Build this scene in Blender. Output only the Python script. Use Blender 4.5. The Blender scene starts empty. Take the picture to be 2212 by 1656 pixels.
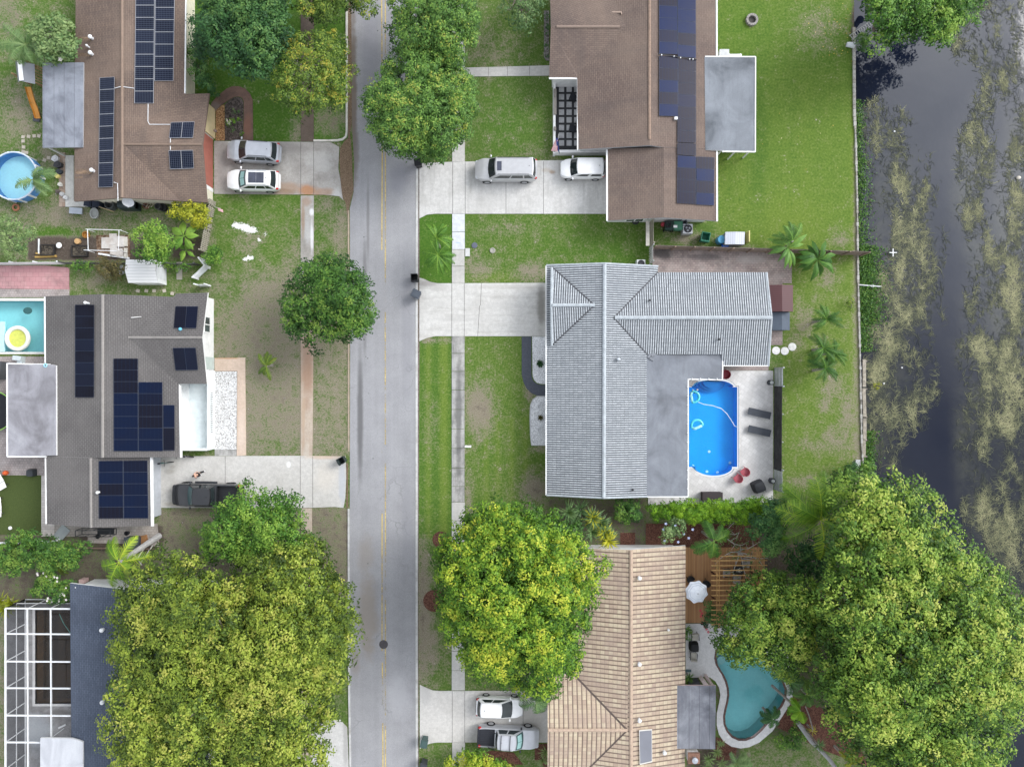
# Suburban street seen straight down from a drone, built object by object.
import bpy, math, random
import numpy as np
from mathutils import Vector, Matrix
from mathutils.geometry import tessellate_polygon
random.seed(7)
S = 0.042          # metres of ground per plan unit
H = 62.0           # height of the drone
CX, CY = 1106.0, 828.0
R = math.radians
sc = bpy.context.scene
COL = sc.collection
BASE = {}

def W(x, y, z=0.0):
 """plan survey position (x right, y down) of a point at height z"""
 k = S * (1 - z / H)
 return Vector(((x - CX) * k, (CY - y) * k, z))

# ------------------------------------------------------------------ mesh builder
class MB:
 def __init__(s):
  s.v = []; s.f = []; s.m = []; s.uv = {}
 def add(s, verts, faces, mi=0, uvs=None):
  o = len(s.v)
  s.v.extend([tuple(p) for p in verts])
  for i, f in enumerate(faces):
   if uvs: s.uv[len(s.f)] = uvs[i]
   s.f.append([o + k for k in f]); s.m.append(mi)
  return o
 def poly(s, pts, mi=0, uv=None):
  s.add(pts, [list(range(len(pts)))], mi, [uv] if uv else None)
 def box(s, c, size, rz=0.0, mi=0, M=None):
  hx, hy, hz = size[0] / 2, size[1] / 2, size[2] / 2
  M = M or Matrix.Rotation(rz, 3, 'Z')
  c = Vector(c)
  vs = [c + M @ Vector((x * hx, y * hy, z * hz)) for z in (-1, 1) for x, y in ((-1, -1), (1, -1), (1, 1), (-1, 1))]
  s.add(vs, [(3, 2, 1, 0), (4, 5, 6, 7), (0, 1, 5, 4), (1, 2, 6, 5), (2, 3, 7, 6), (3, 0, 4, 7)], mi)
 def prism(s, pts, z0, z1, mi=0, mtop=None):
  pts = [(p[0], p[1]) for p in pts]
  a = sum(pts[i - 1][0] * pts[i][1] - pts[i][0] * pts[i - 1][1] for i in range(len(pts)))
  if a < 0: pts = pts[::-1]
  n = len(pts)
  o = s.add([(x, y, z0) for x, y in pts] + [(x, y, z1) for x, y in pts],
      [(i, (i + 1) % n, n + (i + 1) % n, n + i) for i in range(n)] + [list(range(n))[::-1]], mi)
  s.f.append([o + n + i for i in range(n)]); s.m.append(mi if mtop is None else mtop)
 def bar(s, a, b, w, h=None, mi=0):
  a, b = Vector(a), Vector(b); d = b - a
  if d.length < 1e-6: return
  q = d.to_track_quat('X', 'Z').to_matrix()
  s.box((a + b) / 2, (d.length, w, h or w), mi=mi, M=q)
 def tube(s, path, rad, n=8, mi=0, cap=True):
  path = [Vector(p) for p in path]
  if not hasattr(rad, '__len__'): rad = [rad] * len(path)
  vs = []; up = Vector((0.123, 0.31, 0.94)).normalized()
  for i, p in enumerate(path):
   d = (path[min(i + 1, len(path) - 1)] - path[max(i - 1, 0)])
   d = d.normalized() if d.length > 0 else Vector((0, 0, 1))
   if abs(d.dot(up)) > .95: u = d.cross(Vector((1, 0, 0.2))).normalized()
   else: u = d.cross(up).normalized()
   w = d.cross(u)
   for k in range(n):
    t = 2 * math.pi * k / n
    vs.append(p + (u * math.cos(t) + w * math.sin(t)) * rad[i])
  fs = [(i * n + k, i * n + (k + 1) % n, (i + 1) * n + (k + 1) % n, (i + 1) * n + k) for i in range(len(path) - 1) for k in range(n)]
  if cap: fs += [list(range(n))[::-1], [(len(path) - 1) * n + k for k in range(n)]]
  s.add(vs, fs, mi)
 def lathe(s, c, prof, n=20, mi=0, sx=1, sy=1, M=None, cap=True):
  c = Vector(c); vs = []
  for r, z in prof:
   for k in range(n):
    t = 2 * math.pi * k / n
    p = Vector((r * sx * math.cos(t), r * sy * math.sin(t), z))
    vs.append(c + (M @ p if M else p))
  m = len(prof)
  fs = [(i * n + k, i * n + (k + 1) % n, (i + 1) * n + (k + 1) % n, (i + 1) * n + k) for i in range(m - 1) for k in range(n)]
  if cap: fs += [list(range(n))[::-1], [(m - 1) * n + k for k in range(n)]]
  s.add(vs, fs, mi)
 def ball(s, c, r, n=12, m=8, mi=0):
  if not hasattr(r, '__len__'): r = (r, r, r)
  prof = [(math.sin(math.pi * i / m), -math.cos(math.pi * i / m)) for i in range(m + 1)]
  c = Vector(c); vs = []; fs = []
  for a, z in prof:
   for k in range(n):
    t = 2 * math.pi * k / n
    vs.append(c + Vector((a * r[0] * math.cos(t), a * r[1] * math.sin(t), z * r[2])))
  fs = [(i * n + k, i * n + (k + 1) % n, (i + 1) * n + (k + 1) % n, (i + 1) * n + k) for i in range(m) for k in range(n)]
  s.add(vs, fs, mi)
 def disc(s, c, r, n=20, mi=0):
  s.poly([(c[0] + r * math.cos(2 * math.pi * k / n), c[1] + r * math.sin(2 * math.pi * k / n), c[2]) for k in range(n)], mi)
 def torus(s, c, r, t, n=28, m=8, mi=0, M=None, sz=1.0):
  c = Vector(c); vs = []
  for i in range(n):
   a = 2 * math.pi * i / n
   for k in range(m):
    b = 2 * math.pi * k / m
    p = Vector(((r + t * math.cos(b)) * math.cos(a), (r + t * math.cos(b)) * math.sin(a), t * sz * math.sin(b)))
    vs.append(c + (M @ p if M else p))
  s.add(vs, [(i * m + k, ((i + 1) % n) * m + k, ((i + 1) % n) * m + (k + 1) % m, i * m + (k + 1) % m) for i in range(n) for k in range(m)], mi)
 def build(s, name, mats, parent=None, loc=None, smooth=False):
  if not isinstance(mats, (list, tuple)): mats = [mats]
  if parent is not None: base = BASE[parent.name]
  elif loc is not None: base = Vector(loc)
  else:
   xs = np.array(s.v); base = Vector(((xs[:, 0].min() + xs[:, 0].max()) / 2, (xs[:, 1].min() + xs[:, 1].max()) / 2, xs[:, 2].min()))
  me = bpy.data.meshes.new(name)
  arr = [(p[0] - base[0], p[1] - base[1], p[2] - base[2]) for p in s.v]
  me.from_pydata(arr, [], s.f)
  for m in mats: me.materials.append(m)
  me.polygons.foreach_set('material_index', s.m)
  if s.uv:
   ul = me.uv_layers.new(name='UVMap')
   for i, u in s.uv.items():
    p = me.polygons[i]
    for k, li in enumerate(p.loop_indices): ul.data[li].uv = u[k]
  if smooth: me.polygons.foreach_set('use_smooth', [True] * len(s.f))
  me.update()
  o = bpy.data.objects.new(name, me); COL.objects.link(o)
  if parent is not None:
   o.parent = parent; BASE[o.name] = base
  else:
   o.location = base; BASE[o.name] = base
  return o

def tag(o, label, cat, group=None, kind=None):
 if label: o['label'] = label
 if cat: o['category'] = cat
 if group: o['group'] = group
 if kind: o['kind'] = kind
 return o
def thing(name, label, cat, loc=(0, 0, 0), group=None, rz=0.0, local=False):
 o = bpy.data.objects.new(name, None); COL.objects.link(o)
 o.empty_display_size = 0.3
 o.location = loc; o.rotation_euler = (0, 0, rz)
 BASE[o.name] = Vector((0, 0, 0)) if local else Vector(loc)
 return tag(o, label, cat, group)
def solo(mb, name, mats, label, cat, group=None, loc=None, smooth=False):
 return tag(mb.build(name, mats, loc=loc, smooth=smooth), label, cat, group)
def struct(mb, name, mats, label=None):
 o = mb.build(name, mats); o['kind'] = 'structure'
 if label: o['label'] = label
 return o
def dup(root, loc, rz, label, group=None):
 r = root.copy(); COL.objects.link(r); r.location = loc; r.rotation_euler = (0, 0, rz)
 r['label'] = label
 if group: r['group'] = group
 for ch in list(root.children):
  c = ch.copy(); COL.objects.link(c); c.parent = r
  for g in ch.children:
   d = g.copy(); COL.objects.link(d); d.parent = c
 return r

# ------------------------------------------------------------------ materials
class G:
 def __init__(s, name, rough=.6, spec=.3, metal=0.0):
  s.m = bpy.data.materials.new(name); s.m.use_nodes = True
  s.nt = s.m.node_tree; s.b = s.nt.nodes['Principled BSDF']; s.out = s.nt.nodes['Material Output']
  s.b.inputs['Roughness'].default_value = rough
  s.b.inputs['Specular IOR Level'].default_value = spec
  s.b.inputs['Metallic'].default_value = metal
  s._g = None; s._t = None
 def n(s, t): return s.nt.nodes.new(t)
 def l(s, a, b): s.nt.links.new(a, b)
 def put(s, sock, v):
  if isinstance(v, bpy.types.NodeSocket): s.l(v, sock)
  elif sock.type == 'RGBA' and hasattr(v, '__len__'): sock.default_value = (v[0], v[1], v[2], 1)
  else: sock.default_value = v
 @property
 def pos(s):
  if not s._g: s._g = s.n('ShaderNodeNewGeometry')
  return s._g.outputs['Position']
 @property
 def island(s):
  s.pos; return s._g.outputs['Random Per Island']
 @property
 def tc(s):
  if not s._t: s._t = s.n('ShaderNodeTexCoord')
  return s._t
 @property
 def uv(s): return s.tc.outputs['UV']
 @property
 def obj(s): return s.tc.outputs['Object']
 def scale(s, vec, sc_, loc=(0, 0, 0)):
  k = s.n('ShaderNodeMapping'); s.l(vec, k.inputs['Vector'])
  k.inputs['Scale'].default_value = sc_; k.inputs['Location'].default_value = loc
  return k.outputs[0]
 def noise(s, scale, detail=3, rough=.55, vec=None, dist=0.0):
  k = s.n('ShaderNodeTexNoise'); s.l(vec or s.pos, k.inputs['Vector'])
  k.inputs['Scale'].default_value = scale; k.inputs['Detail'].default_value = detail
  k.inputs['Roughness'].default_value = rough; k.inputs['Distortion'].default_value = dist
  return k.outputs['Fac']
 def vor(s, scale, vec=None, feature='F1', out='Distance'):
  k = s.n('ShaderNodeTexVoronoi'); k.feature = feature; s.l(vec or s.pos, k.inputs['Vector'])
  k.inputs['Scale'].default_value = scale
  return k.outputs[out]
 def ramp(s, fac, stops, interp='LINEAR'):
  k = s.n('ShaderNodeValToRGB'); s.put(k.inputs[0], fac); e = k.color_ramp.elements
  k.color_ramp.interpolation = interp
  while len(e) < len(stops): e.new(0.5)
  for i, (p, c) in enumerate(stops):
   e[i].position = p
   e[i].color = (c, c, c, 1) if not hasattr(c, '__len__') else (c[0], c[1], c[2], 1)
  return k.outputs[0]
 def mix(s, fac, a, b, mode='MIX'):
  k = s.n('ShaderNodeMix'); k.data_type = 'RGBA'; k.blend_type = mode
  s.put(k.inputs[0], fac); s.put(k.inputs[6], a); s.put(k.inputs[7], b)
  return k.outputs[2]
 def math(s, op, a, b=0.0, c=0.0):
  k = s.n('ShaderNodeMath'); k.operation = op
  s.put(k.inputs[0], a); s.put(k.inputs[1], b); s.put(k.inputs[2], c)
  return k.outputs[0]
 def sep(s, vec):
  k = s.n('ShaderNodeSeparateXYZ'); s.l(vec, k.inputs[0]); return k.outputs
 def comb(s, x, y, z=0.0):
  k = s.n('ShaderNodeCombineXYZ'); s.put(k.inputs[0], x); s.put(k.inputs[1], y); s.put(k.inputs[2], z); return k.outputs[0]
 def attr(s, name):
  k = s.n('ShaderNodeAttribute'); k.attribute_name = name; return k
 def blob(s, x, y, rx, ry, wob=.35, wsc=.6):
  """soft patch around a plan point, edge broken up by noise: 1 inside, 0 outside"""
  c = W(x, y); p = s.sep(s.pos)
  a = s.math('MULTIPLY', s.math('SUBTRACT', p[0], c.x), 1 / (rx * S))
  b = s.math('MULTIPLY', s.math('SUBTRACT', p[1], c.y), 1 / (ry * S))
  d = s.math('SQRT', s.math('ADD', s.math('MULTIPLY', a, a), s.math('MULTIPLY', b, b)))
  d = s.math('ADD', d, s.math('MULTIPLY', s.math('SUBTRACT', s.noise(wsc, 5, .65), .5), wob * 4))
  k = s.n('ShaderNodeMapRange'); k.interpolation_type = 'SMOOTHSTEP'
  s.l(d, k.inputs[0]); k.inputs[1].default_value = 1.15; k.inputs[2].default_value = .35
  k.inputs[3].default_value = 0; k.inputs[4].default_value = 1
  return k.outputs[0]
 def col(s, v): s.put(s.b.inputs['Base Color'], v); return s
 def rough(s, v): s.put(s.b.inputs['Roughness'], v); return s
 def bump(s, h, strength=.4, dist=.02):
  k = s.n('ShaderNodeBump'); s.l(h, k.inputs['Height']); k.inputs['Strength'].default_value = strength
  k.inputs['Distance'].default_value = dist; s.l(k.outputs[0], s.b.inputs['Normal']); return s

def mul(c, k): return tuple(min(1, x * k) for x in c)
MATS = {}
def plain(name, c, rough=.6, spec=.3, metal=0.0, var=.12, sc_=2.5, obj=False):
 """one colour with faint dirt and fading"""
 if name in MATS: return MATS[name]
 g = G(name, rough, spec, metal); v = g.obj if obj else g.pos
 f = g.noise(sc_, 4, .6, v)
 g.col(g.ramp(f, [(.25, mul(c, 1 - var)), (.75, mul(c, 1 + var))]))
 MATS[name] = g.m
 return g.m
def concrete(name, c, dirt=(.2, .19, .17), amt=.35, blobs=(), scale=.35, streak=None, rough=.85):
 g = G(name, rough, .2)
 f = g.noise(scale, 6, .65)
 base = g.ramp(g.noise(3.5, 5, .7), [(.3, mul(c, .86)), (.7, mul(c, 1.1))])
 fac = g.math('MULTIPLY', g.ramp(f, [(.45, 0.0), (.75, 1.0)]), amt)
 col = g.mix(fac, base, dirt)
 if streak:
  st = g.noise(1.0, 5, .7, g.scale(g.pos, streak))
  col = g.mix(g.ramp(st, [(.5, 0.0), (.72, .55)]), col, dirt)
 for (x, y, rx, ry, bc, k) in blobs:
  col = g.mix(g.math('MULTIPLY', g.blob(x, y, rx, ry), k), col, bc)
 col = g.mix(g.ramp(g.noise(14, 3, .8), [(.35, .16), (.6, 0.0)]), col, mul(dirt, .6))
 g.col(col).bump(g.noise(20, 3), .15, .01)
 return g.m
def pavers(name, cs, mortar, bw=.4, bh=.2, amt=.35, blobs=(), dirt=(.08, .075, .07), rot=0.0):
 g = G(name, .85, .2)
 mp = g.n('ShaderNodeMapping'); g.l(g.pos, mp.inputs['Vector']); mp.inputs['Rotation'].default_value = (0, 0, rot)
 k = g.n('ShaderNodeTexBrick'); g.l(mp.outputs[0], k.inputs['Vector'])
 k.inputs['Scale'].default_value = 1; k.inputs['Brick Width'].default_value = bw; k.inputs['Row Height'].default_value = bh
 k.inputs['Mortar Size'].default_value = .012; k.inputs['Mortar Smooth'].default_value = .3
 g.put(k.inputs['Color1'], cs[0]); g.put(k.inputs['Color2'], cs[1]); g.put(k.inputs['Mortar'], mortar)
 col = g.mix(g.ramp(g.noise(1.2, 5, .65), [(.4, 0.0), (.7, amt)]), k.outputs[0], cs[2])
 col = g.mix(g.ramp(g.noise(.5, 6, .7), [(.5, 0.0), (.75, amt * 1.4)]), col, dirt)
 for (x, y, rx, ry, bc, kk) in blobs: col = g.mix(g.math('MULTIPLY', g.blob(x, y, rx, ry), kk), col, bc)
 g.col(col).bump(k.outputs['Fac'], -.3, .01)
 return g.m
def gravel(name, cs, scale=16):
 g = G(name, .9, .2)
 v = g.n('ShaderNodeTexVoronoi'); g.l(g.pos, v.inputs['Vector']); v.inputs['Scale'].default_value = scale
 f = g.math('ADD', g.math('MULTIPLY', g.sep(v.outputs['Color'])[0], .7), g.math('MULTIPLY', g.noise(1.5, 4), .3))
 g.col(g.ramp(f, [(0.1, cs[0]), (.45, cs[1]), (.85, cs[2])])).bump(v.outputs['Distance'], .5, .02)
 return g.m
def shingle(name, c1, c2, mortar, bw=.42, bh=.19, streak=(.05, .045, .045), tint=None, mort=.018):
 """asphalt shingle courses laid along the eaves (UVs in metres)"""
 g = G(name, .9, .15)
 k = g.n('ShaderNodeTexBrick'); g.l(g.uv, k.inputs['Vector'])
 k.inputs['Scale'].default_value = 1; k.inputs['Brick Width'].default_value = bw; k.inputs['Row Height'].default_value = bh
 k.inputs['Mortar Size'].default_value = mort; k.inputs['Mortar Smooth'].default_value = .4; k.inputs['Bias'].default_value = 0
 g.put(k.inputs['Color1'], c1); g.put(k.inputs['Color2'], c2); g.put(k.inputs['Mortar'], mortar)
 st = g.noise(1.0, 5, .6, g.scale(g.uv, (.9, .18, 1)))
 col = g.mix(g.ramp(st, [(.42, 0.0), (.7, .55)]), k.outputs[0], streak)
 f2 = g.noise(.22, 5, .6)
 col = g.mix(g.ramp(f2, [(.4, 0.0), (.65, .35)]), col, tint or mul(c1, 1.35))
 fine = g.noise(9, 4, .8)
 col = g.mix(g.ramp(fine, [(.3, .35), (.55, 0.0)]), col, mul(mortar, .8))
 col = g.mix(g.ramp(fine, [(.55, 0.0), (.8, .3)]), col, mul(c2, 1.5))
 g.col(col).bump(k.outputs['Fac'], -.4, .012)
 return g.m
def tiles(name, stops, groove, pu, pv, gw=.55, lines=.35, dirt=None, bumpd=.05, vcourse=None):
 """barrel roof tiles: ribs run up the slope, every tile its own tone (UVs in metres)"""
 g = G(name, .7, .3)
 p = g.sep(g.uv)
 u = g.math('MULTIPLY', p[0], 1 / pu); v = g.math('MULTIPLY', p[1], 1 / pv)
 fu = g.math('FRACT', u); fv = g.math('FRACT', v)
 w = g.n('ShaderNodeTexWhiteNoise'); w.noise_dimensions = '2D'
 g.l(g.comb(g.math('FLOOR', u), g.math('FLOOR', v)), w.inputs['Vector'])
 tone = g.math('ADD', g.math('MULTIPLY', w.outputs['Value'], .6), g.math('MULTIPLY', g.noise(.5, 5, .6), .4))
 col = g.ramp(tone, stops)
 x = g.math('ABSOLUTE', g.math('SUBTRACT', g.math('MULTIPLY', fu, 2.0), 1.0))
 col = g.mix(g.math('MULTIPLY', g.ramp(x, [(gw, 0.0), (min(.98, gw + .25), 1.0)]), 1.0), col, groove)
 if lines: col = g.mix(g.ramp(fv, [(0.0, lines), (.09, lines), (.16, 0.0)]), col, mul(groove, .8))
 if dirt:
  col = g.mix(g.ramp(g.noise(.45, 6, .68), [(.46, 0.0), (.72, .55)]), col, dirt)
 col = g.mix(g.ramp(g.noise(7, 3, .8), [(.3, .3), (.5, 0.0)]), col, groove)
 h = g.math('SUBTRACT', g.math('SQRT', g.math('SUBTRACT', 1.02, g.math('MULTIPLY', x, x))), g.math('MULTIPLY', fv, .25))
 g.col(col).bump(h, .7, bumpd)
 return g.m
def membrane(name, c, c2, c3, seam=0.0, ax=0):
 """flat roof covering: patched, weather streaked, with lap seams"""
 g = G(name, .75, .25)
 f = g.noise(.3, 7, .62, None, .8)
 col = g.ramp(f, [(.32, c3), (.5, c), (.68, c2)])
 col = g.mix(g.ramp(g.noise(1.0, 6, .7, g.scale(g.pos, (.35, 2.0, 1) if ax else (2.0, .35, 1))), [(.5, 0.0), (.75, .4)]), col, c3)
 if seam:
  p = g.sep(g.pos)
  fr = g.math('FRACT', g.math('MULTIPLY', p[ax], 1 / seam))
  col = g.mix(g.ramp(fr, [(0.0, .7), (.03, .7), (.05, 0.0)]), col, mul(c3, .55))
 col = g.mix(g.ramp(g.noise(11, 3, .8), [(.3, .2), (.5, 0.0)]), col, mul(c3, .7))
 g.col(col).bump(g.noise(.9, 4), .3, .06)
 return g.m
def glassy(name, c, rough=.08, spec=.6):
 g = G(name, rough, spec); g.col(g.ramp(g.noise(1.3, 3, .5, g.obj), [(.3, mul(c, .7)), (.7, mul(c, 1.25))])); return g.m
def leafmat(name, stops, rough=.55, trans=.22):
 g = G(name, rough, .3)
 a = g.attr('tint').outputs['Fac']
 c = g.ramp(a, stops); g.col(c)
 t = g.n('ShaderNodeBsdfTranslucent'); g.l(g.mix(1.0, c, (1.25, 1.2, .6), 'MULTIPLY'), t.inputs['Color'])
 mx = g.n('ShaderNodeMixShader'); mx.inputs[0].default_value = trans
 g.l(g.b.outputs[0], mx.inputs[1]); g.l(t.outputs[0], mx.inputs[2]); g.l(mx.outputs[0], g.out.inputs['Surface'])
 return g.m
def poolwater(name, tint, clear=.85, ripple=.12):
 """clear tinted water: light passes through the colour, the sky glints on top"""
 g = G(name)
 tr = g.n('ShaderNodeBsdfTransparent'); g.put(tr.inputs['Color'], tint)
 gl = g.n('ShaderNodeBsdfGlossy'); gl.inputs['Roughness'].default_value = .04
 fr = g.n('ShaderNodeFresnel'); fr.inputs['IOR'].default_value = 1.33
 b = g.n('ShaderNodeBump'); b.inputs['Strength'].default_value = ripple; b.inputs['Distance'].default_value = .05
 g.l(g.noise(2.2, 4, .6, None, .6), b.inputs['Height'])
 g.l(b.outputs[0], gl.inputs['Normal']); g.l(b.outputs[0], fr.inputs['Normal'])
 mx = g.n('ShaderNodeMixShader'); g.l(fr.outputs[0], mx.inputs[0]); g.l(tr.outputs[0], mx.inputs[1]); g.l(gl.outputs[0], mx.inputs[2])
 g.l(mx.outputs[0], g.out.inputs['Surface'])
 return g.m
def solarmat(name, cell, cell2, line, nx, ny, frame=(.35, .37, .4), dots=0.0, fw=.018):
 g = G(name, .18, .06)
 p = g.sep(g.uv)
 fx = g.math('FRACT', g.math('MULTIPLY', p[0], nx)); fy = g.math('FRACT', g.math('MULTIPLY', p[1], ny))
 ex = g.math('ABSOLUTE', g.math('SUBTRACT', fx, .5)); ey = g.math('ABSOLUTE', g.math('SUBTRACT', fy, .5))
 e = g.math('MAXIMUM', ex, ey)
 oi = g.n('ShaderNodeObjectInfo')
 base = g.mix(g.ramp(oi.outputs['Random'], [(.4, 0.0), (.6, 1.0)]), cell, cell2)
 base = g.mix(g.ramp(g.noise(.8, 4, .6), [(.35, 0.0), (.7, .35)]), base, mul(cell2, 1.3))
 col = g.mix(g.ramp(e, [(.43, 0.0), (.47, 1.0)]), base, line)
 bx = g.math('ABSOLUTE', g.math('SUBTRACT', p[0], .5)); by = g.math('ABSOLUTE', g.math('SUBTRACT', p[1], .5))
 edge = g.ramp(g.math('MAXIMUM', bx, by), [(.5 - fw, 0.0), (.5 - fw * .7, 1.0)])
 g.col(g.mix(edge, col, frame)); return g.m
def meshscreen(name, c, dens):
 g = G(name, .8, .1); g.col(c)
 tr = g.n('ShaderNodeBsdfTransparent'); mx = g.n('ShaderNodeMixShader'); mx.inputs[0].default_value = dens
 g.l(tr.outputs[0], mx.inputs[1]); g.l(g.b.outputs[0], mx.inputs[2]); g.l(mx.outputs[0], g.out.inputs['Surface'])
 return g.m
def planks(name, c1, c2, gap, width, ax=0):
 g = G(name, .7, .25)
 p = g.sep(g.pos); u = g.math('MULTIPLY', p[ax], 1 / width)
 w = g.n('ShaderNodeTexWhiteNoise'); w.noise_dimensions = '1D'; g.l(g.math('FLOOR', u), w.inputs['W'])
 col = g.mix(w.outputs['Value'], c1, c2)
 col = g.mix(g.ramp(g.noise(1.0, 4, .6, g.scale(g.pos, (6, .6, 1) if ax == 0 else (.6, 6, 1))), [(.4, 0.0), (.7, .4)]), col, mul(c1, .6))
 col = g.mix(g.ramp(g.math('FRACT', u), [(0.0, 1.0), (.1, 1.0), (.16, 0.0)]), col, gap)
 g.col(col); return g.m
# ------------------------------------------------------------------ sky, sun, camera
SUN_EL, SUN_AZ = R(38), R(62)
w = bpy.data.worlds.new("World"); sc.world = w; w.use_nodes = True
nt = w.node_tree; bg = nt.nodes['Background']
sky = nt.nodes.new('ShaderNodeTexSky'); sky.sky_type = 'NISHITA'; sky.sun_disc = False
sky.sun_elevation = SUN_EL; sky.sun_rotation = SUN_AZ; sky.air_density = 1.0; sky.dust_density = 2.0; sky.ozone_density = 1.0
tc = nt.nodes.new('ShaderNodeTexCoord')
nz = nt.nodes.new('ShaderNodeTexNoise'); nz.inputs['Scale'].default_value = 2.6; nz.inputs['Detail'].default_value = 6
nt.links.new(tc.outputs['Generated'], nz.inputs['Vector'])
cr = nt.nodes.new('ShaderNodeValToRGB'); nt.links.new(nz.outputs['Fac'], cr.inputs[0])
cr.color_ramp.elements[0].position = .34; cr.color_ramp.elements[0].color = (4.8, 5.1, 5.6, 1)
cr.color_ramp.elements[1].position = .68; cr.color_ramp.elements[1].color = (10.5, 10.7, 11.0, 1)
dp_ = nt.nodes.new('ShaderNodeVectorMath'); dp_.operation = 'DOT_PRODUCT'; nt.links.new(tc.outputs['Generated'], dp_.inputs[0])
dp_.inputs[1].default_value = (math.sin(SUN_AZ) * math.cos(SUN_EL), math.cos(SUN_AZ) * math.cos(SUN_EL), math.sin(SUN_EL))
mr = nt.nodes.new('ShaderNodeMapRange'); nt.links.new(dp_.outputs['Value'], mr.inputs[0]); mr.interpolation_type = 'SMOOTHERSTEP'
mr.inputs[1].default_value = .86; mr.inputs[2].default_value = 1.0; mr.inputs[3].default_value = .88; mr.inputs[4].default_value = 7.0
gl_ = nt.nodes.new('ShaderNodeMix'); gl_.data_type = 'RGBA'; gl_.blend_type = 'MULTIPLY'; gl_.inputs[0].default_value = 1     # clouds glow round the veiled sun
nt.links.new(cr.outputs[0], gl_.inputs[6]); nt.links.new(mr.outputs[0], gl_.inputs[7])
mx = nt.nodes.new('ShaderNodeMix'); mx.data_type = 'RGBA'; mx.inputs[0].default_value = .72     # broken overcast in front of the blue
nt.links.new(sky.outputs[0], mx.inputs[6]); nt.links.new(gl_.outputs[2], mx.inputs[7]); nt.links.new(mx.outputs[2], bg.inputs['Color'])
bg.inputs['Strength'].default_value = .142
sd = bpy.data.lights.new('sun', 'SUN'); sd.energy = 1.25; sd.angle = R(22); sd.color = (1, .96, .9)
so = bpy.data.objects.new('sun', sd); COL.objects.link(so)
sv = Vector((math.sin(SUN_AZ) * math.cos(SUN_EL), math.cos(SUN_AZ) * math.cos(SUN_EL), math.sin(SUN_EL)))
so.rotation_euler = sv.to_track_quat('Z', 'Y').to_euler(); so.location = (0, 0, 80)
cam = bpy.data.cameras.new('camera'); co = bpy.data.objects.new('camera', cam); COL.objects.link(co)
co.location = (0, 0, H); cam.sensor_width = 36; cam.angle = 2 * math.atan(CX * S / H); cam.clip_end = 1000
sc.camera = co
sc.view_settings.view_transform = 'Standard'; sc.view_settings.look = 'None'
sc.view_settings.exposure = 0.38; sc.view_settings.gamma = 1

# ------------------------------------------------------------------ the ground: one sheet of turf and bare soil
EDGE = [(-400, 1846), (60, 1845), (240, 1846), (300, 1849), (430, 1852), (600, 1854), (760, 1858), (960, 1862), (1100, 1872), (1300, 1900), (1500, 1930), (2100, 1960)]
POOLHOLES = []   # (polygon in plan units) filled in before the ground is built
CEN_POOL = [(1489, 836), (1502, 836)] + [(1542 + 44 * math.cos(t), 838 - 17.5 * math.sin(t)) for t in np.linspace(math.pi * .93, math.pi * .07, 12)] + [(1581, 836), (1592.5, 836), (1592.5, 1008), (1581, 1008)] + [(1542 + 41 * math.cos(t), 1007 + 20 * math.sin(t)) for t in np.linspace(math.pi * .08, math.pi * .92, 12)] + [(1503, 1008), (1489, 1008)]
TEAL_POOL = [(1556, 1394), (1549, 1406), (1547, 1420), (1550, 1434), (1557, 1446), (1564, 1457), (1570, 1470), (1574, 1485), (1575, 1500), (1573, 1514), (1569, 1530), (1566, 1546), (1567, 1562), (1573, 1577), (1583, 1588), (1596, 1594), (1610, 1594), (1626, 1588), (1642, 1574), (1658, 1556), (1672, 1540), (1686, 1522), (1694, 1505), (1695, 1488), (1688, 1470), (1676, 1455), (1664, 1440), (1655, 1422), (1648, 1404), (1636, 1390), (1618, 1381), (1596, 1379), (1574, 1383)]
TURQ_POOL = [(-60, 650), (96, 650), (96, 760), (-60, 760)]
MURK_POOL = [(76, 1316), (205, 1316), (205, 1519), (76, 1519)]
def inpoly(px, py, poly):
 ins = np.zeros(px.shape, bool); n = len(poly)
 for i in range(n):
  x1, y1 = poly[i]; x2, y2 = poly[i - 1]
  if y1 == y2: continue
  c = ((y1 > py) != (y2 > py)) & (px < (x2 - x1) * (py - y1) / (y2 - y1) + x1)
  ins ^= c
 return ins
def segdist(px, py, poly):
 d = np.full(px.shape, 1e9); n = len(poly)
 for i in range(n):
  x1, y1 = poly[i - 1]; x2, y2 = poly[i]
  dx, dy = x2 - x1, y2 - y1; L = dx * dx + dy * dy + 1e-9
  t = np.clip(((px - x1) * dx + (py - y1) * dy) / L, 0, 1)
  d = np.minimum(d, np.hypot(px - x1 - t * dx, py - y1 - t * dy))
 return d
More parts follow.
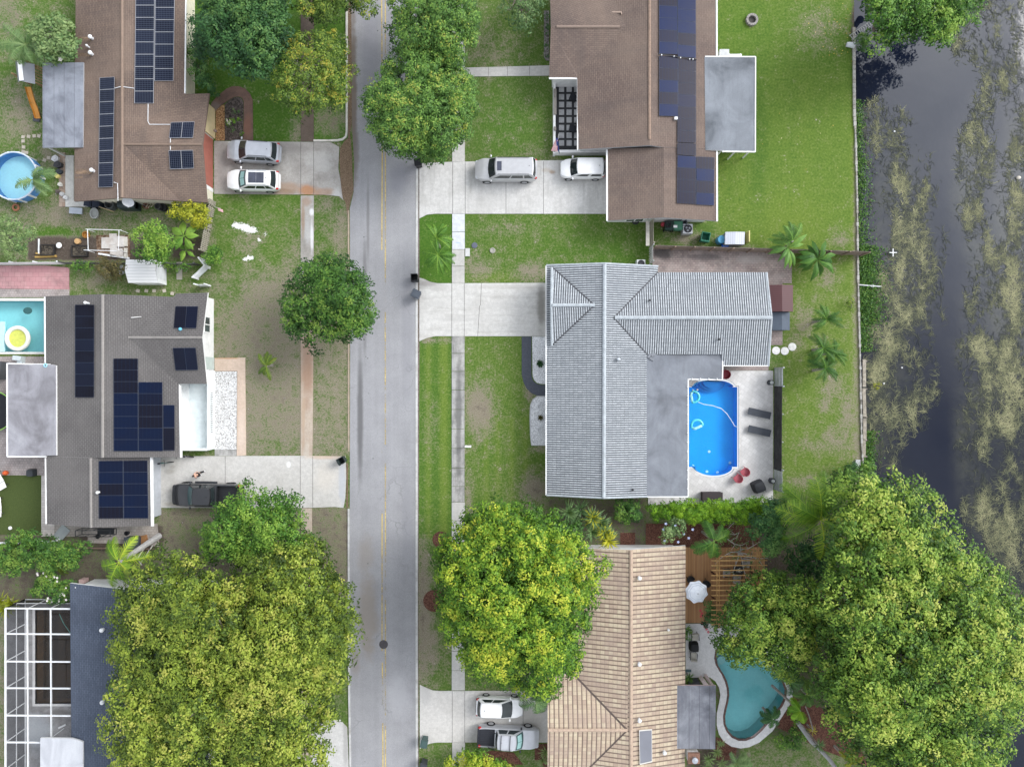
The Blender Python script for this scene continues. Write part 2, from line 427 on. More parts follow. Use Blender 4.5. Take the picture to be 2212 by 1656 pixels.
def build_ground():
 ys = np.concatenate([[-2500, -1400, -700], np.arange(-160, 1830, 6.0), [2300, 3000, 4200]])
 tt = np.concatenate([[-2600, -1500, -700], np.arange(-160, 1846, 6.0)])
 ny, nx = len(ys), len(tt)
 ex = np.interp(ys, [e[0] for e in EDGE], [e[1] for e in EDGE])
 X = np.where(tt[None, :] > 1500, 1500 + (tt[None, :] - 1500) * (ex[:, None] - 1500) / (tt[-1] - 1500), np.broadcast_to(tt[None, :], (ny, nx)))
 Y = np.broadcast_to(ys[:, None], (ny, nx))
 dry = np.full((ny, nx), .30); yel = np.full((ny, nx), .25); soil = np.zeros((ny, nx)); sand = np.zeros((ny, nx)); lush = np.full((ny, nx), .3)
 def rect(a, x0, y0, x1, y1, v, soft=10):
  f = np.clip((X - x0) / soft + .5, 0, 1) * np.clip((x1 - X) / soft + .5, 0, 1) * np.clip((Y - y0) / soft + .5, 0, 1) * np.clip((y1 - Y) / soft + .5, 0, 1)
  a[:] = a * (1 - f) + v * f
 def blob(a, x, y, rx, ry, v):
  f = np.exp(-(((X - x) / rx) ** 2 + ((Y - y) / ry) ** 2))
  a[:] = a * (1 - f) + v * f
 # west front lawns
 rect(dry, 400, -200, 750, 310, .12); rect(lush, 400, -200, 750, 310, .75); rect(yel, 400, -200, 750, 310, .12)
 blob(dry, 715, 262, 40, 40, .62); blob(soil, 712, 262, 30, 30, .35); blob(dry, 640, 285, 18, 30, .6)
 rect(dry, 463, 420, 650, 600, .24); rect(lush, 463, 420, 650, 600, .5); rect(yel, 463, 420, 650, 600, .35)
 blob(dry, 640, 560, 30, 60, .5); blob(dry, 540, 520, 30, 40, .55)
 for b in ((515, 488, 16, 7), (545, 497, 16, 7), (530, 492, 8, 8), (541, 557, 11, 5), (575, 505, 4, 3), (528, 560, 5, 3), (560, 520, 4, 4)): blob(sand, b[0], b[1], b[2], b[3], 1.0)
 rect(dry, 463, 585, 752, 985, .70, 60); rect(soil, 463, 620, 650, 985, .12, 80); rect(yel, 463, 600, 752, 985, .12, 40); rect(lush, 463, 600, 752, 985, .25, 40)
 blob(dry, 500, 610, 40, 60, .35); blob(dry, 590, 960, 50, 25, .5); blob(soil, 560, 700, 60, 80, .28); blob(soil, 600, 880, 50, 60, .25)
 rect(dry, 678, 430, 752, 560, .35, 14); blob(dry, 735, 500, 14, 60, .75); blob(dry, 705, 445, 18, 15, .6); rect(lush, 678, 430, 752, 560, .45)
 rect(dry, 675, 760, 754, 985, .6, 14); blob(yel, 720, 900, 40, 80, .3)
 rect(dry, 340, 1096, 760, 1340, .72, 20); rect(soil, 340, 1096, 760, 1340, .35, 20); blob(dry, 420, 1150, 40, 30, .5); blob(lush, 720, 1150, 25, 40, .5)
 # back yards on the left
 rect(dry, -400, -200, 165, 345, .30); rect(lush, -400, -200, 165, 345, .5); blob(dry, 45, 245, 40, 60, .72); blob(dry, 20, 30, 30, 60, .6); blob(soil, 20, 40, 20, 60, .3)
 blob(dry, 110, 340, 30, 20, .7)
 rect(dry, -400, 430, 463, 560, .45, 14); rect(lush, -400, 430, 463, 560, .4); blob(dry, 120, 470, 60, 25, .75); blob(dry, 200, 480, 40, 20, .65); blob(dry, 300, 475, 90, 14, .5); blob(lush, 100, 505, 70, 12, .9); blob(dry, 110, 500, 60, 12, .1)
 rect(soil, 60, 512, 330, 562, .95, 8); rect(dry, 60, 512, 330, 562, .95, 8); rect(soil, 370, 510, 440, 560, .8, 10)
 rect(dry, 150, 565, 450, 640, .35, 10); blob(dry, 200, 605, 40, 15, .7); blob(soil, 380, 580, 25, 25, .3)
 rect(soil, -400, 1140, 345, 1330, .55, 20); rect(dry, -400, 1140, 345, 1330, .65, 20); rect(soil, 180, 1138, 350, 1180, .9, 10)
 rect(dry, -400, 1330, 12, 1900, .6)
 # right side verge and front lawns
 rect(dry, 902, 462, 978, 615, .03); rect(lush, 902, 462, 978, 615, .85); rect(yel, 902, 462, 978, 615, .15)
 rect(dry, 902, 722, 978, 1170, .08); rect(lush, 902, 722, 978, 1170, .6); rect(yel, 902, 722, 978, 1170, .25)
 for x in (925, 955, 962): rect(yel, x - 5, 722, x + 5, 1170, .75, 10)
 blob(dry, 930, 920, 20, 90, .35); blob(dry, 940, 735, 40, 8, .6)
 rect(dry, 902, 1165, 978, 1500, .3); blob(dry, 915, 1330, 15, 150, 1.0); blob(soil, 913, 1330, 8, 140, .35); blob(dry, 935, 1400, 14, 50, .8); rect(yel, 902, 1165, 978, 1500, .3)
 rect(dry, 1004, -200, 1190, 350, .22); rect(yel, 1004, -200, 1190, 350, .18); rect(lush, 1004, -200, 1190, 350, .25)
 blob(dry, 1060, 110, 60, 50, .5); blob(lush, 1090, 270, 60, 60, .6); blob(dry, 1160, 330, 40, 12, .45)
 rect(dry, 1004, 462, 1410, 615, .20); rect(yel, 1004, 462, 1410, 615, .3); rect(lush, 1004, 462, 1410, 615, .42)
 blob(dry, 1030, 580, 40, 30, .6); blob(dry, 1150, 588, 40, 22, .75); blob(dry, 1100, 495, 80, 20, .4); blob(lush, 1290, 555, 100, 40, .8)
 blob(yel, 1060, 600, 60, 15, .7)
 rect(dry, 1004, 725, 1182, 1100, .21); rect(yel, 1004, 725, 1182, 1100, .42); rect(lush, 1004, 725, 1182, 1100, .35)
 blob(dry, 1035, 885, 32, 55, .95); blob(soil, 1035, 880, 24, 40, .3); blob(dry, 1155, 1055, 32, 32, .95); blob(soil, 1155, 1060, 24, 20, .3); blob(dry, 1146, 850, 10, 20, .8); blob(dry, 1160, 970, 20, 8, .6); blob(dry, 1012, 1070, 10, 60, .6)
 for x in (1050, 1075, 1105, 1135): rect(yel, x - 4, 900, x + 4, 1090, .75, 8)
 blob(lush, 1060, 990, 40, 40, .6)
 rect(soil, 1180, 1072, 1400, 1190, .5, 20); rect(dry, 1180, 1072, 1400, 1190, .55, 20); blob(lush, 1330, 1150, 60, 25, .6); blob(soil, 1355, 1130, 25, 12, .75)
 # big lawns behind the right-hand houses
 rect(dry, 1545, -200, 1850, 545, .06); rect(lush, 1545, -200, 1850, 545, .5); rect(yel, 1545, -200, 1850, 545, .46)
 for x, w_ in ((1562, 9), (1604, 12), (1655, 16), (1692, 8), (1740, 18), (1786, 10), (1822, 9)): rect(yel, x - w_, 150, x + w_, 545, .58, 30)
 blob(yel, 1700, 480, 90, 70, .8); blob(dry, 1770, 60, 60, 60, .5); blob(lush, 1800, 90, 60, 60, .8); blob(dry, 1815, 520, 25, 30, .6); blob(soil, 1845, 60, 8, 90, .9)
 blob(yel, 1640, 300, 20, 160, .25); blob(lush, 1600, 60, 50, 60, .8)
 rect(dry, 1404, 478, 1560, 535, .2); blob(dry, 1480, 515, 40, 12, .8); blob(dry, 1470, 485, 30, 10, .5); blob(dry, 1600, 535, 60, 10, .5)
 rect(dry, 1690, 545, 1860, 1080, .20); rect(yel, 1690, 545, 1860, 1080, .6); rect(lush, 1690, 545, 1860, 1080, .3)
 for b in ((1790, 600, 20, 25), (1740, 690, 26, 40), (1830, 900, 20, 70), (1800, 950, 40, 30), (1740, 960, 30, 16), (1740, 1040, 40, 16), (1800, 830, 20, 30), (1720, 740, 18, 18), (1780, 870, 16, 24)): blob(dry, *b, .62)
 blob(dry, 1730, 900, 30, 60, .2)
 rect(yel, 1838, 200, 1870, 1100, .85, 8); rect(dry, 1843, 300, 1870, 1100, .6, 8)
 rect(soil, 1395, 1130, 1720, 1340, .8, 14); rect(soil, 1540, 1340, 2200, 2100, .6, 30); rect(soil, 1690, 1075, 2200, 1400, .6, 30)
 rect(soil, 1590, 1590, 1830, 1900, .12, 30); rect(lush, 1590, 1600, 1830, 1900, .3); rect(dry, 1590, 1600, 1830, 1900, .4)
 rect(soil, 1480, 1610, 1600, 1900, .7, 12)
 holes = np.zeros((ny, nx), bool)
 for p in (CEN_POOL, TEAL_POOL, TURQ_POOL, MURK_POOL):
  holes |= inpoly(X, Y, p) | (segdist(X, Y, p) < 3)
 V = np.stack([(X - CX) * S, (CY - Y) * S, np.zeros_like(X)], -1).reshape(-1, 3)
 idx = np.arange(ny * nx).reshape(ny, nx)
 q = np.stack([idx[:-1, :-1], idx[1:, :-1], idx[1:, 1:], idx[:-1, 1:]], -1)
 keep = ~(holes[:-1, :-1] | holes[1:, :-1] | holes[1:, 1:] | holes[:-1, 1:])
 q = q[keep]
 me = bpy.data.meshes.new('ground')
 rawmesh(me, V, q)
 for nm, a in (('dry', dry), ('yel', yel), ('soil', soil), ('sand', sand), ('lush', lush)):
  at = me.attributes.new(nm, 'FLOAT', 'POINT'); at.data.foreach_set('value', a.reshape(-1).astype(np.float32))
 o = bpy.data.objects.new('ground', me); COL.objects.link(o); o['kind'] = 'structure'
 o['label'] = 'mown turf worn to dry brown patches between the houses'
 me.materials.append(turf())
def rawmesh(me, V, q):
 V = np.ascontiguousarray(V, np.float32); q = np.ascontiguousarray(q, np.int32); k = q.shape[1]
 me.vertices.add(len(V)); me.vertices.foreach_set('co', V.reshape(-1))
 me.loops.add(q.size); me.loops.foreach_set('vertex_index', q.reshape(-1))
 me.polygons.add(len(q)); me.polygons.foreach_set('loop_start', np.arange(0, q.size, k, dtype=np.int32))
 try: me.polygons.foreach_set('loop_total', np.full(len(q), k, np.int32))
 except Exception: pass
 me.update(calc_edges=True)
def turf():
 g = G('turf', .95, .12)
 n1 = g.noise(1.1, 5, .65); n2 = g.noise(5.5, 5, .75); n3 = g.noise(15, 3, .8)
 A = {k: g.attr(k).outputs['Fac'] for k in ('dry', 'yel', 'soil', 'sand', 'lush')}
 green = g.mix(A['lush'], g.ramp(n2, [(.3, (.055, .100, .022)), (.7, (.125, .182, .042))]), g.ramp(n2, [(.3, (.034, .098, .012)), (.7, (.082, .182, .022))]))
 yel = g.ramp(n2, [(.3, (.092, .150, .024)), (.7, (.180, .245, .045))])
 def cut(a, gain, spread):
  t = g.math('ADD', g.math('MULTIPLY', g.math('SUBTRACT', n1, .5), 1.6), g.math('MULTIPLY', g.math('SUBTRACT', n2, .5), 2.2))
  t = g.math('ADD', t, g.math('MULTIPLY', g.math('SUBTRACT', n3, .5), 1.0))
  v = g.math('ADD', a, g.math('MULTIPLY', t, gain))
  k = g.n('ShaderNodeMapRange'); k.interpolation_type = 'SMOOTHSTEP'; g.l(v, k.inputs[0])
  k.inputs[1].default_value = .5 - spread; k.inputs[2].default_value = .5 + spread
  return k.outputs[0]
 col = g.mix(cut(A['yel'], .5, .45), green, yel)
 dryc = g.ramp(n3, [(.3, (.13, .105, .075)), (.5, (.235, .20, .155)), (.7, (.40, .35, .28))])
 col = g.mix(g.math('MULTIPLY', cut(A['dry'], .85, .34), .92), col, dryc)
 soilc = g.ramp(n2, [(.3, (.050, .040, .032)), (.6, (.115, .092, .075)), (.8, (.20, .17, .14))])
 col = g.mix(cut(A['soil'], .8, .25), col, soilc)
 col = g.mix(cut(A['sand'], .85, .12), col, (.72, .71, .68))
 grain = g.ramp(g.noise(24, 2, .9), [(.3, .62), (.5, 1.0), (.72, 1.32)])
 col = g.mix(1.0, col, grain, 'MULTIPLY')
 g.col(col).bump(g.noise(18, 3, .8), .55, .04)
 return g.m
build_ground()

# ------------------------------------------------------------------ sheets laid on the ground
def tess(polys):
 vs = [p for pl in polys for p in pl]
 return vs, tessellate_polygon([[Vector((p[0], p[1], 0)) for p in pl] for pl in polys])
def slab(name, plan, z, m, holes=(), kind='structure', label=None, th=None):
 """a paved slab: top at height z, sides down to the soil, holes for pools"""
 mb = MB(); polys = [plan] + list(holes)
 wp = [[W(x, y, 0) for x, y in pl] for pl in polys]
 flat = [p for pl in wp for p in pl]
 tri = tessellate_polygon(wp)
 vs = [(p[0], p[1], z) for p in flat]
 fs = []
 for t in tri:
  a, b, c = (Vector(vs[i]) for i in t)
  fs.append(t if (b - a).cross(c - a).z > 0 else (t[0], t[2], t[1]))
 mb.add(vs, fs)
 for pl in wp:
  n = len(pl); o = [(p[0], p[1], z) for p in pl] + [(p[0], p[1], -.12) for p in pl]
  mb.add(o, [(i, (i + 1) % n, n + (i + 1) % n, n + i) for i in range(n)])
 o = mb.build(name, m); o['kind'] = kind
 if label: o['label'] = label
 return o
def lines(name, segs, wd, z, m, kind='structure'):
 mb = MB()
 for (x1, y1, x2, y2) in segs:
  a, b = W(x1, y1), W(x2, y2); d = (b - a).normalized(); nn = Vector((-d.y, d.x, 0)) * wd / 2
  mb.poly([(p.x, p.y, z) for p in (a - nn, b - nn, b + nn, a + nn)])
 o = mb.build(name, m); o['kind'] = kind; return o
def rc(x0, y0, x1, y1): return [(x0, y0), (x1, y0), (x1, y1), (x0, y1)]

# road
def roadmat():
 g = G('asphalt', .9, .2)
 base = g.ramp(g.noise(.5, 6, .65), [(.3, (.258, .257, .266)), (.7, (.328, .327, .336))])
 tr = g.noise(1.0, 4, .6, g.scale(g.pos, (1.6, .03, 1)))
 base = g.mix(g.ramp(tr, [(.4, 0.0), (.65, .25)]), base, (.37, .37, .385))
 base = g.mix(g.ramp(tr, [(.25, .25), (.42, 0.0)]), base, (.245, .247, .26))
 base = g.mix(g.ramp(g.noise(22, 3, .85), [(.3, .55), (.5, 0.0)]), base, (.15, .15, .165))
 base = g.mix(g.ramp(g.noise(22, 3, .85), [(.52, 0.0), (.75, .4)]), base, (.5, .5, .52))
 cr = g.vor(.33, None, 'DISTANCE_TO_EDGE'); wob = g.n('ShaderNodeMix'); wob.data_type = 'VECTOR'
 nz = g.n('ShaderNodeTexNoise'); g.l(g.pos, nz.inputs['Vector']); nz.inputs['Scale'].default_value = .9; nz.inputs['Detail'].default_value = 5
 wob.inputs[0].default_value = .12; g.l(g.pos, wob.inputs[4]); vm = g.n('ShaderNodeVectorMath'); vm.operation = 'SCALE'; g.l(nz.outputs['Color'], vm.inputs[0]); vm.inputs['Scale'].default_value = 9; g.l(vm.outputs[0], wob.inputs[5])
 v = g.vor(.30, wob.outputs[1], 'DISTANCE_TO_EDGE')
 crack = g.math('MULTIPLY', g.ramp(v, [(0.0, .5), (.005, .4), (.012, 0.0)]), g.ramp(g.noise(.25, 3), [(.52, 0.0), (.66, 1.0)]))
 base = g.mix(crack, base, (.16, .16, .165))
 for (x, y, rx, ry, c, k, wb) in ((778, 900, 8, 170, (.13, .128, .13), .9, .12), (788, 640, 6, 150, (.15, .148, .15), .75, .14), (795, 480, 4, 110, (.16, .155, .155), .6, .16), (795, 1330, 26, 110, (.26, .225, .19), .7, .3), (790, 1200, 22, 50, (.26, .23, .2), .5, .3), (768, 1430, 12, 40, (.25, .22, .2), .6, .3),
         (763, 210, 10, 230, (.145, .11, .08), .8, .3), (768, 330, 10, 80, (.17, .15, .14), .7, .4), (880, 700, 16, 200, (.24, .24, .26), .4, .25), (880, 1130, 14, 120, (.24, .24, .26), .4, .25), (862, 1500, 30, 60, (.42, .42, .44), .4, .3), (800, 120, 26, 140, (.22, .22, .25), .5, .3), (862, 385, 28, 40, (.22, .22, .25), .5, .3)):
  base = g.mix(g.math('MULTIPLY', g.blob(x, y, rx, ry, wb, .8), k), base, c)
 # short black seal spots
 sp = g.vor(1.1, None, 'F1'); base = g.mix(g.math('MULTIPLY', g.ramp(sp, [(.05, .8), (.10, 0.0)]), g.ramp(g.noise(.8, 2), [(.55, 0.0), (.62, 1.0)])), base, (.07, .07, .075))
 g.col(base).bump(g.noise(26, 3, .8), .4, .012)
 return g.m
mb = MB()
road = [(757, -160), (757, 60), (761, 280), (765, 350), (764, 415), (756, 450), (756.5, 760), (756, 1000), (755.5, 1300), (757.5, 1800), (902, 1800), (902, 1000), (903, 600), (904, 350), (904, -160)]
slab('road', road, .03, roadmat(), label='worn grey asphalt street')
def worn(name, c, thr, soft=.12):
 g = G(name, .8, .2); g.col(g.ramp(g.noise(6, 3), [(.3, mul(c, .8)), (.7, mul(c, 1.15))]))
 tr = g.n('ShaderNodeBsdfTransparent'); mx = g.n('ShaderNodeMixShader')
 f = g.math('ADD', g.math('MULTIPLY', g.noise(.35, 5, .7, g.scale(g.pos, (1, .55, 1))), .7), g.math('MULTIPLY', g.noise(9, 4, .8), .3))
 g.l(g.ramp(f, [(thr, 0.0), (thr + soft, 1.0)]), mx.inputs[0]); g.l(tr.outputs[0], mx.inputs[1]); g.l(g.b.outputs[0], mx.inputs[2]); g.l(mx.outputs[0], g.out.inputs['Surface'])
 return g.m
lines('yellow_lines', [(825.6, 1108, 825.3, 1405), (826, 1430, 827, 1520), (827, 1560, 828, 1800), (826, 300, 825, 540), (824, -160, 826, 310)], .10, .036, worn('yellow_paint', (.56, .42, .15), .42))
lines('yellow_lines', [(832.5, -160, 832.5, 690), (832.3, 690, 832.6, 960), (832.6, 1000, 832.8, 1800)], .10, .0362, worn('yellow_paint_worn', (.54, .42, .17), .45, .10))
lines('yellow_lines', [(825.5, 780, 825.6, 1110)], .10, .0364, worn('yellow_paint_faded', (.55, .45, .22), .56, .1))
# kerbs and concrete edging
kerbm = concrete('kerb_concrete', (.55, .55, .54), (.20, .18, .15), .6, scale=1.2)
kerbw = concrete('kerb_white', (.62, .60, .55), (.28, .24, .15), .45, scale=1.0)
def kerb(name, path, wd, z, m, label=None):
 mb = MB(); P = [W(x, y) for x, y in path]
 L = []; Rr = []
 for i, p in enumerate(P):
  d = (P[min(i + 1, len(P) - 1)] - P[max(i - 1, 0)]).normalized(); nn = Vector((-d.y, d.x, 0)) * wd / 2
  L.append(p + nn); Rr.append(p - nn)
 for i in range(len(P) - 1):
  a, b, c, d = L[i], L[i + 1], Rr[i + 1], Rr[i]
  mb.add([(p.x, p.y, zz) for zz in (-.1, z) for p in (a, b, c, d)], [(7, 6, 5, 4), (0, 1, 5, 4), (2, 3, 7, 6), (1, 2, 6, 5), (3, 0, 4, 7)])
 o = mb.build(name, m); o['kind'] = 'structure'; return o
kerb('kerb', [(749.5, -160), (749.6, 100), (749.4, 285), (747.5, 296), (741, 301.5), (730, 304), (712, 304.5), (678, 304.5)], .17, .13, kerbw)
kerb('kerb', [(753, 455), (753.3, 700), (753.3, 975)], .14, .06, concrete('kerb_brown', (.40, .33, .25), (.2, .16, .12), .6, scale=1.5))
kerb('kerb', [(753.4, 1098), (753.6, 1300), (754.5, 1500), (757, 1650), (757.5, 1800)], .16, .10, kerbm)
kerb('kerb', [(901, 365), (900.3, 700), (900.2, 1000), (900.2, 1400), (901, 1800)], .20, .06, kerbm)
g = G('joint_dark', .9, .1); g.col((.09, .085, .08)); JOINT = g.m
gr = G('leaf_litter', .95, .1)
gr.col(gr.ramp(gr.noise(14, 4, .8), [(.3, (.07, .05, .035)), (.5, (.17, .12, .08)), (.72, (.30, .23, .16))])).bump(gr.noise(16, 3), .8, .03)
LITTER = gr.m
slab('leaf_litter', [(752, -160), (758, -160), (760, 150), (760, 270), (756, 285), (760, 330), (762, 380), (764, 410), (756, 440), (751, 470), (747, 440), (738, 420), (735, 380), (733, 345), (735, 320), (744, 305), (752, 298)], .035, LITTER, kind='stuff', label='brown drift of dead leaves along the road edge')
slab('soil_strip', [(903, 300), (906, 300), (906.5, 700), (905, 1000), (904, 1300), (905, 1800), (902, 1800), (902, 1000)], .02, gravel('soil_grit', ((.09, .07, .06), (.15, .12, .10), (.22, .19, .16))))

# pavements
walk_old = concrete('walk_old', (.40, .38, .35), (.13, .115, .10), .75, [(664, 500, 10, 40, (.5, .5, .5), .5), (655, 470, 5, 60, (.30, .20, .13), .7), (674, 458, 6, 9, (.75, .75, .76), .9), (674, 510, 4, 40, (.75, .75, .76), .7), (662, 435, 12, 14, (.34, .22, .15), .6)])
walk_rust = concrete('walk_rust', (.46, .39, .32), (.30, .20, .14), .6, [(664, 800, 16, 90, (.32, .20, .135), .8), (656, 900, 5, 90, (.40, .29, .20), .6), (662, 1000, 10, 50, (.50, .46, .40), .6)], streak=(3, .3, 1))
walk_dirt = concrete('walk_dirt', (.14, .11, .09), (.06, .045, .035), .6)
def slabs_with_joints(name, x0, x1, ys, m, z=.06):
 for a, b in zip(ys[:-1], ys[1:]): slab(name, rc(x0, a + .5, x1, b - .5), z, m)
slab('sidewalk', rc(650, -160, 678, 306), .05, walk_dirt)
slab('sidewalk', rc(650, 423, 678, 605), .06, walk_old)
slab('sidewalk', [(650, 605), (678, 605), (677, 760), (675, 984), (650, 984)], .06, walk_rust)
slab('sidewalk', rc(651, 1097, 674, 1700), .06, walk_rust)
walk_new = concrete('walk_new', (.60, .62, .65), (.42, .43, .44), .3, [(990, 525, 8, 1.2, (.20, .42, .62), .6)])
walk_mott = concrete('walk_mottled', (.42, .41, .39), (.11, .11, .105), .85, [(991, 900, 8, 170, (.13, .13, .125), .75)], scale=.8, streak=(4, .5, 1))
walk_pale = concrete('walk_pale', (.52, .505, .48), (.30, .29, .27), .45)
slabs_with_joints('sidewalk', 977, 1004, [-160, -60, 40, 140, 220, 285, 350], walk_pale)
slabs_with_joints('sidewalk', 977, 1004, [462, 501, 539], walk_new)
slabs_with_joints('sidewalk', 976.5, 1003.5, [539, 575, 612], walk_pale)
slabs_with_joints('sidewalk', 976, 1003.5, [726, 763, 802, 842, 884, 926, 968, 1010, 1050, 1084], walk_mott)
slabs_with_joints('sidewalk', 976, 1004, [1084, 1124, 1165, 1205, 1245, 1285, 1325, 1365, 1405, 1447, 1490], walk_pale)
slabs_with_joints('sidewalk', 977, 1004.5, [1602, 1645, 1700], walk_pale)
# driveways
d1 = concrete('driveway_grey', (.40, .38, .355), (.19, .175, .155), .7, [(665, 412, 26, 16, (.42, .20, .09), .85), (625, 405, 30, 14, (.33, .20, .12), .6), (700, 415, 30, 10, (.36, .22, .14), .6), (610, 415, 40, 8, (.25, .17, .11), .7), (690, 350, 35, 30, (.50, .49, .47), .5), (480, 360, 12, 50, (.25, .24, .23), .5), (620, 320, 60, 14, (.22, .20, .19), .5), (728, 420, 12, 14, (.66, .66, .66), .5)], scale=.6)
slab('driveway', [(463, 305), (650, 307), (678, 307), (715, 308), (733, 318), (732, 345), (731, 365), (735, 385), (738, 410), (741, 432), (733, 424), (700, 421), (463, 419)], .05, d1, label='stained grey concrete driveway')
d2 = concrete('driveway_pale', (.54, .525, .495), (.33, .31, .28), .5, [(365, 1018, 14, 7, (.22, .20, .16), .6), (372, 1008, 8, 5, (.26, .24, .2), .5), (380, 1060, 18, 30, (.40, .38, .35), .5), (400, 1088, 60, 6, (.40, .34, .25), .5), (624, 1003, 6, 8, (.85, .85, .85), .8), (700, 985, 45, 9, (.52, .36, .24), .6), (740, 1040, 9, 60, (.42, .44, .48), .7), (360, 1010, 15, 40, (.42, .41, .39), .5), (700, 1030, 30, 40, (.62, .57, .50), .5), (420, 985, 40, 5, (.36, .35, .33), .5)], scale=.5)
slab('driveway', [(326, 985), (650, 984), (676, 984), (733, 985), (747, 985), (748, 1030), (746, 1075), (742, 1096), (722, 1094), (676, 1096), (650, 1096), (345, 1096), (326, 1096)], .05, d2, label='pale concrete driveway with the dark pickup')
d3 = concrete('driveway_bright', (.57, .56, .54), (.35, .34, .32), .6, [(1193, 372, 9, 6, (.33, .23, .15), .7), (1180, 368, 14, 5, (.45, .38, .30), .5), (1060, 440, 60, 22, (.45, .44, .42), .3)], scale=.5, streak=(2.2, .25, 1))
slab('driveway', [(906, 352), (930, 352), (977, 350), (1310, 345), (1316, 345), (1316, 462), (940, 462), (922, 464), (906, 472)], .05, d3, label='bright concrete driveway with two parked vehicles')
d4 = concrete('driveway_white', (.56, .55, .525), (.35, .335, .31), .6, [(1169, 665, 12, 60, (.20, .19, .17), .8), (925, 612, 26, 10, (.30, .28, .27), .75), (950, 622, 26, 10, (.40, .38, .36), .5), (990, 690, 70, 6, (.45, .44, .42), .6), (1080, 660, 80, 7, (.46, .45, .43), .5), (940, 655, 36, 8, (.47, .46, .44), .6), (1090, 620, 80, 6, (.42, .40, .37), .5), (940, 728, 36, 5, (.44, .42, .38), .6)], scale=.5, streak=(.25, 2.0, 1))  # dark blob along the garage front is the house's shade painted in
slab('driveway', [(906, 600), (914, 602), (930, 609), (945, 612), (1184, 611), (1184, 726), (960, 726), (940, 726), (922, 730), (906, 737)], .05, d4, label='empty pale concrete driveway')
d5 = concrete('driveway_tan', (.58, .56, .53), (.38, .36, .33), .4, [(918, 1500, 16, 30, (.40, .39, .38), .5), (1150, 1560, 30, 40, (.46, .43, .38), .5)], scale=.5)
slab('driveway', [(907, 1478), (918, 1483), (935, 1490), (950, 1491), (1190, 1491), (1190, 1602), (945, 1602), (930, 1604), (915, 1610), (907, 1616)], .05, d5, label='concrete driveway with the white hatchback')
slab('driveway', [(640, 1555), (735, 1553), (750, 1570), (753, 1640), (753, 1700), (640, 1700)], .05, concrete('driveway_pale_b', (.58, .57, .55), (.35, .34, .33), .4, [(747, 1600, 8, 80, (.34, .33, .32), .7)]), label='pale driveway half hidden by the big tree')  # pale concrete with a darker strip at the road edge
slab('gutter_strip', rc(748.5, 1000, 752, 1096), .045, LITTER)
lines('driveway_joint', [(650, 308, 650, 420), (678, 308, 678, 420), (649, 985, 649, 1095), (676, 985, 676, 1095), (487, 985, 487, 1045), (978, 351, 978, 462), (1005, 351, 1005, 462), (1174, 349, 1174, 462), (1093, 351, 1093, 462), (976, 612, 976, 726), (1003, 612, 1003, 726), (1036, 660, 1032, 726), (1040, 611, 1038, 660), (977, 1491, 977, 1602), (1004, 1491, 1004, 1602), (1130, 1491, 1130, 1602)], .035, .0545, JOINT)
slab('walkway', [(1004, 147), (1190, 142), (1190, 164), (1004, 166)], .05, walk_pale)
lines('driveway_joint', [(1055, 146, 1055, 165), (1096, 145, 1096, 165), (1144, 144, 1144, 164)], .03, .0545, JOINT)
# paths and beds round the houses
slab('path', [(464, 773), (530, 772), (532, 983), (512, 984), (513, 801), (464, 801)], .05, concrete('path_pink', (.58, .46, .37), (.45, .33, .25), .5, [(490, 773, 40, 3, (.45, .24, .12), .7), (522, 930, 10, 50, (.64, .54, .46), .5)]))
slab('gravel_bed', [(464, 802), (512, 802), (511, 970), (464, 970)], .03, (lambda: gravel('white_gravel', ((.16, .15, .13), (.52, .51, .50), (.78, .78, .78))))())
slab('path', [(464, 970), (512, 970), (511, 984), (464, 984)], .025, walk_mott)
g = G('black_path', .8, .25); g.col(g.ramp(g.noise(6, 4, .7), [(.3, (.060, .068, .085)), (.7, (.092, .100, .122))])); 
slab('path', [(1127, 727), (1148, 727), (1148, 808), (1149, 816), (1153, 824), (1160, 829), (1170, 831), (1184, 831), (1184, 855), (1160, 854), (1148, 849), (1138, 839), (1131, 826), (1127, 808)], .05, g.m, label='black curved path beside white gravel')
wg = gravel('marble_gravel', ((.36, .36, .37), (.60, .61, .63), (.84, .84, .85)), 18)
slab('gravel_bed', [(1149.5, 727), (1184, 727), (1184, 829), (1170, 829), (1160, 827), (1154, 821), (1150.5, 812)], .04, wg)
slab('gravel_bed', [(1160, 856), (1184, 856), (1184, 961), (1148, 961), (1146, 940), (1145, 900), (1146, 875), (1151, 863)], .04, wg)
kerb('gravel_edge', [(1184, 856), (1160, 856), (1151, 863), (1146, 875), (1145, 900), (1146, 940), (1148, 961), (1184, 961)], .09, .08, concrete('edge_pale', (.55, .55, .55), (.3, .3, .3), .4))
slab('path', [(452, 236), (458, 222), (470, 208), (490, 192), (502, 187), (516, 187), (530, 192), (540, 202), (546, 216), (547, 305), (526, 305), (527, 220), (523, 212), (516, 209), (506, 210), (494, 217), (478, 228), (466, 240)], .05, concrete('path_brown', (.19, .12, .095), (.075, .055, .05), .6, [(536, 270, 10, 30, (.26, .13, .09), .6), (465, 230, 14, 12, (.22, .19, .17), .6)], scale=.9))
mulch = gravel('wood_mulch', ((.10, .05, .025), (.28, .15, .07), (.46, .30, .16)), 14)
slab('mulch_bed', [(466, 240), (478, 229), (485, 226), (486, 304), (466, 304)], .04, mulch)
slab('planting_soil', [(486, 226), (494, 218), (506, 211), (516, 210), (522, 213), (526, 221), (525, 304), (486, 304)], .03, gravel('dark_soil', ((.03, .026, .024), (.07, .058, .052), (.15, .125, .115)), 12))
redm = gravel('red_mulch', ((.055, .025, .018), (.105, .045, .032), (.17, .085, .06)), 14)
slab('mulch_bed', [(1395, 1130), (1640, 1132), (1640, 1182), (1482, 1181), (1482, 1176), (1395, 1176)], .03, redm)
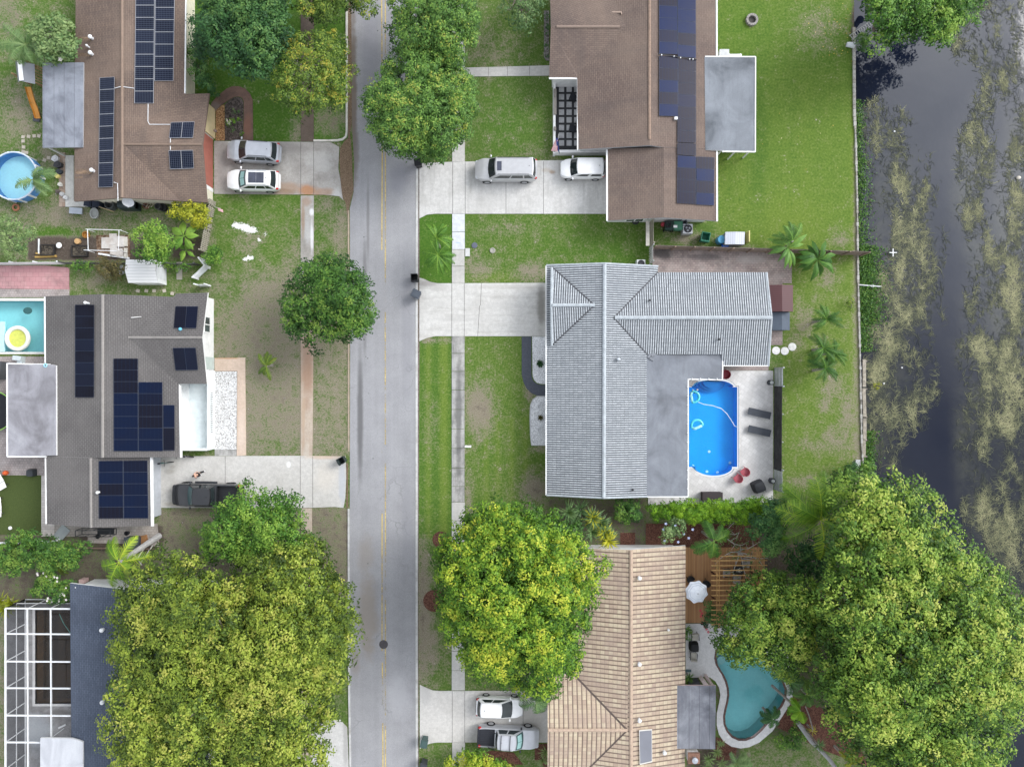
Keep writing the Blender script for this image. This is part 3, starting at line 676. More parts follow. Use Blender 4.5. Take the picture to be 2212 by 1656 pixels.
slab('mulch_bed', [(1340, 1150), (1372, 1150), (1372, 1176), (1340, 1176)], .03, redm)
slab('mulch_bed', [(1155, 1607), (1185, 1604), (1185, 1660), (1155, 1640)], .03, redm)
slab('mulch_bed', [(1040, 1618), (1110, 1624), (1130, 1650), (1040, 1650)], .03, redm)
slab('mulch_bed', [(1690, 1515), (1712, 1500), (1800, 1540), (1850, 1600), (1880, 1656), (1780, 1620), (1720, 1590), (1680, 1570)], .02, redm)
slab('mulch_bed', [(1546, 1590), (1562, 1596), (1592, 1612), (1588, 1640), (1546, 1640)], .02, redm)
mb = MB(); mb.disc(W(938, 1297, .03), 1.0, 26); struct(mb, 'mulch_bed', redm)
mb = MB(); mb.disc(W(952, 1165, .031), .75, 26); struct(mb, 'mulch_bed', redm)
# paved yards
pink = pavers('pink_pavers', ((.46, .24, .25), (.50, .29, .29), (.36, .19, .20)), (.26, .15, .15), .55, .42, .4)
slab('patio', [(-160, 574), (98, 574), (150, 578), (150, 625), (-160, 622)], .04, pink)
greyp = pavers('grey_pavers', ((.38, .33, .31), (.30, .26, .25), (.44, .40, .38)), (.16, .14, .13), .24, .22, .45)
TURQ_COPE = [(-60, 642), (97.5, 642), (97.5, 766), (-60, 766)]
slab('patio', [(-160, 622.5), (150, 625.5), (150, 640), (100, 641), (98.5, 1026), (-160, 1026), (-160, 770), (98, 770), (98, 642), (-60, 642), (-160, 642)], .035, greyp)
slab('patio', rc(90, 1026.5, 118, 1158), .045, pavers('cream_pavers', ((.55, .50, .46), (.60, .56, .52), (.48, .43, .40)), (.35, .31, .29), .45, .24, .3))
slab('patio', [(118, 1130), (200, 1138), (340, 1130), (345, 1180), (330, 1178), (300, 1174), (190, 1172), (190, 1158), (118, 1158)], .035, pavers('cream_pavers_b', ((.36, .32, .29), (.42, .38, .34), (.26, .23, .21)), (.2, .18, .16), .3, .24, .5))
g = G('fake_turf', .9, .1); g.col(g.ramp(g.noise(18, 4, .8), [(.3, (.040, .060, .018)), (.7, (.085, .110, .036))]))
slab('turf_mat', rc(-160, 1026.5, 89.5, 1154), .03, g.m, label='flat dark green artificial turf')
oldp = pavers('weathered_pavers', ((.25, .20, .185), (.34, .27, .25), (.40, .36, .33)), (.12, .105, .10), .30, .2, .5, [(1430, 548, 26, 14, (.07, .065, .065), .8), (1520, 555, 60, 8, (.11, .10, .10), .6), (1620, 560, 40, 12, (.46, .42, .39), .5)], dirt=(.09, .085, .085))
slab('patio', [(1409, 534), (1662, 546), (1710, 553), (1710, 612), (1690, 612), (1690, 745), (1660, 745), (1660, 800), (1400, 800), (1400, 600), (1409, 590)], .04, oldp)
travt = pavers('travertine', ((.58, .565, .55), (.68, .665, .65), (.45, .44, .43)), (.46, .45, .43), .42, .42, .55, [(1500, 1080, 20, 8, (.42, .40, .38), .5), (1500, 830, 12, 10, (.40, .34, .29), .6), (1600, 1000, 4, 80, (.42, .40, .38), .3)], dirt=(.44, .43, .42), rot=.6)
CEN_COPE = [(1485, 812), (1600, 812), (1600, 1012), (1590, 1012), (1590, 1034), (1495, 1034), (1485, 1012)]
def grow(poly, d):
 cx = sum(p[0] for p in poly) / len(poly); cy = sum(p[1] for p in poly) / len(poly)
 out = []
 n = len(poly)
 for i in range(n):
  x0, y0 = poly[i - 1]; x1, y1 = poly[i]; x2, y2 = poly[(i + 1) % n]
  e1 = Vector((x1 - x0, y1 - y0)).normalized(); e2 = Vector((x2 - x1, y2 - y1)).normalized()
  n1 = Vector((e1.y, -e1.x)); n2 = Vector((e2.y, -e2.x)); b = (n1 + n2)
  b = b.normalized() if b.length > .1 else n1
  k = d / max(.5, b.dot(n1)); out.append((x1 + b.x * k, y1 + b.y * k))
 a = lambda P: abs(sum(P[i - 1][0] * P[i][1] - P[i][0] * P[i - 1][1] for i in range(n)))
 return out if (a(out) > a(poly)) == (d > 0) else grow(poly[::-1], d)[::-1]
slab('pool_deck', [(1400, 800.5), (1669.5, 800.5), (1669.5, 1084), (1400, 1090)], .045, travt, [grow(CEN_POOL, 3.5)], label='pale travertine pool deck with loungers')
TEAL_DECK = [(1481, 1346), (1600, 1346), (1640, 1352), (1680, 1365), (1700, 1392), (1706, 1430), (1700, 1460), (1712, 1490), (1711, 1512), (1690, 1545), (1668, 1578), (1640, 1602), (1618, 1612), (1600, 1615), (1580, 1611), (1563, 1600), (1553, 1585), (1548, 1565), (1548, 1540), (1553, 1518), (1556, 1500), (1553, 1484), (1545, 1470), (1534, 1462), (1520, 1460), (1505, 1462), (1481, 1462)]
slab('pool_deck', TEAL_DECK, .05, concrete('deck_white', (.66, .655, .65), (.45, .44, .43), .35, scale=.8), [grow(TEAL_POOL, 4.6)], label='white concrete deck round the kidney pool')
slab('patio', [(14, 1302), (218, 1302), (218, 1700), (14, 1700)], .03, concrete('deck_dirty', (.34, .33, .33), (.12, .115, .11), .8, [(80, 1580, 40, 50, (.46, .49, .52), .7), (130, 1540, 40, 12, (.16, .15, .14), .7)], scale=.9), [grow(MURK_POOL, 4)])
mb = MB()
# stones set in the turf
stone = concrete('stepping_stone', (.50, .45, .38), (.3, .26, .2), .5)
mb = MB()
for x, y in ((50, 296), (62, 295), (74, 294), (84, 294), (50, 305), (51, 318), (50, 328), (57, 330), (96, 346), (105, 341), (298, 628), (316, 628), (333, 628), (355, 628), (372, 634)):
 c = W(x, y, .02); mb.box(c, (.30, .28, .05), random.uniform(-.3, .3))
struct(mb, 'stepping_stones', stone)

# ------------------------------------------------------------------ canal
WEEDB = [(1960, 520, 42, 130, 1.0), (1945, 400, 40, 90, .75), (1935, 660, 55, 70, .9), (1920, 760, 45, 70, .55), (1900, 720, 30, 50, .8), (1950, 800, 40, 60, .55), (1985, 850, 28, 60, .5), (1905, 870, 28, 130, 1.0), (1900, 960, 22, 60, .9), (1950, 880, 30, 50, .45), (1900, 300, 40, 60, .3), (1905, 600, 20, 60, .5), (1985, 610, 22, 50, .6), (1930, 330, 30, 30, .35),
   (2130, 220, 14, 40, .5), (2110, 330, 22, 70, .7), (2100, 430, 22, 60, .8), (2125, 540, 20, 60, .7), (2105, 660, 14, 60, .4), (2120, 760, 30, 40, .8), (2180, 640, 26, 110, 1.0), (2190, 470, 24, 90, .9), (2160, 560, 20, 40, .7), (2185, 790, 26, 70, 1.0), (2150, 870, 40, 90, .8), (2095, 950, 14, 130, .8), (2125, 960, 14, 110, .75), (2130, 1090, 24, 60, .8), (2165, 1060, 40, 60, .6), (2180, 1150, 45, 80, .8), (2190, 1240, 30, 60, .9), (2120, 1120, 14, 40, .7), (2205, 330, 16, 110, .6), (2190, 200, 26, 60, .18), (2140, 80, 60, 60, .22), (2185, 900, 26, 100, .6), (1975, 1035, 14, 20, .3), (1935, 1010, 14, 25, .5), (2200, 1000, 20, 120, .5), (2150, 20, 50, 40, .3), (2260, 700, 40, 700, .6)]
def weedden(x, y, k=1.18):
 d = np.zeros(np.shape(x))
 for bx, by, rx, ry, a in WEEDB: d = np.maximum(d, a * np.exp(-((((x - bx) / rx / k) ** 2 + ((y - by) / ry) ** 2)) ** 1.2))
 return d
def canalmat():
 g = G('canal_water', .03, .5)
 g.b.inputs['IOR'].default_value = 1.37
 base = g.ramp(g.noise(.12, 5, .6), [(.35, (.005, .008, .020)), (.7, (.012, .015, .026))])
 f = g.math('MULTIPLY', g.attr('murk').outputs['Fac'], g.ramp(g.noise(.7, 6, .7), [(.32, .15), (.62, 1.0)]))
 g.col(g.mix(f, base, (.058, .060, .050)))
 h = g.math('ADD', g.noise(.5, 3, .5), g.math('MULTIPLY', g.noise(4.0, 3, .6, g.scale(g.pos, (1, 1.6, 1))), .12))
 g.bump(h, .05, .15); return g.m
xs_ = np.concatenate([[1700], np.arange(1832, 2330, 12.0), [2700, 6000]]); ys_ = np.concatenate([[-2600], np.arange(-170, 1500, 12.0), [2300, 4300]])
XX, YY = np.meshgrid(xs_, ys_); wv = np.stack([(XX - CX) * S, (CY - YY) * S, np.full(XX.shape, -.95)], -1).reshape(-1, 3); wi = np.arange(XX.size).reshape(XX.shape)
me = bpy.data.meshes.new('water'); rawmesh(me, wv, np.stack([wi[:-1, :-1], wi[1:, :-1], wi[1:, 1:], wi[:-1, 1:]], -1).reshape(-1, 4))
at = me.attributes.new('murk', 'FLOAT', 'POINT'); at.data.foreach_set('value', weedden(XX, YY, 1.5).reshape(-1).astype(np.float32))
me.materials.append(canalmat()); o = bpy.data.objects.new('water', me); COL.objects.link(o); o['kind'] = 'structure'; o['label'] = 'dark canal water with floating weed'
# earth bank and low stone wall along the water
mb = MB()
pts = EDGE
for (y0, x0), (y1, x1) in zip(pts[:-1], pts[1:]):
 p, q = W(x0, y0), W(x1, y1); p2, q2 = W(x0 + 9, y0), W(x1 + 9, y1)
 mb.add([(p.x, p.y, 0), (q.x, q.y, 0), (q2.x, q2.y, -1.1), (p2.x, p2.y, -1.1)], [(0, 1, 2, 3)])
struct(mb, 'canal_bank', gravel('bank_soil', ((.05, .045, .035), (.12, .11, .085), (.24, .22, .18)), 9))
rnd = random.Random(5)
mb = MB(); y = 60.0
while y < 1010:
 x = np.interp(y, [e[0] for e in EDGE], [e[1] for e in EDGE]); L = rnd.uniform(6, 11)
 k = .9 if y < 270 else rnd.uniform(.25, .75)
 c = W(x - 1, y + L / 2, .04); mb.box(c, (.26 * k, L * S * .93, .22), rnd.uniform(-.06, .06) + R(1), mi=rnd.choice((0, 0, 1)))
 y += L
tag(mb.build('retaining_wall', [concrete('wall_stone', (.42, .41, .38), (.16, .14, .11), .7, scale=1.5), concrete('wall_stone_b', (.34, .32, .28), (.12, .11, .09), .7, scale=1.5)]), 'low line of weathered edging stones between lawn and canal', 'retaining wall')

def weeds():
 """floating mats of stringy water weed: tens of thousands of single strands"""
 rng = np.random.default_rng(11)
 N = 330000
 x = rng.uniform(1862, 2300, N); y = rng.uniform(-120, 1400, N)
 d = weedden(x, y)
 # break up by smooth noise
 nzs = np.zeros(N)
 for i in range(34):
  fx, fy, ph = rng.normal(0, .075), rng.normal(0, .05), rng.uniform(0, 6.28)
  nzs += np.sin(x * fx + y * fy + ph)
 nzs = nzs / math.sqrt(17) * .30
 fine = np.zeros(N)
 for i in range(26): fine += np.sin(x * rng.normal(0, .32) + y * rng.normal(0, .32) + rng.uniform(0, 6.28))
 fine = fine / math.sqrt(13) * .22
 keep = rng.uniform(0, 1, N) < np.clip((d + nzs * .8 + fine - .10) * .62, 0, .42) * (d > .03)
 dn = np.clip((d + nzs * .9 + fine - .16) * .95 + rng.normal(0, .12, N), 0, 1)[keep]; x, y, d = x[keep], y[keep], d[keep]; n = len(x)
 ang = rng.normal(1.4, .8, n) + np.sin(x * .05 + y * .031) * .9; L = rng.uniform(.25, .85, n); cv = rng.normal(0, .7, n)
 wd = rng.uniform(.015, .042, n); z = -.95 + rng.uniform(.006, .05, n)
 P = np.stack([(x - CX) * S, (CY - y) * S, z], -1) * 1.0
 k = 1 - z / H; P[:, 0] *= k; P[:, 1] *= k
 st = [P]
 a = ang.copy()
 for i in range(3):
  st.append(st[-1] + np.stack([np.cos(a), np.sin(a), np.zeros(n)], -1) * (L / 3)[:, None]); a = a + cv
 V = []
 for i, p in enumerate(st):
  aa = ang + cv * max(0, i - .5); nn = np.stack([-np.sin(aa), np.cos(aa), np.zeros(n)], -1) * (wd / 2 * (1, 1, .9, .3)[i])[:, None]
  V += [p + nn, p - nn]
 V = np.stack(V, 1).reshape(-1, 3)
 o = np.arange(n)[:, None] * 8
 q = np.concatenate([o + np.array([[0, 1, 3, 2]]), o + np.array([[2, 3, 5, 4]]), o + np.array([[4, 5, 7, 6]])], 0)
 me = bpy.data.meshes.new('water_weed'); rawmesh(me, V, q)
 g = G('water_weed', .8, .2)
 at = me.attributes.new('tint', 'FLOAT', 'POINT'); at.data.foreach_set('value', np.repeat(dn, 8).astype(np.float32))
 f = g.math('ADD', g.math('MULTIPLY', g.attr('tint').outputs['Fac'], .75), g.math('MULTIPLY', g.island, .3))
 g.col(g.ramp(f, [(.05, (.022, .027, .030)), (.35, (.060, .066, .052)), (.55, (.125, .132, .076)), (.78, (.245, .245, .132)), (1, (.34, .325, .185))]))
 me.materials.append(g.m)
 ob = bpy.data.objects.new('water_weed', me); COL.objects.link(ob); tag(ob, 'tangled tan water weed floating on the canal', 'water weed', kind='stuff')
weeds()
# ------------------------------------------------------------------ houses
CAM = Vector((0, 0, H))
def onplane(x, y, P, lift=0.0):
 a, b, c = P[0], P[1], P[2]; n = (b - a).cross(c - a).normalized()
 if n.z < 0: n = -n
 d = W(x, y, 0) - CAM; t = (a + n * lift - CAM).dot(n) / d.dot(n)
 return CAM + d * t
class Roof:
 def __init__(s, faces):
  s.F = []
  for f in faces:
   p = [W(*q) for q in f]
   n = Vector((0, 0, 0))
   for i in range(1, len(p) - 1): n += (p[i] - p[0]).cross(p[i + 1] - p[0])
   if n.z < 0: p = p[::-1]
   s.F.append(p)
 def z(s, x, y):
  best = None
  for p in s.F:
   if inpoly(np.array([x]), np.array([y]), [(q.x, q.y) for q in p])[0]:
    n = Vector((0, 0, 0))
    for i in range(1, len(p) - 1): n += (p[i] - p[0]).cross(p[i + 1] - p[0])
    zz = p[0].z - (n.x * (x - p[0].x) + n.y * (y - p[0].y)) / n.z
    best = zz if best is None else max(best, zz)
  return best
 def build(s, root, mats, th=.2, name='roof'):
  mb = MB(); edges = {}
  key = lambda p: (round(p.x, 2), round(p.y, 2), round(p.z, 2))
  for p in s.F:
   n = Vector((0, 0, 0))
   for i in range(1, len(p) - 1): n += (p[i] - p[0]).cross(p[i + 1] - p[0])
   n.normalize()
   up = Vector((0, 0, 1)); v = up - n * n.z
   v = v.normalized() if v.length > .02 else Vector((0, 1, 0))
   u = v.cross(n)
   mb.poly(p, 0, [(q.dot(u), q.dot(v)) for q in p])
   for i in range(len(p)):
    a, b = p[i], p[(i + 1) % len(p)]; k = (key(b), key(a))
    if k in edges: del edges[k]
    else: edges[(key(a), key(b))] = (a, b)
   mb.poly([q - Vector((0, 0, th)) for q in p][::-1], 1)
  for a, b in edges.values():
   d = Vector((0, 0, th)); mb.poly([a - d, b - d, b, a], 1)
  return mb.build(name, mats, root)
 def walls(s, root, plan, m, inset_z=2.7, name='wall', gap=.16):
  """wall ring under the roof: plan corners are given as they stand under the eaves"""
  mb = MB(); P = [W(x, y, inset_z) for x, y in plan]
  for i in range(len(P)):
   a, b = P[i - 1], P[i]; n = max(1, int((b - a).length / .5))
   for k in range(n):
    p, q = a.lerp(b, k / n), a.lerp(b, (k + 1) / n)
    zp, zq = s.z(p.x, p.y), s.z(q.x, q.y)
    zp = (zp or inset_z) - gap; zq = (zq or inset_z) - gap
    mb.poly([(p.x, p.y, 0), (q.x, q.y, 0), (q.x, q.y, zq), (p.x, p.y, zp)])
  return mb.build(name, m, root)
def ridge(root, roof, path, m, r=.13, lift=.03, name='ridge_cap', seg=.33):
 """overlapping ridge caps along a crest"""
 mb = MB(); P = [W(*p) for p in path]
 for a, b in zip(P[:-1], P[1:]):
  L = (b - a).length; n = max(1, int(L / seg)); d = (b - a).normalized(); sd_ = d.cross(Vector((0, 0, 1))).normalized()
  for k in range(n):
   p, q = a + d * (L * k / n), a + d * (L * (k + 1.12) / n); vs = []
   for c, rr in ((p, r), (q, r * .88)):
    for t in (-1, -.6, 0, .6, 1): vs.append(c + sd_ * rr * t + Vector((0, 0, lift + rr * .55 * (1 - t * t))))
   mb.add(vs, [(j, j + 1, j + 6, j + 5) for j in range(4)] + [(5, 6, 7, 8, 9), (4, 3, 2, 1, 0)])
 return mb.build(name, m, root)
def bilin(c, u, v):
 return ((c[0][0] * (1 - u) + c[1][0] * u) * (1 - v) + (c[3][0] * (1 - u) + c[2][0] * u) * v, (c[0][1] * (1 - u) + c[1][1] * u) * (1 - v) + (c[3][1] * (1 - u) + c[2][1] * u) * v)
def solar(root, plane, corners, nr, nc, m, side, lift=.13, gap=.02):
 for i in range(nr):
  for j in range(nc):
   g_ = gap / nc if nc > 1 else gap * .4; h_ = gap / nr
   uv = [(j / nc + g_ / 2, i / nr + h_ / 2), ((j + 1) / nc - g_ / 2, i / nr + h_ / 2), ((j + 1) / nc - g_ / 2, (i + 1) / nr - h_ / 2), (j / nc + g_ / 2, (i + 1) / nr - h_ / 2)]
   p = [onplane(*bilin(corners, u, v), plane, lift) for u, v in uv]
   q = [onplane(*bilin(corners, u, v), plane, lift - .045) for u, v in uv]
   mb = MB(); mb.poly(p[::-1], 0, [(0, 0), (1, 0), (1, 1), (0, 1)][::-1])
   for k in range(4):
    l_ = (k + 1) % 4; mb.poly([q[l_], q[k], p[k], p[l_]][::-1], 1)
   mb.build('solar_panel', [m, side], root)
def pipes(root, planepts, path, m, r=.03, lift=.06, name='conduit'):
 mb = MB(); mb.tube([onplane(x, y, P, lift) for (x, y), P in zip(path, planepts)], r, 6); mb.build(name, m, root)
def vent(root, p, m, r=.09, h=.4, name='vent_pipe', hood=True):
 mb = MB(); prof = [(r, -.15), (r, h)]
 mb.lathe(p, prof, 12)
 if hood: mb.lathe(p + Vector((0, 0, h)), [(r * 1.45, 0), (r * 1.45, .05), (r * .9, .13), (.01, .15)], 12)
 mb.build(name, m, root, smooth=False)
def gutter(root, path, m, wd=.14, name='gutter'):
 mb = MB(); P = [W(*p) for p in path]
 for a, b in zip(P[:-1], P[1:]): mb.bar(a - Vector((0, 0, .04)), b - Vector((0, 0, .04)), wd, .13)
 mb.build(name, m, root)
def wallbox(root, name, a, b, z0, z1, m, out, th=.06):
 """flat piece fixed on a wall between plan points a and b"""
 mb = MB(); p, q = W(*a), W(*b); o = Vector((out[0], out[1], 0)) * th
 mb.prism([(p.x, p.y), (q.x, q.y), (q.x + o.x, q.y + o.y), (p.x + o.x, p.y + o.y)], z0, z1)
 return mb.build(name, m, root)
def window(root, a, b, z0, z1, out, frame, glass):
 f = wallbox(root, 'window', a, b, z0, z1, frame, out, .05)
 BASE[f.name] = BASE[root.name]
 pa, pb = Vector((*a, 0)), Vector((*b, 0))
 for s0, s1 in ((.08, .47), (.53, .92)):
  p, q = pa.lerp(pb, s0), pa.lerp(pb, s1); d = .054
  mb = MB(); P, Q = W(p.x, p.y), W(q.x, q.y); o = Vector((out[0], out[1], 0))
  mb.prism([(P.x + o.x * .02, P.y + o.y * .02), (Q.x + o.x * .02, Q.y + o.y * .02), (Q.x + o.x * d, Q.y + o.y * d), (P.x + o.x * d, P.y + o.y * d)], z0 + .08, z1 - .08)
  mb.build('pane', glass, f)
white = plain('white_paint', (.74, .74, .73)); whitem = plain('white_metal', (.72, .73, .74), .4, .4)
cream = plain('cream_stucco', (.66, .62, .50), .85, .2); grey_trim = plain('grey_trim', (.36, .37, .39)); brownt = plain('brown_trim', (.17, .12, .10))
dark = plain('dark_metal', (.035, .037, .042), .5, .4); black = plain('black_plastic', (.018, .019, .022), .45, .4)
winglass = glassy('window_glass', (.05, .065, .07)); steel = plain('galvanised', (.45, .47, .5), .35, .5, .6)
sidem = plain('panel_side', (.20, .21, .23), .4, .4, .5)
EV, RG = 2.7, 3.85

# ---- brown house at the top left
h1 = thing('house', 'brown shingle house with gridded solar panels and a reddish garage door', 'house', W(300, 300))
sh1 = shingle('shingle_brown', (.200, .148, .118), (.158, .116, .094), (.085, .062, .052), .40, .15, (.095, .078, .072), (.275, .205, .160))
r1 = Roof([[(164, -90, EV), (264, -90, RG), (264, 427, RG), (160, 435, EV)],
     [(264, -90, RG), (402, -90, EV), (399, 203, EV), (320, 260, 3.4), (268, 312, RG - .06), (390, 434, 2.68), (264, 427, RG)],
     [(268, 312, RG - .06), (320, 260, 3.4), (399, 203, EV), (452, 202, EV), (437, 312, RG - .06)],
     [(268, 312, RG - .06), (437, 312, RG - .06), (447, 437, EV), (390, 434, 2.68)]])
r1.build(h1, [sh1, brownt])
r1.walls(h1, [(174, -80), (391, -80), (391, 214), (431.5, 214), (431.5, 424), (174, 424)], cream, 2.6)
ridge(h1, r1, [(264, -90, RG), (264, 426, RG)], plain('ridge_brown', (.23, .165, .125)), .14)
ridge(h1, r1, [(268, 312, RG - .06), (435, 312, RG - .06)], plain('ridge_brown_b', (.20, .145, .11)), .11)
s1 = solarmat('solar_gridded', (.006, .008, .016), (.009, .012, .024), (.085, .10, .14), 12, 6, (.42, .44, .48), 0, .02)
E1 = r1.F[1]; W1 = r1.F[0]
def fplane(r, i):
 p = r.F[i]; return [p[0], p[1], p[2]]
def gplane(*pts): return [W(*p) for p in pts]
PE1 = gplane((264, -90, RG), (402, -90, EV), (399, 203, EV)); PW1 = gplane((164, -90, EV), (264, -90, RG), (160, 435, EV))
PN1 = gplane((268, 312, RG - .06), (437, 312, RG - .06), (399, 203, EV)); PS1 = gplane((268, 312, RG - .06), (437, 312, RG - .06), (447, 437, EV))
solar(h1, PE1, [(293, -15), (334, -15), (332, 223.5), (290, 223.5)], 9, 1, s1, sidem)
solar(h1, PE1, [(335.2, -10), (377.5, -10), (374.5, 175), (333.4, 175)], 7, 1, s1, sidem)
solar(h1, PW1, [(215, 168), (247.5, 166), (244, 404), (212.5, 405)], 9, 1, s1, sidem)
s1b = solarmat('solar_gridded_wide', (.006, .008, .016), (.009, .012, .024), (.085, .10, .14), 6, 10, (.42, .44, .48), 0, .02)
solar(h1, PN1, [(369, 264), (420.5, 262.5), (417, 298), (365, 298.5)], 1, 2, s1b, sidem)
solar(h1, PS1, [(364, 325), (417, 324), (419, 364), (367, 366)], 1, 2, s1b, sidem)
pipes(h1, [PW1, PW1, PE1, PE1], [(247, 191), (260, 187.5), (268, 188), (290, 191)], whitem)
pipes(h1, [PE1, PE1, PN1, PN1], [(320, 224), (319.5, 262), (323, 269), (367, 269)], whitem)
pipes(h1, [PN1, PS1], [(368, 299), (368, 324)], whitem)
pipes(h1, [PW1, PW1, PW1], [(246, 394), (254, 396), (255, 434)], whitem)
for x, y, rr in ((200, 84, .12), (193, 103, .07), (200, 118, .12), (203, 370, .12)): vent(h1, onplane(x, y, PW1), whitem, rr, .35)
g = G('roof_stain', .9, .1); g.col(g.ramp(g.noise(3, 4), [(.3, (.27, .185, .125)), (.7, (.36, .255, .175))]))
tr = g.n('ShaderNodeBsdfTransparent'); mx = g.n('ShaderNodeMixShader'); g.l(g.ramp(g.noise(1.3, 5, .7, g.scale(g.pos, (.5, 2.2, 1))), [(.38, 0.0), (.62, .9)]), mx.inputs[0]); g.l(tr.outputs[0], mx.inputs[1]); g.l(g.b.outputs[0], mx.inputs[2]); g.l(mx.outputs[0], g.out.inputs['Surface'])
STAIN = g.m
def stain(root, P, x0, y0, x1, y1):
 mb = MB(); mb.poly([onplane(x, y, P, .008) for x, y in ((x0, y0), (x1, y0), (x1, y1), (x0, y1))][::-1]); mb.build('washed_streak', STAIN, root)
for a in ((166, 80, 196, 90), (166, 115, 196, 123), (163, 365, 198, 376), (163, 380, 178, 385)): stain(h1, PW1, *a)
pr = Roof([[(92, 136, 2.9), (180.5, 135, 3.05), (179, 318, 3.05), (92, 319, 2.9)]])
pr.build(h1, [membrane('membrane_h1', (0.230, 0.246, 0.283), (0.295, 0.312, 0.353), (0.123, 0.131, 0.156), .9, 0), grey_trim], .14, 'patio_roof')
def posts(root, pts, z, m, wd=.12):
 for x, y in pts:
  p = W(x, y, z); mb = MB(); mb.box((p.x, p.y, z / 2), (wd, wd, z)); mb.build('patio_post', m, root)
posts(h1, ((96, 141), (96, 230), (96, 314)), 2.75, white)
gd = wallbox(h1, 'garage_door', (459, 302), (459, 408), 0.05, 2.2, plain('red_door', (.34, .12, .09), .6, .3), (1, 0), .07)
wallbox(h1, 'garage_frame', (458.5, 296), (458.5, 302), 0.0, 2.4, white, (1, 0), .09)
wallbox(h1, 'garage_frame', (458.5, 408), (458.5, 416), 0.0, 2.4, white, (1, 0), .09)
wallbox(h1, 'porch_wall', (461, 237), (461, 300), 0.0, 1.9, plain('ochre_stucco', (.60, .50, .30), .85, .2, var=.2, sc_=.9), (1, 0), .16)
mb = MB(); p = onplane(442, 279, PN1, -.9); mb.lathe((p.x + .75, p.y, 2.05), [(.05, -.18), (.12, -.1), (.13, .1), (.03, .2)], 10); mb.build('wall_lantern', brownt, h1)
gutter(h1, [(402.3, -90, EV), (399.6, 202, EV)], white, .1)
wallbox(h1, 'shutter_panel', (404, 170), (404, 196), .5, 2.2, cream, (1, 0), .2)

# ---- grey shingle house at the left
h2 = thing('house', 'grey shingle house with black solar panels and a white walled entry court', 'house', W(250, 850))
sh2 = shingle('shingle_grey', (.150, .141, .137), (.130, .122, .118), (.072, .068, .066), .34, .18, (.10, .092, .09), (.20, .187, .178), .025)
r2 = Roof([[(97, 640, 2.85), (222, 635, 3.9), (222, 988, 3.9), (196, 988, 3.68), (98, 988, 2.85)],
     [(222, 635, 3.9), (375, 641, 2.72), (277, 729, 3.47), (385, 828, 2.68), (387, 832, 2.68), (390, 987, 2.66), (222, 988, 3.9)],
     [(277, 729, 3.47), (375, 641, 2.72), (380, 634, 2.72), (449, 632, 2.7), (437, 729, 3.47)],
     [(277, 729, 3.47), (437, 729, 3.47), (447, 829, 2.68), (385, 829, 2.68)]])
r2.build(h2, [sh2, white])
r2g = Roof([[(98.5, 986, 2.86), (196, 988, 3.72), (197, 1139, 3.72), (100, 1131, 2.86)], [(196, 988, 3.72), (325, 986, 2.64), (327, 1135, 2.64), (197, 1139, 3.72)]])
r2g.build(h2, [sh2, white], name='garage_roof')
r2.walls(h2, [(108, 650), (380, 646), (432.5, 646), (432.5, 818), (378, 822), (380, 976), (108, 976)], white, 2.7)
r2g.walls(h2, [(108, 980), (314, 980), (314, 1124), (108, 1121)], plain('grey_stucco', (.42, .44, .47), .85, .2), 2.7)
ridge(h2, r2, [(222, 636, 3.9), (222, 987, 3.9)], plain('ridge_grey', (.25, .232, .215)), .15)
ridge(h2, r2, [(278, 729, 3.47), (436, 729, 3.47)], plain('ridge_grey_b', (.23, .215, .20)), .12)
ridge(h2, r2, [(196, 989, 3.72), (197, 1138, 3.72)], plain('ridge_grey_c', (.24, .222, .207)), .13)
gutter(h2, [(97, 641, 2.85), (98, 784, 2.85)], white, .12); gutter(h2, [(98.5, 988, 2.86), (100, 1131, 2.86)], white, .12)
gutter(h2, [(327, 986, 2.66), (329, 1136, 2.66)], white, .22); gutter(h2, [(388.5, 833, 2.68), (391, 988, 2.68)], white, .16)
s2 = solarmat('solar_black', (.008, .008, .013), (.010, .013, .026), (.012, .014, .024), 6, 10, (.035, .05, .085), 0, .015)
s2b = solarmat('solar_navy', (.005, .010, .030), (.008, .008, .014), (.010, .016, .034), 6, 10, (.045, .058, .09), 0, .015)
PW2 = gplane((97, 640, 2.85), (222, 635, 3.9), (98, 988, 2.85)); PE2 = gplane((222, 635, 3.9), (222, 988, 3.9), (390, 987, 2.66))
PN2 = gplane((277, 729, 3.47), (437, 729, 3.47), (375, 641, 2.72)); PS2 = gplane((277, 729, 3.47), (437, 729, 3.47), (447, 829, 2.68)); PG2 = gplane((196, 988, 3.72), (325, 986, 2.64), (197, 1139, 3.72))
solar(h2, PW2, [(162, 658), (203.5, 658), (203, 858), (162, 858)], 8, 1, s2, sidem)
solar(h2, PN2, [(379, 661), (428, 661), (424, 709), (375, 708.5)], 1, 2, s2b, sidem)
solar(h2, PS2, [(373, 751), (422.5, 750.5), (428, 799), (379, 800)], 1, 2, s2, sidem)
solar(h2, PE2, [(245, 774), (298, 774), (298.5, 974), (245.5, 974)], 8, 1, s2b, sidem)
solar(h2, PE2, [(299, 825), (351, 825), (352, 974), (299, 974)], 6, 1, s2b, sidem)
solar(h2, PE2, [(352.5, 874), (377, 874), (377.5, 973), (353, 973)], 2, 1, s2b, sidem)
solar(h2, PG2, [(213, 995), (319, 994), (321, 1119), (213, 1119.5)], 5, 2, s2b, sidem)
vent(h2, onplane(192, 655, PW2), whitem, .09, .5); vent(h2, onplane(391, 711, PN2), plain('blue_cap', (.16, .50, .66)), .10, .12)
mb = MB(); mb.tube([onplane(283, 686, PE2, .05), onplane(305, 684, PE2, .05)], .05, 6); mb.build('vent_flashing', plain('pale_metal', (.55, .54, .52)), h2)
vent(h2, onplane(212, 1063, PG2, .3), white, .09, .1)
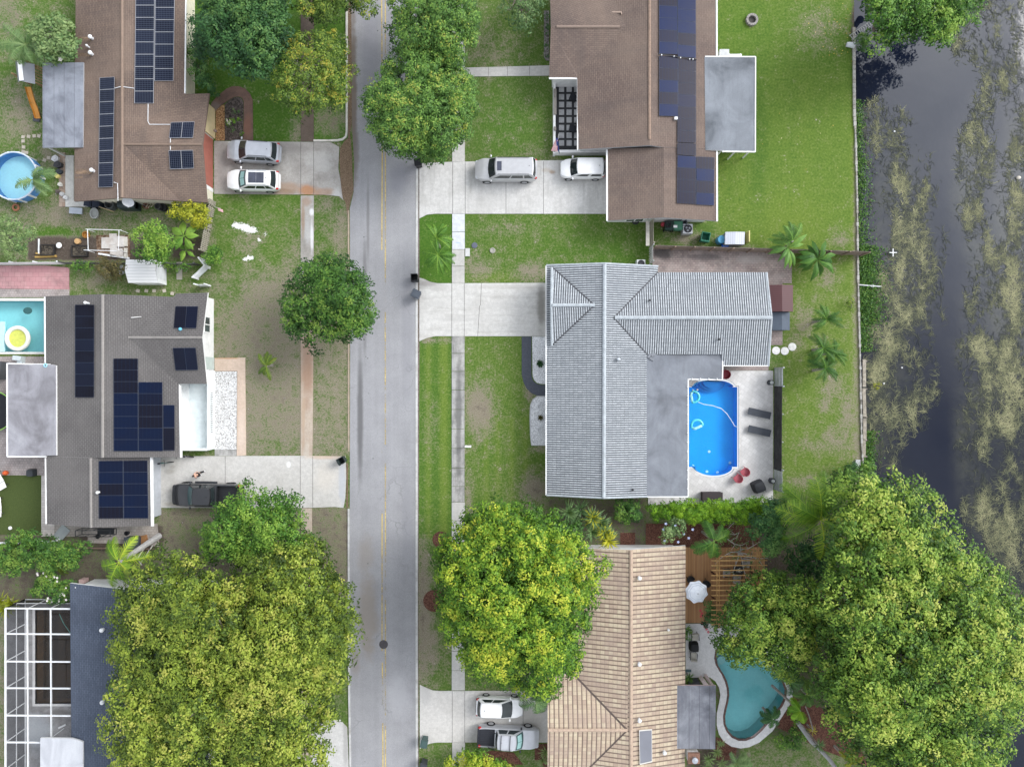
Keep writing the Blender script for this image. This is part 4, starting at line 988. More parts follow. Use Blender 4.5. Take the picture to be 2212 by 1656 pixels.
pr = Roof([[(16, 786, 3.1), (112, 787, 3.25), (121, 789, 3.25), (121.5, 983, 3.25), (17, 985, 3.1)]])
pr.build(h2, [membrane('membrane_h2', (0.264, 0.259, 0.281), (0.357, 0.357, 0.383), (0.145, 0.140, 0.149)), white], .16, 'patio_roof')
gutter(h2, [(15.5, 784, 3.1), (15.8, 986, 3.1), (100, 985.5, 3.1)], white, .12); gutter(h2, [(15.5, 785, 3.1), (108, 787, 3.2)], white, .1)
mb = MB(); mb.torus(onplane(98, 789, pr.F[0], .05), .13, .035, 18, 6); mb.build('roof_ring', plain('aqua_rubber', (.35, .72, .85)), h2)
posts(h2, ((20, 790), (20, 980)), 2.9, white)
window(h2, (462.6, 686), (462.6, 722), .95, 2.05, (1, 0), white, winglass)
wallbox(h2, 'front_wall', (459.5, 646), (459.5, 770), 0, 2.25, white, (1, 0), .1)
wallbox(h2, 'front_door', (462.2, 772), (462.2, 798), .05, 2.05, plain('pale_green_door', (.46, .53, .50)), (1, 0), .05)
cw = plain('court_white', (.72, .75, .75), .8, .2)
court = MB()
for a, b in (((459.5, 800), (459.5, 969)), ((394, 965.5), (459, 965.5))):
 p, q = W(*a), W(*b); court.prism([(p.x, p.y), (q.x, q.y), (q.x + (.2 if a[0] == b[0] else 0), q.y - (.2 if a[1] == b[1] else 0)), (p.x + (.2 if a[0] == b[0] else 0), p.y - (.2 if a[1] == b[1] else 0))], 0, 1.15)
court.build('court_wall', cw, h2)
mb = MB(); p = W(385, 828); q = W(460, 968); mb.prism([(p.x, p.y), (q.x, p.y), (q.x, q.y), (p.x, q.y)], 0, .12); mb.build('court_floor', plain('court_tile', (.60, .66, .67), .6, .3), h2)
for k in range(22):
 p = W(457.6, 849 + k * 4.0, 1.16); mb = MB(); mb.box(p, (.16, .05, .05)); mb.build('baluster', dark, h2)

# ---- brown house at the top right
h3 = thing('house', 'brown shingle house with blue and purple solar panels and a tiled porch', 'house', W(1400, 250))
sh3 = shingle('shingle_taupe', (.185, .140, .118), (.150, .112, .096), (.085, .064, .056), .40, .16, (.10, .083, .077), (.27, .205, .160))
r3 = Roof([[(1186, -90, EV), (1300, -60, 3.3), (1352, 58, 3.55), (1190, 58, 3.55)],
     [(1190, 58, 3.55), (1352, 58, 3.55), (1247, 160, 2.75), (1247, 169, 2.72), (1186, 169, EV)],
     [(1300, -90, 3.3), (1403, -90, 3.95), (1403, 314, 3.95), (1247, 323, EV), (1247, 160, 2.75), (1352, 58, 3.55), (1300, -60, 3.3)],
     [(1403, -90, 3.95), (1545, -90, EV), (1547, 322, EV), (1433, 318, 3.7), (1403, 314, 3.95)]])
r3.build(h3, [sh3, grey_trim])
r3g = Roof([[(1310, 322, 2.68), (1434, 318.5, 3.66), (1434, 470, 3.66), (1311, 476.5, 2.68)], [(1434, 318.5, 3.66), (1547, 322, 2.69), (1548, 477, 2.69), (1434, 470, 3.66)]])
r3g.build(h3, [sh3, grey_trim], name='garage_roof')
r3.walls(h3, [(1196, -80), (1536, -80), (1536, 312), (1257, 312), (1257, 160), (1196, 160)], white, 2.7)
r3g.walls(h3, [(1321, 316), (1538, 316), (1538, 464), (1321, 464)], white, 2.7)
tanr = plain('ridge_tan', (.27, .195, .15), .9, .15, var=.25, sc_=4)
ridge(h3, r3, [(1403, -90, 3.95), (1403, 300, 3.95)], tanr, .13)
ridge(h3, r3, [(1202, 58, 3.55), (1338, 58, 3.55)], plain('ridge_tan_b', (.24, .18, .145)), .12)
gutter(h3, [(1311, 323, 2.68), (1311.5, 477, 2.68)], white, .14); gutter(h3, [(1548, -90, EV), (1549, 478, EV)], white, .14); gutter(h3, [(1247.5, 170, EV), (1247.8, 324, EV)], white, .1); gutter(h3, [(1186, 169.5, EV), (1246, 169.5, EV)], white, .12)
s3 = solarmat('solar_blue', (.006, .016, .066), (.018, .016, .026), (.015, .023, .06), 6, 10, (.06, .08, .13), 0, .012)
PE3 = gplane((1403, -90, 3.95), (1545, -90, EV), (1547, 322, EV)); PG3 = gplane((1434, 318.5, 3.66), (1547, 322, 2.69), (1434, 470, 3.66))
solar(h3, PE3, [(1423.5, -40), (1463, -38), (1464, 118), (1424, 116)], 6, 1, s3, sidem)
solar(h3, PE3, [(1424, 120.5), (1464.5, 123), (1464.8, 251.5), (1424, 250.5)], 5, 1, s3, sidem)
solar(h3, PE3, [(1464, -32), (1503, -30), (1503.5, 126), (1464.5, 122)], 6, 1, s3, sidem)
solar(h3, PE3, [(1465, 126), (1503.5, 129), (1503.5, 309), (1463.5, 307)], 7, 1, s3, sidem)
solar(h3, PE3, [(1463.5, 308.5), (1503.5, 310.5), (1503.5, 337), (1463.5, 334)], 1, 1, s3, sidem)
solar(h3, PG3, [(1463.5, 335.5), (1503.5, 338), (1503, 441), (1462.5, 439)], 4, 1, s3, sidem)
solar(h3, PG3, [(1504.5, 338), (1543.5, 340), (1542.5, 444), (1504, 442)], 4, 1, s3, sidem)
mb = MB(); mb.tube([onplane(1422, 117, PE3, .2), onplane(1505, 129, PE3, .2)], .045, 6); mb.build('conduit', dark, h3)
for x, y in ((1429, 119), (1456, 122), (1470, 125), (1490, 128), (1497, 128.5)): vent(h3, onplane(x, y, PE3, .2), whitem, .05, .05, 'cable_box', False)
mb = MB(); mb.box(onplane(1460, 256, PE3, .15), (.26, .22, .22)); mb.build('junction_box', white, h3)
mb = MB(); mb.tube([onplane(1318, 27, r3.F[2], .05), onplane(1342, 27, r3.F[2], .06), onplane(1343, 32, r3.F[2], .06)], .07, 6); mb.build('vent_flashing', plain('tan_flash', (.40, .30, .24)), h3)
pr = Roof([[(1522, 124, 2.95), (1631, 124.5, 2.75), (1630, 326, 2.75), (1524, 324, 2.95)]])
pr.build(h3, [membrane('membrane_h3', (0.174, 0.189, 0.211), (0.229, 0.248, 0.274), (0.092, 0.102, 0.115)), white], .16, 'patio_roof')
gutter(h3, [(1523, 122.5, 2.95), (1632, 123, 2.77), (1631.5, 328, 2.77), (1560, 327, 2.8)], white, .1)
posts(h3, ((1626, 130), (1626, 225), (1626, 320), (1560, 323), (1592, 323)), 2.58, white, .1)
wallbox(h3, 'screen_wall', (1547, 318), (1612, 318), .1, 2.4, meshscreen('dark_screen', (.04, .042, .045), .8), (0, -1), .03)
# porch
mb = MB(); p = W(1195, 169); q = W(1262, 333); mb.prism([(p.x, p.y), (q.x, p.y), (q.x, q.y), (p.x, q.y)], 0, .10); mb.build('porch_floor', plain('porch_slate', (.030, .031, .034), .6, .3), h3)
sq = concrete('porch_square', (.46, .46, .47), (.16, .16, .16), .6, scale=2.5)
mb = MB()
for i in range(8):
 for j in range(4):
  mb.box(W(1213 + j * 16.4 + i * .0, 193 + i * 16.6, .11), (.47, .49, .05), R(random.uniform(-1.5, 1.5)))
mb.build('porch_tile', sq, h3)
mb = MB(); p = W(1195, 170); mb.box(W(1197, 252, .45), (.2, 164 * S, .9)); mb.box(W(1258, 330, .45), (122 * S, .22, .9)); mb.build('porch_wall', white, h3)
mb = MB(); mb.box(W(1199, 220, .95), (.26, 2.3, .08)); mb.box(W(1199, 205, 1.0), (.2, .3, .12)); mb.box(W(1199, 278, 1.0), (.2, .3, .12)); mb.build('railing', plain('weathered_wood', (.22, .20, .18)), h3)
wallbox(h3, 'front_wall', (1250, 327), (1322, 327), 0, 2.3, white, (0, -1), .1)
window(h3, (1345, 483), (1385, 483), 1.0, 2.1, (0, -1), white, winglass)

# ---- grey barrel tile house in the middle
h4 = thing('house', 'large house with pale grey barrel tile roof beside the bright blue pool', 'house', W(1400, 800))
t4 = tiles('tile_grey', [(.2, (.39, .42, .445)), (.5, (.465, .495, .52)), (.8, (.53, .56, .585))], (.088, .094, .103), .195, .37, .30, .28, (.20, .215, .235), .05)
e4, g4 = 2.75, 3.95
r4 = Roof([[(1180, 573, e4), (1306, 569, g4), (1304, 1075, g4), (1180, 1069, e4)],
     [(1306, 569, g4), (1421, 575, 2.8), (1421, 588, 2.78), (1326, 686, 3.72), (1397, 764, 2.98), (1397, 1072, 2.98), (1304, 1075, g4)],
     [(1326, 686, 3.72), (1421, 588, 2.78), (1656, 588, e4), (1667, 686, 3.72)],
     [(1326, 686, 3.72), (1667, 686, 3.72), (1660, 790, 2.7), (1560, 790, 2.7), (1560, 765, 2.95), (1397, 765, 2.98)]])
r4.build(h4, [t4, plain('fascia_grey', (.42, .44, .46))])
r4b = Roof([[(1192, 576, 2.96), (1284, 659, 3.78), (1191, 659, 3.84)], [(1191, 659, 3.84), (1284, 659, 3.78), (1192, 746, 2.96)]])
r4b.build(h4, [t4, plain('gable_grey', (.40, .42, .45))], .1, 'gable_roof')
mb = MB(); a, b, c = W(1192, 578, 2.85), W(1191.6, 659, 3.75), W(1192, 744, 2.85); mb.poly([a, c, b]); mb.build('gable_wall', plain('gable_slat', (.30, .32, .35)), h4)
r4.walls(h4, [(1194, 588), (1410, 588), (1410, 600), (1646, 602), (1648, 778), (1572, 778), (1572, 752), (1388, 760), (1386, 1060), (1194, 1058)], plain('white_stucco', (.68, .69, .70), .85, .2), 2.7)
rid4 = plain('ridge_pale', (.38, .412, .435), .7, .3, var=.22, sc_=3)
ridge(h4, r4, [(1306, 570, g4), (1304, 1074, g4)], rid4, .17, seg=.4)
ridge(h4, r4, [(1328, 686, 3.72), (1667, 686, 3.72)], rid4, .17, seg=.4)
ridge(h4, r4b, [(1193, 659, 3.84), (1284, 659, 3.79)], rid4, .15, seg=.4)
ridge(h4, r4b, [(1192, 577, 2.97), (1191, 659, 3.82)], rid4, .12, 0, 'barge_tile', .4); ridge(h4, r4b, [(1191, 659, 3.82), (1192, 745, 2.97)], rid4, .12, 0, 'barge_tile', .4)
ridge(h4, r4, [(1180, 573, e4), (1306, 569, g4)], rid4, .09, 0, 'barge_tile', .4); ridge(h4, r4, [(1306, 569, g4), (1421, 575, 2.8)], rid4, .09, 0, 'barge_tile', .4)
ridge(h4, r4, [(1180, 1069, e4), (1304, 1075, g4)], rid4, .09, 0, 'barge_tile', .4); ridge(h4, r4, [(1304, 1075, g4), (1397, 1072, 2.98)], rid4, .09, 0, 'barge_tile', .4)
ridge(h4, r4, [(1656, 588, e4), (1667, 686, 3.72)], rid4, .09, 0, 'barge_tile', .4); ridge(h4, r4, [(1667, 686, 3.72), (1660, 790, 2.7)], rid4, .09, 0, 'barge_tile', .4)
val = plain('valley_dark', (.07, .072, .08))
def valley(root, a, b, m=val, wd=.10):
 p, q = W(*a), W(*b); d = (q - p).normalized(); s_ = d.cross(Vector((0, 0, 1))).normalized() * wd / 2; L = Vector((0, 0, .02))
 mb = MB(); mb.poly([p - s_ + L, q - s_ + L, q + s_ + L, p + s_ + L]); mb.build('valley', m, root)
valley(h4, (1326, 686, 3.73), (1421, 588, 2.79)); valley(h4, (1326, 686, 3.73), (1397, 764, 2.99))
valley(h4, (1284, 659, 3.79), (1193, 577, 2.97)); valley(h4, (1284, 659, 3.79), (1193, 745, 2.97))
gutter(h4, [(1179.5, 574, e4), (1179.5, 1069, e4)], white, .09)
PF4 = gplane((1397, 764, 2.9), (1560, 765, 2.8), (1397, 1072, 2.9))
fr4 = Roof([[(1396, 766, 2.93), (1560, 765, 2.78), (1559, 819, 2.78), (1485, 817, 2.78), (1485, 1071, 2.78), (1396, 1071, 2.93)]])
fr4.build(h4, [membrane('membrane_h4', (0.183, 0.196, 0.221), (0.238, 0.255, 0.281), (0.119, 0.126, 0.140)), plain('fascia_brown', (.25, .19, .16))], .2, 'flat_roof')
gutter(h4, [(1561, 790, 2.7), (1661, 790, 2.7)], white, .08)
gutter(h4, [(1561.5, 766, 2.78), (1560.5, 820.5, 2.78), (1486.5, 818.5, 2.78), (1486.5, 1072.5, 2.78), (1398, 1072.5, 2.85)], white, .10)
mb = MB()
for i in range(12): mb.box(W(1486, 835 + i * 20, 2.82), (.16, .06, .14))
for i in range(4): mb.box(W(1495 + i * 18, 818.5, 2.82), (.06, .16, .14))
mb.build('gutter_clip', white, h4)
vent(h4, onplane(1335, 776, r4.F[1]), plain('tile_vent', (.45, .48, .51)), .11, .25); vent(h4, onplane(1552, 733, r4.F[3]), dark, .07, .2); vent(h4, onplane(1366, 1057, r4.F[1]), dark, .07, .2); vent(h4, onplane(1403, 649, r4.F[2]), dark, .06, .15)
mb = MB()
for x, y, a in ((1403, 768, .9), (1408, 775, -.5), (1412, 766, .3)): mb.box(onplane(x, y, PF4, .08), (.42, .2, .08), a)
mb.build('loose_tile', plain('loose_tile', (.19, .20, .22)), h4)

# ---- tan tile house at the bottom
h5 = thing('house', 'tan and pink blended tile house half under the yellow green tree', 'house', W(1360, 1400))
t5 = tiles('tile_tan', [(.15, (.40, .30, .23)), (.35, (.45, .35, .26)), (.5, (.48, .375, .275)), (.65, (.52, .425, .305)), (.85, (.56, .475, .34))], (.15, .11, .085), .40, .36, .62, .34, (.33, .25, .21), .04)
e5, g5 = 2.75, 4.0
r5 = Roof([[(1240, 1183, e5), (1363, 1187, g5), (1355, 1576, 3.95), (1240, 1456, e5)],
     [(1355, 1576, 3.95), (1363, 1187, g5), (1363, 1800, g5), (1240, 1800, e5), (1240, 1690, e5)],
     [(1363, 1187, g5), (1481, 1178, e5), (1479, 1800, e5), (1363, 1800, g5)],
     [(1183, 1456, e5), (1240, 1456, e5), (1355, 1576, 3.95), (1183, 1576, 3.95)],
     [(1183, 1576, 3.95), (1355, 1576, 3.95), (1240, 1690, e5), (1183, 1690, e5)]])
r5.build(h5, [t5, white])
r5.walls(h5, [(1252, 1192), (1469, 1192), (1467, 1790), (1252, 1790), (1252, 1680), (1195, 1680), (1195, 1468), (1252, 1468)], plain('cream_white', (.70, .68, .66), .85, .2), 2.7)
wallbox(h5, 'gable_trim', (1330, 1172.5), (1446, 1172.5), 2.0, 2.6, white, (0, 1), .08)
rid5 = plain('ridge_clay', (.44, .33, .25), .7, .3, var=.25, sc_=5)
ridge(h5, r5, [(1363, 1188, g5), (1363, 1790, g5)], rid5, .16, seg=.42); ridge(h5, r5, [(1184, 1576, 3.95), (1354, 1576, 3.95)], rid5, .15, seg=.42)
vd = plain('valley_rust', (.10, .075, .065), var=.4, sc_=6)
valley(h5, (1355, 1576, 3.96), (1240, 1456, 2.76), vd, .16); valley(h5, (1355, 1576, 3.96), (1240, 1690, 2.76), vd, .14)
for x, y in ((1380, 1246), (1380, 1431), (1380, 1552), (1434, 1621)): vent(h5, onplane(x, y, r5.F[2]), whitem, .12, .32)
vent(h5, onplane(1443, 1358, r5.F[2]), whitem, .07, .2)
P5 = r5.F[2]
cs = [(1380.5, 1576), (1408.5, 1573.5), (1409, 1645), (1382, 1651)]
mb = MB(); p = [onplane(x, y, P5, .17) for x, y in cs]; q = [onplane(x, y, P5, -.02) for x, y in cs]
mb.poly(p[::-1], 0, [(0, 0), (1, 0), (1, 1), (0, 1)][::-1])
for k in range(4): mb.poly([q[(k + 1) % 4], q[k], p[k], p[(k + 1) % 4]][::-1], 1)
mb.build('skylight', [solarmat('skylight_panel', (.16, .165, .19), (.19, .195, .22), (.17, .175, .2), 1, 1, (.62, .60, .55), 0, .04), white], h5)
pr = Roof([[(1458, 1480, 2.95), (1546.5, 1480, 2.75), (1545, 1617, 2.75), (1457, 1616, 2.95)]])
pr.build(h5, [membrane('membrane_h5', (.17, .175, .20), (.30, .31, .335), (.085, .088, .10), .9, 0), plain('pink_trim', (.55, .42, .41))], .18, 'patio_roof')
posts(h5, ((1541, 1484), (1541, 1612)), 2.55, plain('pink_column', (.62, .50, .48)), .22)
ch = MB(); c = W(1498, 1626, 3.1); 
ch.box((c.x + .0, c.y - .35, 1.55), (.9, .8, 3.1)); o_ = ch.build('chimney', plain('chimney_white', (.70, .67, .65)), h5)
mb = MB(); mb.box((c.x, c.y - .35, 3.2), (1.0, .9, .2)); BASE[o_.name] = BASE[h5.name]; mb.build('chimney_cap', plain('chimney_brick', (.24, .13, .09), var=.3, sc_=9), o_)
mb = MB(); mb.lathe((c.x, c.y - .35, 3.3), [(.2, 0), (.2, .25), (.26, .28), (.26, .36), (.05, .42)], 14); mb.build('flue', steel, o_)
wallbox(h5, 'low_wall', (1508, 1461), (1522, 1479), 0, 1.0, plain('pink_wall', (.66, .56, .53)), (.8, .5), .35)

# ---- slate blue house at the bottom left with its pool cage
h6 = thing('house', 'slate blue shingle house mostly hidden under the olive tree', 'house', W(220, 1460))
sh6 = shingle('shingle_slate', (.095, .115, .155), (.070, .086, .120), (.038, .046, .064), .40, .17, (.06, .07, .095), (.12, .14, .185), .02)
r6 = Roof([[(151, 1259, 2.8), (300, 1276, 3.95), (300, 1800, 3.95), (156, 1800, 2.8)], [(300, 1276, 3.95), (450, 1259, 2.8), (450, 1800, 2.8), (300, 1800, 3.95)]])
r6.build(h6, [sh6, white]); r6.walls(h6, [(162, 1270), (440, 1270), (440, 1790), (166, 1790)], white, 2.75)
ridge(h6, r6, [(300, 1277, 3.95), (300, 1790, 3.95)], plain('ridge_slate', (.10, .12, .16)), .14)
for x, y in ((224, 1358), (225, 1513)): vent(h6, onplane(x, y, r6.F[0]), whitem, .13, .3)
wallbox(h6, 'gable_trim', (206, 1249), (300, 1249), 2.0, 2.9, white, (0, 1), .1)
pr = Roof([[(87, 1593, 3.0), (155, 1594, 3.15), (170, 1598, 3.2), (179, 1602, 3.2), (179, 1800, 3.2), (86, 1800, 3.0)]])
pr.build(h6, [membrane('membrane_h6', (.58, .59, .62), (.66, .67, .69), (.42, .43, .46)), white], .16, 'patio_roof')
cage = thing('pool_cage', 'white framed screen cage over the murky brown pool', 'pool cage', W(80, 1450))
fr = MB(); zt = 2.45
for y in (1313, 1368, 1427.5, 1485, 1544, 1602, 1660): fr.bar(W(12, y, zt), W(153, y + 1, zt), .11, .12)
for x, x2 in ((12, 12), (59, 61), (109.5, 111.5)): fr.bar(W(x, 1313, zt + .003), W(x2, 1700, zt + .003), .09 if x > 12 else .12, .11)
for y in (1313, 1368, 1427.5, 1485, 1544, 1602, 1660):
 t = W(12, y, zt); fr.bar((t.x, t.y, 0), (t.x, t.y, zt), .07, .07)
for x in (12, 61, 110, 152):
 t = W(x, 1313, zt); fr.bar((t.x, t.y, 0), (t.x, t.y, zt), .07, .07)
t = W(12, 1313, zt); u = W(12, 1700, zt)
for zz in (.05, 1.15): fr.bar((t.x, t.y, zz), (u.x, u.y, zz), .06, .06)
u = W(152, 1313, zt)
for zz in (.05, 1.15): fr.bar((t.x, t.y, zz), (u.x, u.y, zz), .06, .06)
fr.build('frame', whitem, cage)
mb = MB(); t = W(12, 1313, zt); u = W(12, 1700, zt); mb.poly([(t.x, t.y, .1), (u.x, u.y, .1), (u.x, u.y, zt), (t.x, t.y, zt)]); u = W(152, 1313, zt); mb.poly([(t.x, t.y, .1), (u.x, u.y, .1), (u.x, u.y, zt), (t.x, t.y, zt)])
mb.build('screen', meshscreen('cage_screen', (.05, .052, .058), .55), cage)
mb = MB(); mb.poly([W(12, 1313, zt - .06), W(12, 1700, zt - .06), W(154, 1700, zt - .06), W(154, 1313, zt - .06)]); mb.build('screen', meshscreen('cage_top', (.06, .062, .068), .16), cage)

# ------------------------------------------------------------------ swimming pools
def pool(name, label, plan, wall, floor, water, cope=None, depth=1.5, cw_=.16, lvl=-.14, ctop=.07, floorz=None):
 c = W(sum(p[0] for p in plan) / len(plan), sum(p[1] for p in plan) / len(plan))
 t = thing(name, label, 'swimming pool', c)
 wp = [W(x, y) for x, y in plan]; n = len(wp)
 mb = MB(); mb.add([(p.x, p.y, z) for z in (.0, -depth) for p in wp], [(i, (i + 1) % n, n + (i + 1) % n, n + i) for i in range(n)])
 tri = tessellate_polygon([wp])
 mb.add([(p.x, p.y, -depth) for p in wp], tri, 1); mb.build('basin', [wall, floor], t)
 mb = MB(); mb.add([(p.x, p.y, lvl) for p in wp], [list(range(n))]); mb.build('water_surface', water, t)
 if cope:
  out = [W(x, y) for x, y in grow(plan, cw_ / S)]
  mb = MB(); vs = [(p.x, p.y, ctop) for p in wp] + [(p.x, p.y, ctop) for p in out]
  mb.add(vs + [(p.x, p.y, -.2) for p in wp] + [(p.x, p.y, 0) for p in out],
      [(i, (i + 1) % n, n + (i + 1) % n, n + i) for i in range(n)] + [(i, (i + 1) % n, 2 * n + (i + 1) % n, 2 * n + i) for i in range(n)] + [(n + i, n + (i + 1) % n, 3 * n + (i + 1) % n, 3 * n + i) for i in range(n)])
  mb.build('coping', cope, t)
 return t
def liner(name, a, b, sc_=.35):
 g = G(name, .6, .3); g.col(g.mix(g.ramp(g.noise(5, 5, .8), [(.35, .3), (.6, 0.0)]), g.ramp(g.noise(sc_, 5, .6), [(.3, a), (.7, b)]), mul(a, .75))); return g.m
blu = liner('blue_liner', (.006, .33, .78), (.010, .40, .90))
pc = pool('swimming_pool', 'bright blue pool with rounded ends on the pale paver deck', CEN_POOL, liner('blue_wall', (.008, .34, .80), (.012, .40, .88)), blu, poolwater('water_blue', (.70, .93, .99)), None, 1.15, lvl=-.16)
mb = MB()
for k, rr in enumerate((33, 26, 19)):
 c = W(1540, 824); n_ = 16
 pts = [(c.x + rr * S * math.cos(t), c.y - rr * .72 * S * math.sin(t)) for t in np.linspace(0, math.pi, n_)]
 mb.prism(pts, -1.13, -.85 + k * .24)
mb.build('step', liner('blue_step', (.010, .20, .55), (.014, .24, .62)), pc)
mb = MB()
for x, y in ((1532, 975), (1497, 1006), (1527, 1018), (1550, 1020), (1577, 999)): mb.disc(W(x, y, -1.12), .13, 12)
mb.build('drain', plain('pool_white', (.7, .74, .75)), pc)
pt = pool('swimming_pool', 'teal kidney shaped pool edged with brick beside the big tree', TEAL_POOL, liner('teal_wall', (.20, .42, .43), (.25, .5, .5)), liner('teal_floor', (.30, .66, .69), (.44, .80, .81), .22), poolwater('water_teal', (.80, .95, .96)), None, 1.3, lvl=-.13)
n = len(TEAL_POOL)
bk = MB(); out = grow(TEAL_POOL, 4.2); rnd = random.Random(3)
for i in range(n):
 a, b = Vector(W(*TEAL_POOL[i - 1])), Vector(W(*TEAL_POOL[i])); a2, b2 = Vector(W(*out[i - 1])), Vector(W(*out[i])); L = (b - a).length; k = max(2, int(L / .115))
 for j in range(k):
  t0, t1 = j / k, (j + .80) / k
  bk.prism([a.lerp(b, t0), a.lerp(b, t1), a2.lerp(b2, t1), a2.lerp(b2, t0)], -.1, .075, rnd.choice((0, 0, 1)))
bk.build('coping', [plain('brick_red', (.155, .085, .07), var=.3, sc_=8), plain('brick_dark', (.10, .062, .055), var=.3, sc_=8)], pt)
mb = MB()
for k, rr in enumerate((17, 12, 7)):
 c = W(1560, 1428); mb.prism([(c.x + rr * S * math.cos(t), c.y - rr * S * math.sin(t)) for t in np.linspace(0, 6.1, 20)], -1.28, -.95 + k * .25)
mb.build('step', liner('teal_step', (.36, .58, .58), (.42, .64, .64)), pt)
pq = pool('swimming_pool', 'pale turquoise rectangular pool with a floating yellow ring', TURQ_POOL, liner('turq_wall', (.20, .45, .50), (.22, .50, .54)), liner('turq_floor', (.34, .68, .71), (.40, .75, .77)), poolwater('water_turq', (.80, .95, .96)), plain('cope_cream', (.68, .66, .62)), 1.3, .20)
mk = concrete('murk_wall', (.30, .21, .10), (.10, .06, .025), .6)
pm = pool('swimming_pool', 'neglected murky brown pool inside the screen cage', MURK_POOL, mk, concrete('murk_floor', (.11, .075, .03), (.035, .025, .012), .7, [(100, 1400, 10, 90, (.045, .025, .008), .8), (140, 1470, 30, 30, (.15, .085, .025), .6)], scale=.8), poolwater('water_murk', (.50, .44, .33), ripple=.03), plain('cope_grey', (.62, .61, .60)), 1.1, .20)
# round above-ground pool
rp = thing('round_pool', 'round blue above ground pool with a palm over it', 'swimming pool', W(46, 387))
c = W(46, 387)
mb = MB(); mb.lathe(c, [(2.12, 0), (2.16, .5), (2.12, .98), (2.06, .98), (2.06, .05)], 40, cap=False); mb.disc((c.x, c.y, .06), 2.07, 40, 1)
mb.build('liner', [plain('pool_blue', (.10, .26, .55)), liner('round_liner', (.52, .88, .95), (.58, .90, .96))], rp)
mb = MB(); mb.disc((c.x, c.y, .80), 2.06, 40); mb.build('water_surface', poolwater('water_round', (.90, .985, .995), ripple=.04), rp)
mb = MB(); mb.torus((c.x, c.y, .99), 2.12, .07, 40, 8); mb.build('rim', plain('rim_pale', (.55, .62, .72)), rp)
for k in range(14):
 a = 2 * math.pi * k / 14; mb = MB(); mb.box((c.x + 2.15 * math.cos(a), c.y + 2.15 * math.sin(a), .5), (.12, .16, 1.0), a); mb.build('frame_post', white, rp)
# ------------------------------------------------------------------ vehicles (front is local +X)
def paint(name, c, rough=.28, metal=0.0, spec=.5):
 g = G(name, rough, spec, metal); g.col(g.ramp(g.noise(2.5, 4, .6, g.obj), [(.3, mul(c, .93)), (.7, mul(c, 1.04))]))
 g.b.inputs['Coat Weight'].default_value = .5; g.b.inputs['Coat Roughness'].default_value = .08; return g.m
tyre = plain('tyre_rubber', (.022, .022, .024), .8, .2); rimm = plain('alloy_rim', (.50, .51, .53), .35, .5, .5)
redl = plain('red_lens', (.45, .03, .03), .2, .5); clearl = plain('clear_lens', (.55, .57, .60), .15, .6)
cglass = glassy('car_glass', (.022, .030, .032), .06, .6); cglass2 = glassy('car_glass_green', (.055, .10, .10), .08, .6)
shade_m = plain('sun_shade', (.30, .50, .48), .5, .3, var=.06)
RX = Matrix.Rotation(R(90), 3, 'X')
